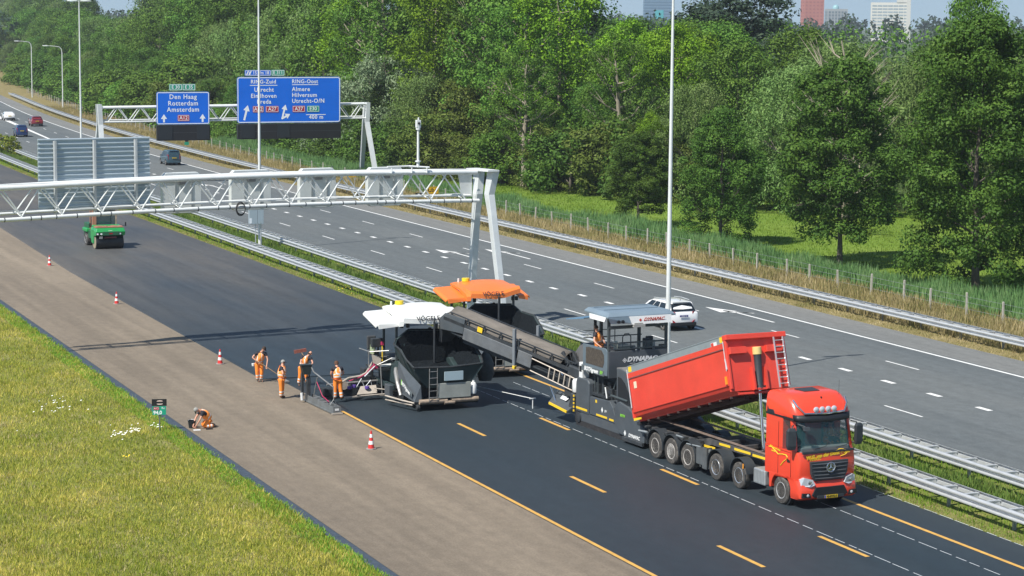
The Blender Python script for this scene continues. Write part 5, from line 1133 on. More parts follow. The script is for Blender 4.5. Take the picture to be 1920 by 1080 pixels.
# operator platform
PX = 1.42
b = MB(); b.box(-PX,PX,3.22,5.45,2.72,2.80); b.build('platform_floor', DYD, FE)
b = MB(); b.box(-PX,PX,3.16,3.22,2.42,3.55); fp = b.build('front_panel', DYG, FE, bevel=.015)
b = MB(); c0 = Vector((-.66,3.145,3.15))
for a, c in ((.11,.075),(.05,.0)):
    P1 = [(c0.x+a*u, 3.150-.002*(a<.06), c0.z+a*v) for u, v in ((0,1),(1,0),(0,-1),(-1,0))]
    if c: P2 = [(c0.x+c*u, 3.150, c0.z+c*v) for u, v in ((0,1),(1,0),(0,-1),(-1,0))]; b.add(P1+P2, [(i,(i+1)%4,(i+1)%4+4,i+4) for i in range(4)])
    else: b.add(P1, [(0,1,2,3)])
b.build('emblem', WH, fp)
text('DYNAPAC', .27, WH, fp, (.16, 3.145, 3.17), ext=.004, bold=.013, shear=.3, sx=1.12)
b = MB(); b.box(-.42,-.15,3.150,3.155,3.0,3.015); b.build('small_print', WH, fp)
b = MB(); P = [(3.24,2.50),(5.30,2.50),(5.42,2.65),(5.42,3.62),(3.40,3.66),(3.24,3.55)]; b.prism(P, 'x', -PX-.03, -PX+.01); lp = b.build('side_panel', mat('door_blue_grey', (.13,.17,.20), .5, .1, var=.1, dirt=.2), FE, bevel=.015)
b = MB(); b.prism([(3.62,2.82),(5.12,2.82),(5.12,3.50),(4.9,3.54),(3.75,3.54),(3.52,3.36),(3.50,3.05)], 'x', -PX-.04, -PX-.031); b.build('mesh_window', MESHM, lp)
b = MB(); b.box(-PX-.05,-PX-.02,3.50,5.5,2.46,2.70); bs_ = b.build('banner', mat('banner_grey', (.10,.12,.13), .5), FE)
text('BOTHgreen', .235, WH, bs_, (-PX-.056, 4.62, 2.585), rot=(R_(90),0,R_(-90)), ext=.003, bold=.012, sx=1.05, shear=.2); text('BV', .20, LGRN, bs_, (-PX-.056, 3.72, 2.585), rot=(R_(90),0,R_(-90)), ext=.003, bold=.008, shear=.2)
b = MB(); b.box(PX-.02,PX+.03,3.25,5.3,2.6,3.5); b.build('side_panel', DYG, FE)
b = MB(); b.box(PX+.0,PX+.42,3.9,3.94,2.7,3.62); b.build('mesh_screen', MESHM, FE)
PST = mat('post_dark_grey', (.06,.075,.08), .5, .1, dirt=.2)
for x in (-PX+.04, PX-.04):
    b = MB(); b.box(x-.055,x+.055,3.20,3.31,2.75,5.02); b.build('roof_post', PST, FE, bevel=.01)
for x in (-.85, 1.0):
    b = MB(); b.box(x-.06,x+.06,4.85,4.97,2.75,4.98); b.build('roof_post', PST, FE, bevel=.01)
b = MB(); b.box(-PX,PX,3.17,3.25,4.52,4.62); b.box(-PX,PX,3.17,3.23,3.86,3.92); b.box(-PX,PX,3.17,3.23,3.60,3.66); b.build('hand_rail', PST, FE); b = MB(); b.tube([(-PX,5.42,3.85),(PX,5.42,3.85)], .025, 6); b.tube([(-PX,5.42,4.15),(PX-.4,5.42,4.15)], .02, 6)
for x in (-.6,.1): b.tube([(x,5.42,2.8),(x,5.42,4.15)], .022, 6)
b.build('rear_rail', PST, FE); b = MB(); b.tube([(.25,5.0,2.8),(.25,5.0,3.85),(.35,5.0,3.97),(.55,5.0,3.97),(.65,5.0,3.85),(.65,5.0,2.8)], .025, 6); b.build('grab_loop', PST, FE)
b = MB(); b.box(-PX+.1,PX-.1,3.155,3.165,3.66,3.86); b.build('glass_panel', GLT, FE)
b = MB(); b.box(.52,.82,3.5,3.9,2.8,3.55); b.box(.56,.78,3.55,3.85,3.55,3.95); b.box(.95,1.25,3.7,4.2,2.8,3.2); b.box(.95,1.28,4.15,4.28,3.15,3.95); b.build('control_console', DYD, FE, bevel=.03)
b = MB(); b.box(-1.05,-.88,3.35,3.45,3.55,3.95); b.build('control_screen', mat('screen_pale', (.45,.47,.40), .4), FE, bevel=.02)
b = MB(); b.box(.86,.96,3.45,3.5,3.3,3.9); b.build('document_pouch', mat('clear_plastic', (.45,.50,.50), .3), FE)
b = MB(); b.box(-1.25,-.85,3.5,4.2,2.8,3.5); b.build('seat', SEATM, FE, bevel=.05)
# roof: two-level blue-grey canopy with white valances
b = MB(); b.loft([[(-1.62,2.92,4.98),(1.62,2.92,4.98),(1.62,5.15,5.02),(-1.55,5.15,5.02)],[(-1.62,2.92,5.06),(1.62,2.92,5.06),(1.62,5.15,5.10),(-1.55,5.15,5.10)],[(-1.45,3.12,5.20),(1.45,3.12,5.20),(1.48,5.05,5.22),(-1.42,5.05,5.22)]]); cr = b.build('canopy', CANB, FE, bevel=.02)
b = MB(); b.box(-1.3,1.3,3.85,3.90,5.205,5.235); b.box(-1.3,1.3,4.75,4.8,5.21,5.245); b.build('canopy_rib', CANB, cr)
b = MB(); b.loft([[(-.62,2.90,5.03),(1.42,2.90,5.03),(1.42,2.98,5.03),(-.62,2.98,5.03)],[(-.50,2.84,4.70),(1.38,2.84,4.70),(1.38,2.90,4.70),(-.50,2.90,4.70)]]); va_ = b.build('front_valance', WH, cr)
b = MB(); b.loft([[(-1.60,2.90,5.0),(-.62,2.90,5.0),(-.62,3.0,5.0),(-1.60,3.0,5.0)],[(-1.45,2.93,4.76),(-.52,2.86,4.74),(-.52,2.96,4.74),(-1.45,3.0,4.76)]]); b.build('valance_end', CANB, cr)
DR = mat('letter_red', (.62,.05,.03), .4)
text('DYNAPAC', .19, DR, va_, (.55, 2.845, 4.88), rot=(R_(100),0,0), ext=.003, bold=.008, shear=.3, sx=1.1)
b = MB(); b.add([(-.10+.07*u, 2.85, 4.87+.07*v) for u, v in ((0,1),(1,0),(0,-1),(-1,0))], [(0,1,2,3)]); b.build('emblem', DR, va_)
b = MB(); b.loft([[(-1.635,3.05,5.02),(-1.60,4.6,5.02),(-1.57,4.6,5.02),(-1.60,3.05,5.02)],[(-1.66,3.15,4.82),(-1.63,4.5,4.82),(-1.59,4.5,4.82),(-1.62,3.15,4.82)]]); b.build('side_valance', WH, cr)
for x in (-1.15,-.95):
    b = MB(); b.lathe([(.07,.04),(.075,-.02),(.001,-.03)], (x,2.82,4.84), 'y', 12); b.build('work_lamp', BLK, cr)
b = MB(); b.box(-.45,.10,2.78,2.90,4.58,4.70); b.box(-.40,.0,2.80,2.9,4.70,4.76); b.build('lamp_cluster', GREY_P, cr)
b = MB(); b.loft([[(-1.45,5.35,4.72),(.95,5.35,4.78),(.95,5.38,4.74),(-1.45,5.38,4.68)],[(-1.5,6.9,4.50),(-.2,7.0,4.55),(-.2,7.0,4.51),(-1.5,6.9,4.46)]]); b.build('rear_awning', mat('awning_blue', (.11,.22,.34), .4, var=.1), FE)
b = MB(); b.tube([(-.55,6.0,2.6),(-.55,6.0,4.6)], .07, 8); b.build('exhaust_pipe', DYD, FE, smooth=True)
# rear hopper hood and conveyor arms
b = MB(); b.loft([[(-.9,5.6,2.3),(1.25,5.6,2.3),(1.25,5.6,3.35),(-.9,5.6,3.35)],[(-.8,7.3,1.9),(1.1,7.3,1.9),(1.1,7.2,3.30),(-.6,7.2,3.35)],[(-.5,8.6,1.8),(.8,8.6,1.8),(.7,8.4,2.7),(-.3,8.4,2.7)]]); b.build('conveyor_shroud', mat('shroud_canvas', (.115,.115,.115), .8, var=.15, vs=1.2, dirt=.3), FE, bevel=.05)
b = MB()
for x in (-1.0, -.55, .55, 1.0):
    b.beam((x,6.1,1.1), (x-.25,7.7,2.9), .12, .20); b.beam((x,6.2,2.6), (x-.35,8.1,2.2), .10, .16)
b.box(-1.1,1.1,6.0,6.25,.7,2.3); b.build('lift_arm', DYD, FE, bevel=.02)
b = MB(); b.tube([(-1.0,6.3,.95),(-1.25,7.9,2.05)], .045, 8); b.tube([(.95,6.3,.95),(.6,8.0,2.2)], .045, 8); b.build('hydraulic_ram', CHROME, FE, smooth=True)
rnd = random.Random(5)
b = MB()
for i in range(26):
    x = rnd.uniform(-1.15,.2); a = Vector((x, rnd.uniform(5.9,6.4), rnd.uniform(1.4,2.5))); e = Vector((x+rnd.uniform(-.5,.2), rnd.uniform(7.0,8.4), rnd.uniform(1.5,3.0))); m_ = (a+e)/2+Vector((rnd.uniform(-.2,.2),0,-rnd.uniform(.1,.4))); b.tube([a,m_,e], .022, 5)
b.build('hydraulic_hose', mat('hose_black', (.02,.02,.02), .5), FE, smooth=True)
b = MB(); b.box(-1.40,-1.05,5.55,5.85,2.05,2.75); b.build('white_box', WH, FE, bevel=.02); b = MB(); b.box(-1.41,-1.402,5.6,5.8,2.35,2.6); b.build('box_opening', BLK, FE)
b = MB(); b.lathe([(.17,0),(.20,.04),(.20,.5),(.15,.58),(.001,.6)], (-1.25,6.3,1.35), 'z', 14); b.build('white_tank', WH, FE, smooth=True)
b = MB(); b.box(-1.38,-.9,3.3,4.7,1.5,1.62)
for i in range(18): x = rnd.uniform(-1.35,-.9); y = rnd.uniform(2.9,4.8); b.box(x, x+rnd.uniform(.08,.25), y, y+rnd.uniform(.08,.3), 1.45, rnd.uniform(1.65,2.3))
b.build('pump_assembly', DYD, FE, bevel=.015)
b = MB(); b.tube([(-1.2,4.75,1.5),(-1.2,4.75,2.5)], .03, 6); b.tube([(-1.35,4.2,1.5),(-1.35,4.2,2.45)], .025, 6); b.tube([(-1.1,3.5,1.6),(-.8,3.2,2.7)], .05, 8); b.tube([(-1.42,2.9,1.75),(-1.42,1.5,1.72)], .05, 8); b.build('grab_rail', PST, FE)
b = MB(); b.tube([(-1.38,3.35,1.55),(-1.38,3.5,2.0)], .03, 8); b.build('white_lever', WH, FE)
for nm, x, y, z, sz, mm in (('BOTH', -1.512, 1.75, 1.08, .14, LGRN), ('DYNAPAC', -1.512, .75, .36, .20, WH)):
    text(nm, sz, mm, FE, (x, y, z), rot=(R_(90),0,R_(-90)), ext=.003, bold=.008, shear=.2)
b = MB(); b.add([(-1.512, 1.52+.10*u, .40+.13*v) for u, v in ((0,1),(1,0),(0,-1),(-1,0))], [(0,1,2,3)]); b.add([(-1.455, 3.62+.09*u, 1.02+.13*v) for u, v in ((0,1),(1,0),(0,-1),(-1,0))], [(0,1,2,3)]); b.build('emblem', WH, FE, fix=False)
text('BV', .16, WH, FE, (-1.456, 3.32, 1.0), rot=(R_(90),0,R_(-90)), ext=.003, shear=.2)
# conveyor -----------------------------------------------------------------
A = Vector((-.62, 6.9, 1.75)); Bp = Vector((-3.55, 14.05, 3.36)); cd_ = (Bp-A); CL = cd_.length
CV = empty('conveyor', A); CV.parent = FE; q = cd_.normalized(); CV.rotation_mode = 'QUATERNION'
xax = q.cross(Vector((0,0,1))).normalized(); zax = xax.cross(q); CV.rotation_quaternion = Matrix((xax, q, zax)).transposed().to_quaternion()
CV.scale = (1.25, 1, 1.25)
# local: y along the belt, x to the right when looking up the belt (viewer side is -x ... +x per cross)
b = MB(); n = 14; vs = []
for j in range(n+1):
    y = .9+(CL-.95)*j/n
    for i in range(7): x = -.52+1.04*i/6; vs.append((x, y, .44+.36*math.cos(math.pi*(i/6-.5))+.012*math.sin(j*2.3+i)))
b.add(vs, [(j*7+i, j*7+i+1, j*7+i+8, j*7+i+7) for j in range(n) for i in range(6)]); bc = b.build('belt_cover', BELT, CV, smooth=True); bc.modifiers.new('thick','SOLIDIFY').thickness = .03
b = MB(); b.box(-.44,.44,.0,CL,.26,.34); b.lathe([(.001,-.46),(.24,-.46),(.26,-.3),(.26,.3),(.24,.46),(.001,.46)], (0,CL+.02,.30), 'x', 18); b.build('belt', RUBB, CV, smooth=False)
for s in (-1, 1):
    b = MB(); b.box(min(s*.50,s*.56), max(s*.50,s*.56), .0, CL+.1, .30, .42); b.box(min(s*.50,s*.56), max(s*.50,s*.56), .0, CL-.2, .64, .67)
    k = 0; y = .3
    while y < CL-.3: b.beam((s*.53,y,.42), (s*.53,y+.10,.66), .03, .05); b.beam((s*.53,y+.22,.42), (s*.53,y+.12,.66), .03, .05); y += 1.02
    b.build('side_frame', DYD, CV)
    b = MB(); b.box(min(s*.60,s*.56), max(s*.60,s*.56), 3.4, CL-1.25, -.12, .32); b.box(min(s*.60,s*.56), max(s*.60,s*.56), 2.45, 3.3, -.14, .34); b.build('side_plate', mat('plate_worn_grey', (.13,.14,.15), .6, .2, var=.2, vs=2, dirt=.4, dcol=(.20,.19,.17)), CV, bevel=.02)
    b = MB(); b.beam((s*.64,3.32,-.32), (s*.64,3.66,1.02), .10, .14); b.build('stay_bar', mat('bar_grey', (.22,.24,.26), .5, .3, var=.1), CV, bevel=.01)
    b = MB(); b.box(s*.64-.06,s*.64+.06,3.24,3.38,-.38,-.25); b.build('yellow_clamp', YM, CV, bevel=.02)
    b = MB(); b.prism([(CL-1.2,.62),(CL+.05,.56),(CL+.34,.30),(CL+.20,-.10),(CL-.5,-.02),(CL-1.2,.05)], 'x', s*.52, s*.56); b.build('head_plate', DYG, CV, bevel=.02)
    b = MB(); b.box(s*.585-.012,s*.585+.012,CL-2.35,CL-2.05,.38,.56); b.build('yellow_label', YM, CV)
b = MB()                                                 # ladder lying along the conveyor side
for z in (.28, -.16): b.tube([(-.68,-.15,z-.1),(-.68,2.35,z-.02)], .022, 6)
for i in range(5): b.box(-.70,-.66,.05+i*.30,.10+i*.30,-.20,.22)
LADM = mat('ladder_worn', (.55,.48,.40), .5, .3, var=.15, dirt=.3)
b.build('side_ladder', LADM, CV)
b = MB(); b.box(-.50,.50,.1,CL-.4,-.10,-.04); b.box(-.3,.3,.6,CL-1.0,-.35,-.1); b.build('belt_underside', DYD, CV)
b = MB(); b.box(-.62,.62,-.75,.35,-.55,.55); b.box(-.8,.8,-.9,-.2,-.9,-.3); b.build('tail_box', DYD, CV, bevel=.05)
b = MB(); b.loft([[(-.56,CL+.1,.28),(.56,CL+.1,.28),(.56,CL+.34,.22),(-.56,CL+.34,.22)],[(-.40,CL+.15,-.62),(.40,CL+.15,-.62),(.40,CL+.33,-.62),(-.40,CL+.33,-.62)]]); b.build('chute', DYD, CV)
# folding side platform under the conveyor root (grey plate with yellow edge)
b = MB(); b.add([(-1.05,6.35,.95),(-1.25,8.1,1.15),(-1.9,7.7,.75),(-1.7,6.3,.55),(-1.05,6.35,.85),(-1.25,8.1,1.05),(-1.9,7.7,.65),(-1.7,6.3,.45)], [(0,1,2,3),(4,7,6,5),(0,4,5,1),(1,5,6,2),(2,6,7,3),(3,7,4,0)]); st_ = b.build('side_plate', DYG, FE)
b = MB(); b.beam((-1.93,7.6,.72), (-1.74,6.3,.52), .05, .10); b.build('yellow_stripe', YM, st_); b = MB(); b.add([(-1.30,6.9,.995),(-1.32,7.5,1.03),(-1.50,7.4,.93),(-1.50,6.85,.90)], [(0,1,2,3)]); b.build('white_label', WH, st_)
b = MB(); b.tube([(-1.6,8.1,1.35),(-1.72,7.2,.62)], .035, 7); b.build('hydraulic_ram', CHROME, FE); b = MB()
for i in range(5): b.box(-1.50,-1.46,6.10,6.18,.55+i*.16,.63+i*.16)
b.build('hazard_stripe', YM, FE)
# ================================================================ two asphalt pavers
PVG = mat('paver_dark_green_grey', (.028,.050,.052), .55, .1, var=.25, vs=2, dirt=.35, dcol=(.08,.075,.07))
PVB = mat('paver_black_tar', (.020,.026,.030), .7, var=.35, vs=3, dirt=.3, dcol=(.07,.06,.05), bump=.6, bs=20)
HOTA = mat('hot_asphalt_rough', (.008,.011,.014), .9, spec=.12, var=.3, vs=8, bump=1.0, bs=14)
RUST = mat('bumper_rusty', (.36,.28,.21), .7, .2, var=.35, vs=4, dirt=.4, dcol=(.08,.06,.05))
PGRY = mat('plate_beige_grey', (.34,.36,.33), .6, .1, var=.15, vs=1.5, dirt=.35, dcol=(.16,.11,.08))
STC = mat('steel_worn', (.34,.34,.33), .45, .5, var=.25, vs=4, dirt=.4, dcol=(.14,.11,.09))
STB = mat('stone_beige', (.42,.37,.31), .7, var=.15, vs=3, dirt=.3)
PURP = mat('paint_purple', (.10,.05,.28), .6); PNK = mat('paint_magenta', (.45,.03,.10), .6)
ROOFW = mat('roof_white', (.72,.73,.70), .35, var=.04, vs=.8, coat=.2, dirt=.08); ROOFO = mat('roof_orange', (.82,.20,.035), .35, var=.05, vs=.8, coat=.2, dirt=.10, dcol=(.6,.2,.06))
def paver(name, loc, rz, label, roofm, left_ext, right_ext, lettering, screed_detail=True):
    r = empty(name, loc, rz, label, 'asphalt paver'); rd = random.Random(len(label))
    # undercarriage and body
    for s in (-1, 1):
        track(r, s*1.08, 1.9, 5.4, .36, .34)
        b = MB(); b.prism([(.35,.28),(1.5,.22),(2.0,.72),(5.3,.74),(5.3,1.30),(3.3,1.75),(2.4,1.95),(1.2,1.35),(.25,.55)], 'x', s*1.28, s*1.05); b.build('side_panel', PVG, r, bevel=.03)
    b = MB(); b.box(-1.1,1.1,.5,5.5,.35,1.3); b.box(-1.2,1.2,2.9,5.6,1.2,1.75); b.build('machine_body', PVB, r, bevel=.04)
    # front: push roller bar, plates
    b = MB(); b.tube([(-1.42,-.12,.42),(-.1,-.14,.42)], .11, 12); b.tube([(.1,-.14,.42),(1.42,-.12,.42)], .11, 12); b.tube([(-.25,-.20,.34),(.25,-.20,.34)], .08, 8); b.build('push_roller', RUST, r, smooth=True)
    b = MB(); b.box(-1.5,1.5,-.02,.35,.22,.52); b.lathe([(.13,-.08),(.13,.08)], (-1.48,-.1,.18), 'x', 10); b.build('front_bumper', PVB, r, bevel=.03)
    b = MB(); b.box(-.55,1.02,-.24,-.18,.55,1.22); b.build('apron_plate', PGRY, r, bevel=.01)
    b = MB(); b.box(-.28,.62,-.30,-.25,1.34,1.74); b.build('pale_placard', mat('placard_pale', (.36,.47,.52), .5, dirt=.15), r)
    b = MB()
    for x in (-1.0,-.62): b.tube([(x,-.26,.42),(x,-.28,1.92)], .018, 6)
    for i in range(5): b.tube([(-1.0,-.27,.62+i*.29),(-.62,-.27,.62+i*.29)], .014, 5)
    b.build('ladder', STC, r)
    b = MB(); b.lathe([(.001,0),(.13,.03),(.15,.12),(.15,.42),(.10,.52),(.05,.56),(.05,.62)], (1.22,-.06,.62), 'z', 12); b.build('gas_bottle', WH, r, smooth=True)
    # big hopper bin
    b = MB()
    top = [(-1.70,-.18,1.98),(0,-.22,1.93),(1.62,-.18,2.02),(1.86,.6,2.25),(1.92,1.6,2.7),(1.80,2.75,2.75),(1.45,3.0,3.10),(-.80,3.0,3.22),(-1.35,2.9,2.85),(-1.72,2.2,2.72),(-1.80,1.3,2.62),(-1.78,.55,2.25)]
    bot = [(-1.0,.05,1.0),(0,.0,1.0),(1.0,.05,1.0),(1.1,.6,1.0),(1.15,1.3,1.0),(1.1,2.3,1.0),(.9,2.7,1.0),(-.6,2.7,1.0),(-.9,2.6,1.0),(-1.1,2.0,1.0),(-1.1,1.3,1.0),(-1.1,.6,1.0)]
    mid = [tuple(Vector(t).lerp(Vector(q), .42)) for t, q in zip(top, bot)]
    ins = lambda P, d: [(p[0]*(1-d/1.7), p[1]+(d if p[1] < 1.3 else -d), p[2]) for p in P]
    b.loft([bot, mid, top, ins(top, .06), ins(mid, .07), ins(bot, .06)], cap=True); hb = b.build('hopper', PVG, r)
    b = MB(); it = ins(top, .075); im = ins(mid, .09); ib = ins(bot, .08); k = len(it)
    it = [(p[0], p[1], p[2]-.02) for p in it]; b.add(ib+im+it, [(i, (i+1)%k, (i+1)%k+k, i+k) for i in range(k)]+[(i+k, (i+1)%k+k, (i+1)%k+2*k, i+2*k) for i in range(k)]); b.build('hopper_inside', HOTA, hb)  # dark sheet set just inside the walls, darkens the hopper's inner faces
    b = MB(); b.tube([top[0], top[1], top[2]], .045, 7); b.tube([top[0], top[11], top[10], top[9], top[8]], .045, 7); b.tube([top[2], top[3], top[4], top[5]], .05, 7); b.build('hopper_rim', PVB, hb, smooth=True)
    for i, (p, q_) in enumerate(zip(top, bot)):
        if i in (0, 11, 10, 9, 2, 3, 4): b = MB(); a = Vector(p)*.98; c = Vector(q_); b.beam((a.x,a.y,a.z-.05), a.lerp(c,.8), .05, .09); b.build('hopper_rib', PVG, hb)
    b = MB(); n = 12; vs = []
    for j in range(n+1):
        for i in range(n+1):
            x = -1.35+2.7*i/n; y = .15+2.5*j/n; vs.append((x, y, 1.25+.18*math.cos((i/n-.5)*3)+.40*(j/n)**2+rd.uniform(-.05,.05)))
    b.add(vs, [(j*(n+1)+i, j*(n+1)+i+1, (j+1)*(n+1)+i+1, (j+1)*(n+1)+i) for j in range(n) for i in range(n)]); b.build('asphalt_load', HOTA, hb)
    b = MB(); b.add([(-1.15,2.86,2.2),(1.5,2.92,2.2),(1.30,2.98,3.18),(-.70,2.98,3.28),(-1.05,2.94,3.0)], [tuple(range(5))]); q = b.build('rear_apron', HOTA, hb); q.modifiers.new('t','SOLIDIFY').thickness = .05
    # slanted left front flank with lettering
    b = MB(); b.add([(-1.62,-.02,.42),(-1.30,-.10,.40),(-1.32,-.05,1.15),(-1.62,1.9,1.98),(-1.70,1.9,.75),(-1.75,1.2,.62)], [(0,1,2,3),(0,3,4,5)]); fl = b.build('flank_plate', DYG, r); fl.modifiers.new('t','SOLIDIFY').thickness = .04
    b = MB(); b.add([(-1.70,.10,.62),(-1.74,1.25,1.02),(-1.72,1.25,1.26),(-1.68,.10,.84)], [(0,1,2,3)]); bn = b.build('banner', mat('banner_grey', (.10,.12,.13), .5), r)
    text('BOTHgreen', .21, WH, bn, (-1.745, .70, .935), rot=(R_(90),R_(19.5),R_(-90)), ext=.003, bold=.010, sx=1.0)
    b = MB(); b.add([(-1.752,1.17,1.0),(-1.755,1.26,1.03),(-1.738,1.26,1.26),(-1.735,1.17,1.23)], [(0,1,2,3)]); b.build('green_mark', LGRN, bn)
    b = MB(); b.tube([(-1.5,2.5,1.55),(-1.66,2.1,1.45),(-1.78,1.6,1.05),(-1.82,1.1,.55)], [.09,.10,.09,.07], 8); b.build('pull_arm', STC, r, smooth=True)
    b = MB(); b.box(-1.95,-1.75,2.2,2.8,.3,.85); b.build('grey_box', DYG, r, bevel=.03)
    b = MB(); b.tube([(-2.25,1.9,.45),(-1.95,.6,.42),(-1.65,-.1,.38)], .04, 6); b.tube([(-2.2,2.0,.25),(-1.7,.0,.28)], .035, 6); b.build('feeler_bar', STB, r)
    # platform
    b = MB(); b.box(-1.35,1.35,3.3,5.5,1.75,1.83); b.box(-1.9,-1.3,3.7,5.3,1.30,1.38); b.build('platform_floor', PVB, r)
    b = MB(); b.box(-1.1,-.3,3.45,3.6,1.83,2.35); b.box(.25,1.2,3.4,3.55,1.8,2.2); b.build('engine_cover', mat('cover_grey', (.12,.13,.13), .6, dirt=.2), r, bevel=.03)
    for i, (x, y) in enumerate(((-1.2,3.2),(1.5,3.2),(-1.2,4.8),(1.45,4.8))):
        b = MB(); b.box(x-.05,x+.05,y-.05,y+.05,1.5,3.9); b.build('roof_post', PST, r, bevel=.01)
    b = MB(); b.tube([(.35,2.42,1.6),(.35,2.42,3.60)], .055, 8); b.tube([(.35,2.42,3.60),(.35,2.42,3.78)], .035, 8); b.build('exhaust_pipe', DYD, r, smooth=True)
    for x in (-1.75, 1.0):                               # seats with consoles
        b = MB(); b.box(x-.22,x+.22,4.5,4.95,1.9,2.12); b.box(x-.22,x+.22,4.92,5.05,2.1,2.75); b.build('seat', SEATM, r, bevel=.05)
        b = MB(); b.box(x-.35,x+.2,3.95,4.2,2.35,2.75); b.tube([(x,4.1,1.8),(x,4.1,2.4)], .05, 6); b.build('control_console', DYD, r, bevel=.03)
    b = MB(); b.prism([(4.0,2.02),(4.45,2.02),(4.42,2.42),(4.1,2.52),(3.95,2.48)], 'x', -2.02, -1.98); b.build('side_guard_panel', mat('panel_pale_green', (.34,.40,.24), .6, dirt=.2), r)
    b = MB(); b.tube([(-1.62,3.9,1.7),(-1.62,3.9,2.55)], .03, 6); b.build('yellow_post', YM, r); b = MB(); b.box(-1.68,-1.56,3.84,3.96,2.45,2.6); b.build('red_lamp', PNK, r)
    b = MB(); b.tube([(-1.35,3.4,2.25),(-2.2,4.0,2.15),(-2.25,5.2,2.15)], .025, 6); b.tube([(-2.25,4.0,1.4),(-2.25,4.0,2.15)], .022, 6); b.tube([(-1.3,3.45,1.9),(-1.9,3.8,1.55)], .03, 6); b.tube([(-2.0,3.9,1.9),(-1.4,3.9,1.9)], .02, 5); b.tube([(-2.0,3.9,1.65),(-1.4,3.9,1.65)], .02, 5); b.build('hand_rail', STC, r)
    b = MB(); b.box(-1.38,-.3,3.28,3.36,1.84,1.92); b.build('front_sill', GALV, r)
    # roof: curved shell, two fold-out wings, drooping front lip
    b = MB(); rings = []
    for x, yf, zf, zc, yr in ((-1.30,2.60,3.44,4.12,4.75),(-1.12,2.54,3.46,4.14,4.8),(-1.08,2.54,3.60,4.15,4.8),(-.3,2.50,3.54,4.20,4.82),(.2,2.48,3.50,4.22,4.82),(.7,2.50,3.54,4.22,4.82),(1.2,2.56,3.66,4.20,4.8),(1.62,2.62,3.74,4.15,4.75)):
        rings.append([(x,yf,zf),(x,yf+.02,zf+.22),(x,yf+.16,zf+.34),(x,yf+1.0,zc-.12),(x,yr,zc),(x,yr,zc-.1),(x,yf+1.0,zc-.24),(x,yf+.15,zf+.08),(x,yf+.05,zf)])
    b.loft(rings); rf = b.build('roof', roofm, r); smooth_mesh(rf.data, 22)
    for s, e, o_ in ((-1, 2.55, -.2), (1, 2.05, .2)):
        e0 = s*1.40+.2; e1 = s*(1.4+e)/2+.2; e2 = s*(e-.12)+.2; e3 = s*e+.2
        b = MB()
        def sl(x, y, dz): return (x, y, 3.60+.165*(y-2.6)*1.35-.10+dz)
        b.loft([[sl(e0,2.78,.05),sl(e0,4.62,.05),sl(e0,4.62,-.02),sl(e0,2.78,-.02)],[sl(e2,2.82,.03),sl(e2,4.55,.03),sl(e2,4.55,-.04),sl(e2,2.82,-.06)],[sl(e3,2.86,-.06),sl(e3,4.50,-.05),sl(e3,4.50,-.13),sl(e3,2.86,-.15)]])
        b.loft([[sl(e0,2.78,.05),sl(e0,2.86,.05),sl(e0,2.86,-.02),sl(e0,2.74,-.10)],[sl(e2,2.80,.03),sl(e2,2.88,.03),sl(e2,2.88,-.03),sl(e2,2.78,-.20)]]); b.build('roof_wing', roofm, rf, bevel=.015)
    text('VÖGELE', .29, mat('letter_dark', (.03,.03,.035), .5), rf, (.08, 2.475, 3.77), rot=(R_(66),0,0), ext=.003, bold=.006, sx=1.05, spacing=1.05)
    b = MB(); b.tube([(-.45,4.75,4.18),(-.45,4.75,4.34)], .20, 14); b.build('warning_lamp', mat('lamp_yellow', (.85,.62,.03), .3), r, smooth=False); b = MB(); b.tube([(-.85,4.75,4.1),(-.85,4.75,4.34)], .05, 8); b.build('antenna', WH, r)
    b = MB()
    for x in (-1.1,-.8,1.3,1.5): b.box(x-.07,x+.07,2.75,2.9,3.35,3.55)
    b.build('work_lamp', BLK, r, bevel=.02)
    # screed, tow arms, augers
    b = MB(); b.box(-1.5,1.5,6.0,7.1,.10,.62); b.build('screed', PVB, r, bevel=.03)
    for s, ext in ((-1, left_ext), (1, right_ext)):
        b = MB(); b.beam((s*1.45,2.8,.62), (s*1.5,6.4,.72), .12, .26); b.build('tow_arm', PVG, r, bevel=.02)
        if ext > 1.5:
            b = MB(); b.box(min(s*1.5,s*ext), max(s*1.5,s*ext), 5.55, 6.25, .08, .50); b.box(min(s*1.5,s*ext), max(s*1.5,s*ext), 6.2, 6.9, .30, .36); b.build('screed_extension', PVB, r, bevel=.02)
            b = MB(); b.tube([(s*1.5,5.75,.62),(s*(ext-.2),5.75,.62)], .045, 8); b.tube([(s*1.5,6.1,.66),(s*(ext-.2),6.1,.66)], .045, 8); b.build('guide_tube', STC, r, smooth=True)
        b = MB(); b.box(s*ext-.04, s*ext+.04, 4.5, 7.0, .04, .45); b.build('end_plate', PVB, r, bevel=.01)
    b = MB(); b.tube([(-1.9,5.6,.34),(1.9,5.6,.34)], .05, 8)
    for i in range(26):
        t = -1.9+3.8*i/26; a = i*.9; b.beam((t,5.6,.34), (t+.05,5.6+.2*math.cos(a),.34+.2*math.sin(a)), .03, .14)
    b.build('auger', STC, r)
    return r
P1 = paver('asphalt_paver', (34.78, 90.9, 0), R_(2.0), 'dark asphalt paver under a white roof, its black hopper beneath the conveyor', ROOFW, 1.9, 1.8, 'w')
P2 = paver('asphalt_paver', (41.02, 98.4, 0), R_(2.0), 'dark asphalt paver under an orange roof, behind the long conveyor', ROOFO, 1.6, 2.4, 'o')
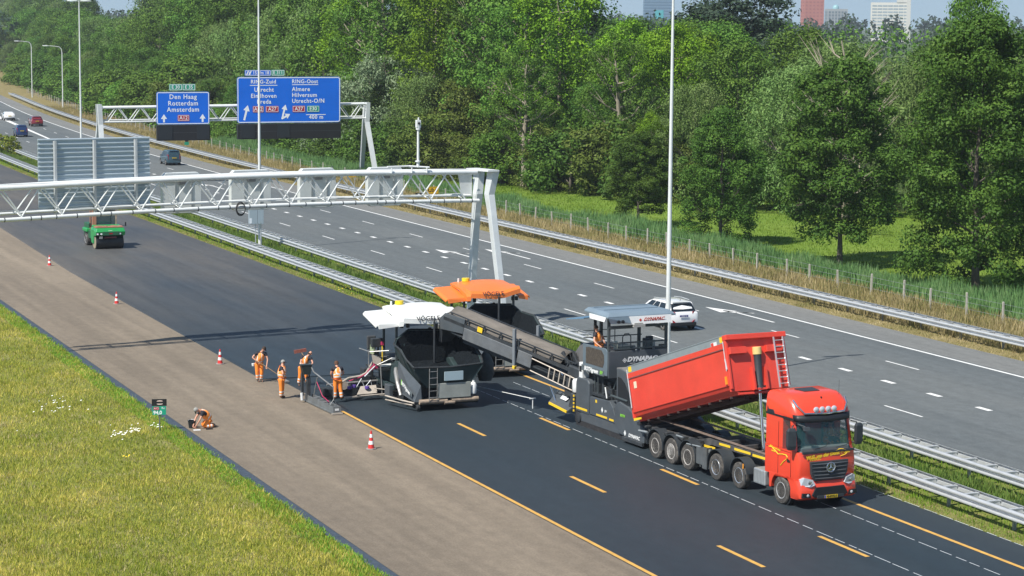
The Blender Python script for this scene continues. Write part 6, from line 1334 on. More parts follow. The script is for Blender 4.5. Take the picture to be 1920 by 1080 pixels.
# left-hand screed extension of the first paver with edge plate, pipes, paint and controls (parts of the paver)
SY = 3.2
b = MB(); b.box(-4.25,-1.45,4.35,5.05,.12,.48); b.box(-4.25,-1.45,5.05,5.7,.30,.36); b.build('screed_extension', PVB, P1, bevel=.02)
b = MB(); b.tube([(-4.1,4.55,.66),(-1.6,4.55,.70)], .05, 8); b.tube([(-3.5,4.9,.78),(-1.6,4.9,.80)], .055, 8); b.build('guide_tube', STC, P1, smooth=True)
b = MB(); b.box(-2.9,-1.9,4.6,5.0,.36,.95); b.box(-2.2,-1.7,4.8,5.3,.5,1.25); b.build('screed_box', DYD, P1, bevel=.04)
b = MB(); b.tube([(-3.35,4.25,.62),(-3.35,4.6,.62)], .20, 14); b.build('reel', STB, P1)
b = MB(); b.tube([(-3.7,4.0,.75),(-3.2,4.1,.98),(-2.6,4.2,1.02),(-2.3,4.2,1.15),(-1.95,4.1,1.75)], .045, 7); b.build('cable_duct', STB, P1, smooth=True)
b = MB(); b.tube([(-2.45,4.0,1.02),(-1.72,3.9,1.72)], .035, 6); b.tube([(-2.9,3.9,.55),(-2.65,3.9,.95),(-2.5,3.9,.55)], .022, 6); b.tube([(-2.5,3.9,.5),(-2.2,3.9,.85),(-2.1,3.9,.5)], .022, 6); b.build('strut', GALV, P1)
b = MB(); b.box(-3.6,-1.45,3.55,3.62,.16,.22); b.tube([(-3.1,3.5,.22),(-1.35,3.2,.30)], .03, 6); b.tube([(-2.2,3.4,.55),(-1.2,3.0,.42)], .03, 6); b.build('front_bar', STB, P1)
b = MB(); b.add([(-3.05,3.45,.28),(-2.05,3.45,.30),(-2.0,3.75,.62),(-2.75,3.75,.60)], [(0,1,2,3)]); q = b.build('tool_tray', STB, P1); q.modifiers.new('t','SOLIDIFY').thickness = .04
for x, y, z in ((-2.5,3.55,.52),(-3.0,3.95,.55),(-3.22,3.9,.50)):
    b = MB(); b.lathe([(.001,0),(.10,.0),(.11,.02),(.11,.12),(.001,.13)], (x,y,z), 'z', 12); b.build('paint_tin', PURP, P1, smooth=False)
b = MB(); b.box(-2.0,-1.8,3.9,4.1,1.35,1.78); b.build('magenta_box', PNK, P1, bevel=.03)
b = MB(); b.add([(-2.15,3.9,2.05),(-1.75,3.75,1.85),(-1.72,3.8,1.45),(-2.08,3.9,1.65)], [(0,1,2,3)]); q = b.build('sun_shade', STB, P1); q.modifiers.new('t','SOLIDIFY').thickness = .03
b = MB(); b.tube([(-1.75,3.8,1.5),(-1.1,3.7,1.55)], .06, 8); b.build('white_pipe', WH, P1); b = MB(); b.tube([(-1.86,3.3,.28),(-1.92,3.35,1.6)], .028, 6); b.build('measuring_rod', STC, P1)
b = MB(); b.tube([(-2.05,3.85,1.55),(-2.35,3.9,1.25)], .03, 5); b.tube([(-1.9,4.0,1.4),(-2.6,4.1,1.0),(-3.1,4.3,.8)], .025, 5); b.build('hose_red', PNK, P1)
# long edge ski at the far left end of the screed
SK = MB(); SK.box(-5.28,-4.86,.55,4.4,.03,.09); SK.prism([(.55,.09),(4.3,.09),(4.3,.34),(.55,.34)], 'x', -5.24, -5.20); SK.prism([(.55,.09),(4.3,.09),(4.3,.34),(.55,.34)], 'x', -4.92, -4.88); SK.box(-5.24,-4.88,.52,.56,.09,.36); SK.build('edge_ski', mat('ski_grey', (.17,.185,.19), .55, .3, var=.2, vs=3, dirt=.35), P1)
b = MB(); b.box(-5.32,-4.82,.44,.52,.02,.08); b.build('ski_nose', STB, P1); b = MB(); b.box(-5.16,-4.98,.505,.515,.18,.27); b.build('label_plate', WH, P1)
b = MB(); b.tube([(-5.22,1.0,.36),(-5.06,.95,.62),(-4.90,1.0,.36)], .022, 6); b.tube([(-5.06,.95,.6),(-5.06,1.0,1.2)], .02, 6); b.tube([(-5.06,1.0,1.15),(-5.06,3.6,1.45),(-5.06,4.1,1.75)], .03, 6); b.tube([(-5.15,3.4,.3),(-5.1,3.0,1.3)], .022, 6)
for y in (1.4,2.0,2.6,3.2): b.tube([(-5.2,y,.34),(-4.9,y,.36)], .02, 5)
b.build('ski_frame', STC, P1)
b = MB(); b.tube([(-5.05,1.6,.4),(-5.0,2.6,.5),(-5.1,3.1,1.1)], .018, 5); b.build('hose_red', PNK, P1)
b = MB(); b.box(-5.24,-5.10,3.9,4.15,.35,1.15); b.box(-5.44,-5.32,4.2,4.3,.3,1.3); b.tube([(-5.48,4.05,.1),(-5.45,4.1,1.75)], .03, 6); b.tube([(-5.05,4.2,.1),(-5.05,4.2,1.5)], .03, 6); b.tube([(-5.3,3.9,.15),(-5.2,4.1,1.7)], .022, 6); b.tube([(-5.5,3.95,.9),(-5.0,4.1,.9)], .02, 5); b.tube([(-5.45,4.1,1.3),(-5.05,4.2,.5)], .018, 5); b.build('height_control', CHAS, P1, bevel=.01)
b = MB(); b.prism([(-5.55,1.72),(-5.05,1.72),(-5.12,1.30),(-5.42,1.30)], 'y', 3.85, 4.15); b.box(-5.58,-5.03,3.83,4.17,1.72,1.75); b.build('control_box', mat('box_black_green', (.02,.03,.03), .4), P1)
b = MB(); b.tube([(-5.48,4.0,.12),(-5.50,4.0,.45)], .06, 7); b.tube([(-5.28,4.3,.9),(-5.28,4.3,1.1)], .07, 8); b.build('sensor', WH, P1)
# ================================================================ road roller
RG = mat('roller_green', (.02,.30,.075), .35, var=.1, vs=2, coat=.2, dirt=.25, dcol=(.10,.16,.08)); RGD = mat('roller_dark_green', (.015,.10,.045), .5, dirt=.3)
RO = empty('road_roller', (35.45, 163.6, 0), R_(1), 'green road roller with a smooth black drum, under the near gantry', 'road roller')
ORP = mat('frame_salmon', (.36,.17,.11), .5, dirt=.2)
b = MB(); b.lathe([(.001,-1.05),(.62,-1.05),(.66,-1.02),(.66,1.02),(.62,1.05),(.001,1.05)], (0,.72,.66), 'x', 36); dr = b.build('drum', mat('drum_black', (.028,.030,.032), .4, .3, var=.2, vs=2), RO, smooth=True)
b = MB(); b.lathe([(.001,-1.062),(.57,-1.062),(.60,-1.052)], (0,.72,.66), 'x', 24); b.build('drum_side', mat('drum_side_dusty', (.30,.26,.18), .8, var=.2), dr)
for x in (-.78,-.26,.26,.78): wheel(RO, x, 3.75, .62, .62, .46, -1 if x < 0 else 1, RIM, name='rear_tyre')
b = MB(); b.loft([[(-1.12,-.02,1.28),(1.12,-.02,1.28),(1.12,1.6,1.28),(-1.12,1.6,1.28)],[(-1.12,-.16,1.62),(1.12,-.16,1.62),(1.12,1.6,1.75),(-1.12,1.6,1.75)],[(-1.02,-.02,1.95),(1.02,-.02,1.95),(1.02,1.5,2.12),(-1.02,1.5,2.12)]]); fh = b.build('front_hood', RG, RO, bevel=.04)
b = MB(); b.box(-.62,.62,-.20,-.02,1.30,1.66); b.build('front_grille', RGD, fh, bevel=.03)
text('HAMM', .10, WH, fh, (-.05,-.17,1.72), rot=(R_(78),0,0), ext=.002); b = MB(); b.box(-.12,.14,-.215,-.20,1.42,1.52); b.build('red_badge', TL, fh)
b = MB(); b.box(-.45,.45,-.12,.05,1.05,1.18); b.build('number_board', mat('board_dark_red', (.16,.02,.03), .5), RO); b = MB(); b.box(-.85,-.6,-.1,.02,1.0,1.22); b.build('tow_hook', STC, RO)
for x in (-.98,-.70,.72):
    b = MB(); b.box(x-.13,x+.13,-.12,.05,1.34,1.52); hb_ = b.build('lamp_housing', BLK, RO, bevel=.03); b = MB(); b.lathe([(.001,-.14),(.075,-.135),(.08,-.12)], (x,0,1.43), 'y', 12); b.build('headlight', mat('lamp_white', (.85,.85,.85), .15), hb_)
b = MB(); b.box(-1.06,1.0,.0,.9,1.97,2.05)
rd = random.Random(3)
for i in range(12): x = rd.uniform(-1.0,.8); b.box(x, x+rd.uniform(.08,.3), rd.uniform(0,.2), rd.uniform(.4,.9), 2.03, rd.uniform(2.06,2.12))
b.build('hood_top', ORP, fh, bevel=.01)
for s in (-1, 1):
    b = MB(); b.prism([(-.05,1.30),(.3,1.75),(1.6,1.75),(1.6,1.1),(1.35,.55),(.72,.50),(.55,1.2)], 'x', s*1.13, s*1.07); b.build('drum_yoke', RG, RO, bevel=.03)
    b = MB(); b.box(min(s*.75,s*1.12), max(s*.75,s*1.12), 3.1, 4.5, 1.28, 1.62); b.build('rear_fender', RG, RO, bevel=.08)
    b = MB(); b.box(s*1.35-.05,s*1.35+.05,.7,.78,2.0,2.36); b.tube([(s*1.05,.9,2.05),(s*1.35,.75,2.05)], .02, 5); b.build('mirror', BLK, RO, bevel=.02)
b = MB(); b.box(-.95,.95,1.6,4.7,.75,1.5); b.box(-.9,.9,3.3,4.8,1.5,2.05); b.build('body', RGD, RO, bevel=.05)
CABG = glass('roller_cab_glass', (.02,.06,.07), .03, .55)
b = MB(); b.box(-.74,.74,1.42,3.1,2.02,3.55); b.build('cab_glass', CABG, RO)
for x, y in ((-.78,1.4),(.78,1.4),(-.78,3.12),(.78,3.12)):
    b = MB(); b.box(x-.05,x+.05,y-.05,y+.05,1.5,3.6); b.build('cab_post', ORP if x < 0 else RUST, RO)
b = MB(); b.box(-.98,-.80,1.5,1.75,2.05,3.5); b.build('side_post', ORP, RO); b = MB(); b.box(-.85,.85,1.3,3.2,3.55,3.68); b.build('cab_roof', RG, RO, bevel=.05)
RO.scale = (1, 1, .84)
# ================================================================ cars, all driving away
def car(name, loc, rz, label, L, Wd, H, body, kind, plate=PLY, cat='car', group=None, txt=None):
    r = empty(name, loc, rz, label, cat, group); w = Wd/2
    # local y: 0 rear bumper -> L front; stations (y, half width low, z low, z belt, z roof, roof half width)
    if kind == 'suv':   prof = [(0,.93,.42,.98,.98),(.03,.98,.36,1.02,1.04),(.14,1.0,.30,1.06,1.28),(.42,1.0,.26,1.04,H-.05),(1.2,1.0,.24,1.02,H),(2.4,1.0,.24,1.0,H-.03),(3.05,1.0,.24,.98,H-.22),(3.55,.99,.26,.98,1.04),(L-.5,.95,.28,.90,.90),(L-.08,.86,.32,.70,.70),(L,.78,.38,.58,.58)]
    elif kind == 'van': prof = [(0,.93,.40,.98,1.0),(.03,.97,.34,1.02,1.30),(.10,1.0,.30,1.04,H-.10),(.30,1.0,.26,1.04,H),(1.4,1.0,.24,1.02,H+.01),(2.5,1.0,.24,1.0,H-.04),(3.1,1.0,.24,.98,H-.30),(3.6,.99,.26,.96,1.08),(L-.35,.94,.28,.84,.84),(L-.05,.86,.32,.66,.66),(L,.78,.38,.56,.56)]
    else:               prof = [(0,.90,.42,.92,.92),(.05,.96,.34,.96,1.02),(.35,1.0,.28,.98,1.10),(.75,1.0,.26,.98,1.28),(1.5,1.0,.24,.96,H),(2.4,1.0,.24,.95,H),(3.2,1.0,.24,.92,1.10),(3.9,.98,.26,.88,.92),(L-.35,.93,.28,.76,.76),(L-.05,.85,.32,.60,.60),(L,.78,.38,.52,.52)]
    b = MB(); rings = []
    for y, kw, zl, zb, zr in prof:
        a = w*kw; rw = a*(.76 if zr > zb+.2 else .93); zs = (zl+zb)/2
        rings.append([(-a*.9,y,zl),(-a,y,zl+.12),(-a,y,zs),(-a*.97,y,zb),(-rw,y,max(zb+.01,zr-.04)),(-rw*.8,y,max(zb+.012,zr)),(0,y,max(zb+.013,zr+.015)),(rw*.8,y,max(zb+.012,zr)),(rw,y,max(zb+.01,zr-.04)),(a*.97,y,zb),(a,y,zs),(a,y,zl+.12),(a*.9,y,zl)])
    b.loft(rings); bd = b.build('body', body, r, smooth=True)
    G = mat('car_glass', (.012,.018,.022), .04, .1, .9)
    # rear window, side windows slightly proud of the shell
    i0 = 2 if kind != 'sedan' else 3; 
    def lerp(p, q, t): return tuple(p[k]+(q[k]-p[k])*t for k in range(3))
    rw = w*.76
    if kind == 'van': rear = [(-rw-.06,.045,1.12),(rw+.06,.045,1.12),(rw+.0,.16,H-.20),(-rw,.16,H-.20)]
    elif kind == 'suv': rear = [(-rw-.05,.07,1.12),(rw+.05,.07,1.12),(rw-.06,.36,H-.14),(-rw+.06,.36,H-.14)]
    else: rear = [(-rw-.02,.50,1.13),(rw+.02,.50,1.13),(rw-.10,1.30,H-.06),(-rw+.10,1.30,H-.06)]
    b = MB(); b.add([(p[0],p[1]-.03,p[2]+.012) for p in rear]+[(p[0],p[1]+.05,p[2]-.02) for p in rear], [(0,1,2,3),(4,7,6,5),(0,4,5,1),(1,5,6,2),(2,6,7,3),(3,7,4,0)]); b.build('rear_window', G, r)
    y0, y1, yt0, yt1 = {'van': (.35,3.35,.45,2.75), 'suv': (.55,3.25,.75,2.55), 'sedan': (.95,3.1,1.35,2.35)}[kind]; zb = {'van':1.08,'suv':1.09,'sedan':1.02}[kind]
    for s in (-1, 1):
        k = .04; cuts = [0, .36, .68, 1] if kind != 'sedan' else [0, .5, 1]
        for a, c in zip(cuts, cuts[1:]):
            a += .02; c -= .02
            P = [(s*w*.972,y0+(y1-y0)*a,zb),(s*w*.972,y0+(y1-y0)*c,zb),(s*(rw+.035),yt0+(yt1-yt0)*c,H-.14),(s*(rw+.035),yt0+(yt1-yt0)*a,H-.14)]
            b = MB(); b.add(P+[(p[0]-s*.07,p[1],p[2]) for p in P], [(0,1,2,3),(4,7,6,5),(0,4,5,1),(1,5,6,2),(2,6,7,3),(3,7,4,0)]); b.build('side_window', G, r)
        for y in (.78, L-.85): wheel(r, s*(w-.10), y, .33, .33, .22, s, RIM, studs=6)
        for y in (.78, L-.85):
            b = MB(); b.lathe([(.001,-.02),(.39,-.02),(.39,.02),(.001,.02)], (s*(w-.012), y, .36), 'x', 18); b.build('wheel_arch', BLK, r)
        tz = {'van': (.72,1.30), 'suv': (.98,1.13), 'sedan': (.86,1.0)}[kind]; tw = {'van': .13, 'suv': .34, 'sedan': .32}[kind]
        b = MB(); b.add([(s*(w*.96),.14,tz[0]),(s*(w*.96-tw),-.025,tz[0]+.01),(s*(w*.96-tw),-.02,tz[1]-.02),(s*(w*.94),.16,tz[1]),(s*(w*.96-.02),.28,tz[0]+.02),(s*(w*.94-.02),.30,tz[1])], [(0,1,2,3),(0,3,5,4)]); q = b.build('tail_light', TL, r); q.modifiers.new('t','SOLIDIFY').thickness = .03
        b = MB(); b.loft([[(s*w*.95,2.95,1.02),(s*(w+.16),2.93,1.04),(s*(w+.16),3.03,1.04),(s*w*.95,3.05,1.02)],[(s*w*.95,2.95,1.12),(s*(w+.17),2.93,1.18),(s*(w+.17),3.03,1.18),(s*w*.95,3.05,1.12)]]); b.build('wing_mirror', body, r, bevel=.02)
        if kind != 'sedan': b = MB(); b.tube([(s*rw*.9,.6,H+.03),(s*rw*.9,1.6,H+.06),(s*rw*.9,2.5,H+.0)], .018, 5); b.build('roof_rail', BLK if kind == 'van' else GALV, r)
    b = MB(); b.box(-w*.86,w*.86,-.045,.12,.30,.50); bp = b.build('rear_bumper', BLK if kind != 'van' else body, r, bevel=.03)
    if kind == 'suv':
        for s in (-1, 1): b = MB(); b.add([(s*w*.55,-.05,.50),(s*w*.93,.05,.52),(s*w*.93,.05,.66),(s*w*.70,-.04,.62)], [(0,1,2,3)]); q = b.build('reflector', TL, bp); q.modifiers.new('t','SOLIDIFY').thickness = .02
    zp = {'van': .90, 'suv': .86, 'sedan': .80}[kind]
    b = MB(); b.box(-.26,.26,-.06,-.045,zp-.055,zp+.055); pl = b.build('number_plate', plate, r)
    if txt: text(txt, .10, INK if plate is PLY else WH, pl, (0,-.065,zp), ext=.001)
    if kind != 'sedan': b = MB(); b.box(-rw*.8,rw*.8,.02 if kind=='van' else .22,.42,H-.06,H-.015); b.build('roof_spoiler', body, r, bevel=.02)
    b = MB(); b.tube([(0,.5 if kind != 'sedan' else 1.4,H+.0),(0,.42 if kind != 'sedan' else 1.3,H+.10)], .015, 5); b.build('aerial', BLK, r)
    return r
def paint(n, c): return mat(n, c, .25, .0, .5, coat=.7, var=.03, vs=1)
car('car', (56.2, 109.8, 0), R_(0), 'white sport utility car right behind the tall lamp post and the feeder', 4.5, 1.86, 1.66, paint('paint_white', (.80,.80,.79)), 'suv', mat('plate_blue_black', (.04,.05,.20), .4), txt='DNA 12')
car('car', (63.3+.0, 256.4, 0), R_(-1), 'dark blue-grey tall family car driving alone below the blue signs', 4.4, 1.72, 1.78, paint('paint_petrol', (.035,.075,.10)), 'van', txt='56-SG-PT')
car('car', (65.0+.45, 355.0, 0), R_(-3.2), 'dark red sport utility car on the right-hand lanes in the distance', 4.4, 1.84, 1.62, paint('paint_dark_red', (.20,.012,.022)), 'suv', txt='L-456-FR')
car('car', (64.6+.2, 376.5, 0), R_(-3.6), 'white saloon car with a dark rear window near the left edge', 4.7, 1.85, 1.44, paint('paint_white', (.80,.80,.79)), 'sedan', txt='K-12-HB')
car('car', (57.35+.2, 324.2, 0), R_(-2.6), 'dark blue small van-shaped car nearest the white gore line', 3.9, 1.70, 1.70, paint('paint_navy', (.012,.035,.12)), 'van', txt='9-TND-82')
# ================================================================ people
SKIN = mat('skin', (.58,.30,.20), .55, var=.06, vs=10); HIV = mat('orange_workwear', (1.0,.27,.032), .65, var=.08, vs=6, dirt=.06, dcol=(.5,.16,.03))
HIVY = mat('orange_vest', (1.0,.32,.06), .6, var=.05, vs=8); REFL = mat('reflective_tape', (.78,.76,.70), .35); NAVY = mat('shirt_dark', (.018,.018,.026), .8, var=.2, vs=8)
BOOT = mat('boot_leather', (.035,.028,.022), .7, dirt=.3); HAIR = mat('hair_dark', (.035,.022,.014), .8); CAPG = mat('cap_grey', (.28,.28,.26), .8); HELM = HAIR
def skin_mesh(verts, edges, radii, name, m, parent, levels=1, root=0):
    me = bpy.data.meshes.new(name); me.from_pydata([tuple(v) for v in verts], edges, []); o = bpy.data.objects.new(name+'_src', me); COL.objects.link(o)
    md = o.modifiers.new('skin', 'SKIN'); md.use_smooth_shade = True
    for i, s in enumerate(me.skin_vertices[0].data):
        r = radii[i]; s.radius = (r, r) if not isinstance(r, tuple) else r; s.use_root = (i == root)
    ss = o.modifiers.new('sub', 'SUBSURF'); ss.levels = levels; ss.render_levels = levels
    dg = bpy.context.evaluated_depsgraph_get(); out = bpy.data.meshes.new_from_object(o.evaluated_get(dg)); bpy.data.objects.remove(o)
    out.name = name; out.materials.clear(); 
    for mm in (m if isinstance(m, (list, tuple)) else [m]): out.materials.append(mm)
    q = bpy.data.objects.new(name, out); COL.objects.link(q); q.parent = parent
    out.polygons.foreach_set('use_smooth', [True]*len(out.polygons)); return q
def person(loc, rz, label, J, shirt=NAVY, trousers=HIV, vest=True, cap=None, hair=HAIR, sleeves='short', bald=False, boots=True, legs=True, face_dir=None):
    """J: joints in local metres (x right of viewer, y away, z up): pelvis chest neck head Ls Le Lh Rs Re Rh Lk La Lt Rk Ra Rt (+hip width auto)"""
    r = empty('person', loc, rz, label, 'person'); V = {k: Vector(v) for k, v in J.items()}
    pel, ch, nk, hd = V['pelvis'], V['chest'], V['neck'], V['head']
    Lhip = V.get('Lhip', pel+Vector((-.10,0,-.04))); Rhip = V.get('Rhip', pel+Vector((.10,0,-.04)))
    names = ['pelvis','waist','chest','neck','head','top','Ls','Le','Lw','Rs','Re','Rw','Lhip','Lk','La','Rhip','Rk','Ra','Lt','Rt']
    up = (hd-nk).normalized()
    P = [pel, pel.lerp(ch,.45), ch, nk, hd, hd+up*.10, V['Ls'], V['Le'], V['Lh'], V['Rs'], V['Re'], V['Rh'], Lhip, V['Lk'], V['La'], Rhip, V['Rk'], V['Ra'], V['Lt'], V['Rt']]
    E = [(0,1),(1,2),(2,3),(3,4),(4,5),(2,6),(6,7),(7,8),(2,9),(9,10),(10,11),(0,12),(12,13),(13,14),(0,15),(15,16),(16,17),(14,18),(17,19)]
    Rr = [.125,.118,.135,.055,.088,.062,.062,.042,.028,.062,.042,.028,.088,.062,.045,.088,.062,.045,.038,.038]
    # hands: palm and five fingers grown from each wrist as part of the same body
    for wi, ei, s in ((8, 7, -1), (11, 10, 1)):
        w, e = P[wi], P[ei]; d = (w-e).normalized(); side = V.get('Lside' if s < 0 else 'Rside'); side = side if side is not None else d.cross(Vector((0,1,.2))).normalized(); nrm = d.cross(side).normalized()
        pi = len(P); P.append(w+d*.055); Rr.append(.030); E.append((wi, pi)); 
        for k, (off, ln) in enumerate(((-.030,.065),(-.010,.078),(.010,.072),(.030,.056))):
            a = len(P); P.append(P[pi]+d*.032+side*off); Rr.append(.0095); E.append((pi, a)); P.append(P[a]+d*ln*.6+nrm*ln*.35+side*off*.3); Rr.append(.0085); E.append((a, a+1)); P.append(P[a+1]+d*ln*.15+nrm*ln*.45); Rr.append(.0075); E.append((a+1, a+2))
        a = len(P); P.append(w+d*.02+side*(-s)*.035); Rr.append(.011); E.append((wi, a)); P.append(P[a]+d*.045+side*(-s)*.012+nrm*.015); Rr.append(.009); E.append((a, a+1))
    body = skin_mesh(P, E, Rr, 'body', SKIN, r)
    # face: nose, eyes, ears
    fd = Vector(face_dir) if face_dir else Vector((0,-1,-.1)); fd = (fd-up*fd.dot(up)).normalized(); sd = up.cross(fd).normalized()
    b = MB(); b.add([hd+fd*.078+sd*.014-up*.02, hd+fd*.078-sd*.014-up*.02, hd+fd*.086+up*.025, hd+fd*.112-up*.015], [(0,1,3),(1,2,3),(2,0,3)]); b.build('nose', SKIN, body)
    for s in (-1, 1):
        b = MB(); c = hd+fd*.080+sd*s*.032+up*.022; b.lathe([(.001,-.006),(.011,-.003),(.012,.004),(.001,.007)], tuple(c), 'y', 8); b.build('eye', INK, body)
        b = MB(); c = hd+sd*s*.088-up*.002; b.tube([c-up*.028, c+up*.028], .012, 6); b.build('ear', SKIN, body)
    b = MB(); b.tube([hd+fd*.080+sd*.024-up*.052, hd+fd*.086-up*.055, hd+fd*.080-sd*.024-up*.052], .006, 5); b.build('mouth', mat('lips', (.40,.14,.11), .6), body)
    # hair or cap: a shell over the head
    b = MB(); ring = []
    for k, (t, rr) in enumerate(((-.02,.098),(.03,.103),(.075,.094),(.11,.066),(.128,.02))):
        ring.append([hd-fd*.008+up*t+(sd*math.cos(a)+fd*math.sin(a))*rr - (up*.03 if (not cap and math.sin(a) < -.2 and k == 0) else up*0) + (up*.045 if (math.sin(a) > .3 and k == 0) else up*0) for a in np.linspace(0, 2*math.pi, 15)[:-1]])
    if not bald:
        b.loft(ring); hc = b.build('cap' if cap else 'hair', cap or hair, r, smooth=True)
        if cap: b = MB(); c = hd+up*.035; b.add([c+fd*.085+sd*.07, c+fd*.085-sd*.07, c+fd*.165-sd*.05-up*.012, c+fd*.165+sd*.05-up*.012], [(0,1,2,3)]); q = b.build('peak', BLK, hc); q.modifiers.new('t','SOLIDIFY').thickness = .012
    else: b.loft([[p-up*.045 for p in g_] for g_ in ring[:2]], cap=False); b.build('hair', hair, r, smooth=True)
    # clothes
    def bands(o, f):
        for pg in o.data.polygons:
            c = Vector((0,0,0))
            for i in pg.vertices: c += o.data.vertices[i].co
            pg.material_index = f(c/len(pg.vertices))
    g = lambda a, c, t: V[a].lerp(V[c], t)
    Pw = [pel, pel.lerp(ch,.45), ch, ch.lerp(nk,.45), V['Ls'], V['Ls'].lerp(V['Le'],.55 if sleeves == 'short' else 1), V['Rs'], V['Rs'].lerp(V['Re'],.55 if sleeves == 'short' else 1)]; Ew = [(0,1),(1,2),(2,3),(2,4),(4,5),(2,6),(6,7)]; Rw = [.150,.145,.162,.085,.085,.066,.085,.066]
    if sleeves == 'long': Pw += [V['Lh'].lerp(V['Le'],.12), V['Rh'].lerp(V['Re'],.12)]; Ew += [(5,8),(7,9)]; Rw[5] = Rw[7] = .058; Rw += [.044,.044]
    skin_mesh(Pw, Ew, Rw, 'shirt', shirt, r)
    if vest:
        ax = (nk-pel).normalized(); fx = (V['Rs']-V['Ls']).normalized(); fy = ax.cross(fx)
        o = skin_mesh([pel-ax*.05, pel.lerp(ch,.45), ch, ch.lerp(nk,.42), ch.lerp(V['Ls'],.62), ch.lerp(V['Rs'],.62)], [(0,1),(1,2),(2,3),(2,4),(2,5)], [(.215,.20),(.205,.195),(.215,.20),(.125,.12),(.135,.13),(.135,.13)], 'safety_vest', [HIVY, REFL], r, levels=2)
        L_ = (nk-pel).length
        def vf(c):
            t = (c-pel).dot(ax)/L_; u = abs((c-pel).dot(fx)); return 1 if .16 < t < .26 or (.075 < u < .115 and t > .24) or (vest == 'wide' and .34 < t < .42) else 0
        bands(o, vf)
    if legs:
        hl, hr = Lhip.lerp(V['Lk'],.20), Rhip.lerp(V['Rk'],.20); o = skin_mesh([pel+(pel-hl.lerp(hr,.5)).normalized()*.12, hl, V['Lk'], V['La'], hr, V['Rk'], V['Ra']], [(0,1),(1,2),(2,3),(0,4),(4,5),(5,6)], [.168,.124,.098,.088,.124,.098,.088], 'work_trousers', [trousers, REFL], r)
        def tf(c):
            best = 0
            for k, a in (('Lk','La'),('Rk','Ra')):
                d = V[a]-V[k]; t = (c-V[k]).dot(d)/d.length_squared; dd = (c-(V[k]+d*max(0,min(1,t)))).length
                if dd < .13 and (.42 < t < .56 or .70 < t < .84): best = 1
            return best
        bands(o, tf)
        for k in 'LR': skin_mesh([V[k+'a']+Vector((0,0,.05)), V[k+'a'], V[k+'a'].lerp(V[k+'t'],.5), V[k+'t']], [(0,1),(1,2),(2,3)], [.062,.060,.052,.045], 'boot', BOOT, r)
    return r
def grip(name, par, pts, r, m): b = MB(); b.tube(pts, r, 7); return b.build(name, m, par)
# 1 raking, bent over, at the joint (rear left)
A1 = person((28.95, 101.0, 0), R_(0), 'bearded worker at the left of the group, leaning forward on a long rake', dict(pelvis=(0,0,.95), chest=(.06,-.14,1.32), neck=(.12,-.20,1.50), head=(.18,-.27,1.62), Ls=(-.13,-.13,1.42), Le=(-.36,-.14,1.22), Lh=(-.14,-.30,1.02), Rs=(.28,-.20,1.40), Re=(.36,-.30,1.12), Rh=(.27,-.42,.80), Lk=(-.09,-.04,.50), La=(-.05,.02,.09), Lt=(-.03,-.16,.04), Rk=(.12,-.10,.50), Ra=(.10,-.02,.09), Rt=(.14,-.20,.04)), face_dir=(.35,-1,-.5), cap=HAIR)
rake = empty('rake', (28.95, 101.0, 0), 0, 'long wooden asphalt rake held by the worker at the left of the group', 'rake')
grip('shaft', rake, [(-.26,-.34,1.10),(.28,-.44,.76),(1.15,-.62,.12)], .018, mat('wood_shaft', (.40,.26,.14), .7)); b = MB(); b.box(1.02,1.22,-.98,-.30,.05,.12); b.build('rake_head', STC, rake)
b = MB(); b.lathe([(.06,0),(.08,.12),(.001,.13)], (-.27,.02,.78), 'z', 10); b.build('pouch', WH, A1)
# 2 standing with hands on hips in the cap
person((28.62, 96.1, 0), R_(48), 'worker in a grey cap standing with his hand on his hip', dict(pelvis=(0,0,.96), chest=(.02,-.02,1.36), neck=(.05,-.03,1.53), head=(.09,-.04,1.66), Ls=(-.17,-.06,1.46), Le=(-.33,-.24,1.20), Lh=(-.14,-.17,1.02), Rs=(.21,.03,1.46), Re=(.30,.20,1.22), Rh=(.16,.10,1.04), Lk=(-.08,-.02,.50), La=(-.07,0,.09), Lt=(.06,-.12,.04), Rk=(.09,0,.50), Ra=(.09,.02,.09), Rt=(.22,-.08,.04)), cap=CAPG, face_dir=(.25,-1,-.05))
# 3 bald worker behind the control box, bending
person((30.62, 99.2, 0), R_(0), 'bald worker standing behind the black control box of the screed', dict(pelvis=(-.05,0,.95), chest=(.10,-.12,1.30), neck=(.20,-.18,1.46), head=(.28,-.22,1.58), Ls=(-.06,-.06,1.40), Le=(-.20,-.22,1.14), Lh=(-.02,-.38,1.02), Rs=(.30,-.18,1.36), Re=(.36,-.36,1.12), Rh=(.24,-.48,1.05), Lk=(-.16,.0,.50), La=(-.22,.06,.09), Lt=(-.24,-.12,.04), Rk=(.12,-.12,.52), Ra=(.14,-.02,.09), Rt=(.16,-.20,.04)), bald=True, face_dir=(.7,-.8,-.35))
br_ = empty('broom', (30.62, 99.2, 0), 0, 'red-brown broom head held up behind the bald worker', 'broom')
b = MB(); b.beam((-.42,.10,1.62),(.16,.05,1.70), .10, .16); b.build('bristles', mat('bristle_red', (.22,.07,.05), .9, var=.3, vs=12), br_); b = MB(); b.tube([(-.1,.05,1.62),(.30,-.30,.9)], .016, 6); b.build('shaft', mat('wood_shaft', (.40,.26,.14), .7), br_)
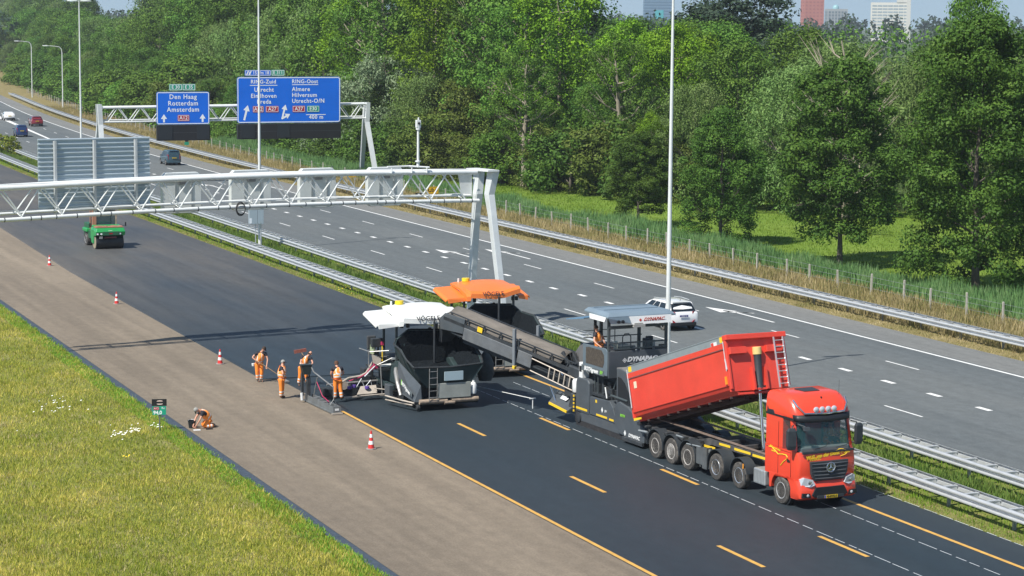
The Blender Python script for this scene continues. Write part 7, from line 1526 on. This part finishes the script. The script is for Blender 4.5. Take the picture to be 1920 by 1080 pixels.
# 4 seen from behind, on the screed step
person((30.70, 94.2, .10), R_(-8), 'worker seen from behind, standing at the end of the screed', dict(pelvis=(0,0,.98), chest=(-.02,.06,1.38), neck=(-.02,.10,1.55), head=(-.03,.15,1.67), Ls=(-.22,.06,1.48), Le=(-.30,.10,1.20), Lh=(-.22,.30,1.06), Rs=(.18,.06,1.48), Re=(.30,.10,1.22), Rh=(.22,.32,1.12), Lk=(-.13,-.01,.52), La=(-.14,-.04,.10), Lt=(-.16,.12,.04), Rk=(.12,-.02,.52), Ra=(.17,-.08,.10), Rt=(.18,.08,.04)), hair=mat('hair_brown', (.09,.04,.02), .8), vest='wide', face_dir=(0,1,-.3))
# 5 kneeling at the edge in the pale cap
person((23.45, 90.2, 0), R_(0), 'kneeling worker in a pale cap at the left edge of the pavement', dict(pelvis=(.22,.05,.36), chest=(-.05,-.04,.68), neck=(-.22,-.07,.78), head=(-.36,-.09,.80), Ls=(-.12,-.24,.70), Le=(-.26,-.28,.40), Lh=(-.38,-.16,.16), Rs=(-.14,.14,.70), Re=(-.34,.14,.42), Rh=(-.46,.0,.16), Lk=(-.10,-.12,.09), La=(.38,-.12,.09), Lt=(.52,-.12,.05), Rk=(-.06,.20,.09), Ra=(.40,.22,.09), Rt=(.54,.22,.05), Lhip=(.20,-.08,.30), Rhip=(.22,.18,.30)), cap=CAPG, face_dir=(-.75,-.2,-1))
# machine operators
def sitter(loc, rz, label, dx=0, **kw):
    return person(loc, rz, label, dict(pelvis=(0,0,.12), chest=(0,-.04,.50), neck=(0,-.06,.67), head=(0,-.09,.80), Ls=(-.20,-.05,.60), Le=(-.28,-.22,.36), Lh=(-.18,-.46,.42), Rs=(.20,-.05,.60), Re=(.28,-.22,.36), Rh=(.18,-.46,.42), Lk=(-.12,-.44,.14), La=(-.13,-.46,-.30), Lt=(-.13,-.62,-.34), Rk=(.12,-.44,.14), Ra=(.13,-.46,-.30), Rt=(.13,-.62,-.34)), **kw)
SALM = mat('vest_faded_red', (.62,.12,.06), .7)
def on(root, x, y, z): return root.matrix_basis @ Vector((x, y, z)) if False else Matrix.Translation(root.location) @ root.rotation_euler.to_matrix().to_4x4() @ Vector((x, y, z))
sitter(on(P1, 1.0, 4.55, 2.14), R_(-20), 'operator in orange sitting under the white paver roof', face_dir=(-.2,-1,-.2))
sitter(on(P2, 1.0, 4.55, 2.14), R_(-10), 'operator in orange sitting under the orange paver roof', face_dir=(0,-1,-.2))
person(on(FE, -1.02, 4.75, 2.80), R_(3), 'operator with a bare forearm leaning on the side of the feeder platform', dict(pelvis=(0,0,.92), chest=(-.10,-.05,1.26), neck=(-.16,-.06,1.42), head=(-.20,-.08,1.55), Ls=(-.30,-.14,1.34), Le=(-.42,-.34,1.02), Lh=(-.30,-.60,.86), Rs=(.08,.06,1.34), Re=(.14,-.14,1.08), Rh=(.05,-.36,.98), Lk=(-.10,-.02,.48), La=(-.10,.02,.08), Lt=(-.10,-.14,.04), Rk=(.10,0,.48), Ra=(.10,.02,.08), Rt=(.10,-.14,.04)), face_dir=(-.5,-1,-.5))
sitter(on(TR, .62, .98, 2.10), R_(3), 'truck driver in a red and white vest behind the windscreen', shirt=SALM, hair=HAIR, face_dir=(-.2,-1,-.1))
# ================================================================ cones and small things
def cone(loc, sc, label):
    r = empty('traffic_cone', loc, 0, label, 'traffic cone', None); r.scale = (sc, sc, sc)
    CR = mat('cone_red', (.60,.035,.03), .5, dirt=.15); CW = mat('cone_white', (.80,.80,.78), .45, dirt=.15)
    b = MB(); b.prism([(.2*math.cos(a)*1.05, .2*math.sin(a)*1.05) for a in np.linspace(0, 2*math.pi, 9)[:-1]], 'z', 0, .035); b.build('base', mat('cone_base_grey', (.30,.28,.27), .8), r)
    R0 = lambda z: .135-(.105)*z/.75
    for i, (z0, z1) in enumerate(((.035,.20),(.20,.345),(.345,.48),(.48,.62),(.62,.75))):
        b = MB(); e = .004 if i % 2 else 0; b.lathe([(R0(z0)+e, z0),(R0(z1)+e, z1),(max(.001,R0(z1)-.01), z1),(R0(z0)-.01, z0)], (0,0,0), 'z', 20); b.build('white_band' if i % 2 else 'red_band', CW if i % 2 else CR, r, smooth=True)
    return r
cone((28.56, 83.3, 0), 1.0, 'red and white traffic cone nearest the camera, beside the yellow line')
cone((28.66, 107.0, 0), 1.0, 'traffic cone just left of the raking worker and the gantry shadow')
cone((28.93, 132.0, 0), 1.0, 'traffic cone on the pale strip between the gantry shadow and the roller')
cone((29.1, 154.2, 0), 1.0, 'farthest traffic cone, left of the green roller')
bk = empty('bucket', (22.95, 90.35, 0), 0, 'black bucket beside the kneeling worker at the pavement edge', 'bucket')
b = MB(); b.lathe([(.001,0),(.13,0),(.17,.30),(.185,.30),(.185,.32),(.16,.32),(.12,.03),(.001,.03)], (0,0,0), 'z', 20); b.build('pail', BLK, bk, smooth=True); b = MB(); b.tube([(-.17,0,.31),(-.1,.13,.33),(0,.18,.34),(.1,.13,.33),(.17,0,.31)], .008, 5); b.build('handle', GALV, bk)
sh = MB(); sh.prism([(-.16,-.10),(.14,-.13),(.18,.08),(-.12,.12)], 'z', .0, .012); o = sh.build('paper_sheet', WH); o.location = (23.0, 89.75, .004); put(o, 'white sheet lying between the bucket and the kneeling worker', 'paper')
o2 = MB(); o2.box(-.14,.14,-.05,.05,0,.04); q = o2.build('hand_tool', BLK); q.location = (23.55, 89.75, .002); put(q, 'small dark hand tool on the ground in front of the kneeling worker', 'tool')
rr2 = empty('measuring_frame', (38.05, 90.6, 0), 0, 'thin white measuring rod with an upright post ahead of the white-roofed paver', 'measuring rod')
b = MB(); b.tube([(.35,-.9,.45),(-.9,2.9,.50)], .018, 6); b.build('rod', WH, rr2); b = MB(); b.tube([(.35,-.9,.0),(.35,-.9,.48)], .022, 6); b.box(.20,.50,-.93,-.87,.44,.48); b.build('upright', WH, rr2)
# bag hanging from the conveyor between the pavers
b = MB(); rings = []
for z, rx_, ry_ in ((0.0,.30,.20),(.3,.40,.26),(.8,.38,.26),(1.1,.28,.2),(1.35,.10,.08)): rings.append([(rx_*math.cos(a)*(1+.10*math.sin(3*a+z*4)), ry_*math.sin(a)*(1+.12*math.cos(2*a+z*5)), z) for a in np.linspace(0, 2*math.pi, 15)[:-1]])
b.loft(rings); o = b.build('hanging_bag', mat('bag_grey', (.045,.055,.06), .6, var=.3, vs=4), smooth=True); o.location = (37.6, 93.4, .75); put(o, 'crumpled grey bag hanging below the conveyor between the two pavers', 'bag')
# ================================================================ air: thin summer haze round the whole scene
b = MB(); b.box(-3600, 4200, -700, 5200, -1.2, 102); hz_m = bpy.data.materials.new('haze'); hz_m.use_nodes = True; n = hz_m.node_tree.nodes; n.clear()
ho = n.new('ShaderNodeOutputMaterial'); hv = n.new('ShaderNodeVolumePrincipled'); hv.inputs['Color'].default_value = (.86, .93, 1.0, 1); hv.inputs['Density'].default_value = .00015; hv.inputs['Anisotropy'].default_value = .2
hz_m.node_tree.links.new(hv.outputs[0], ho.inputs['Volume'])
o = b.build('haze', hz_m); put(o, 'thin blue-white summer haze between the camera and the skyline', 'haze', kind='stuff')
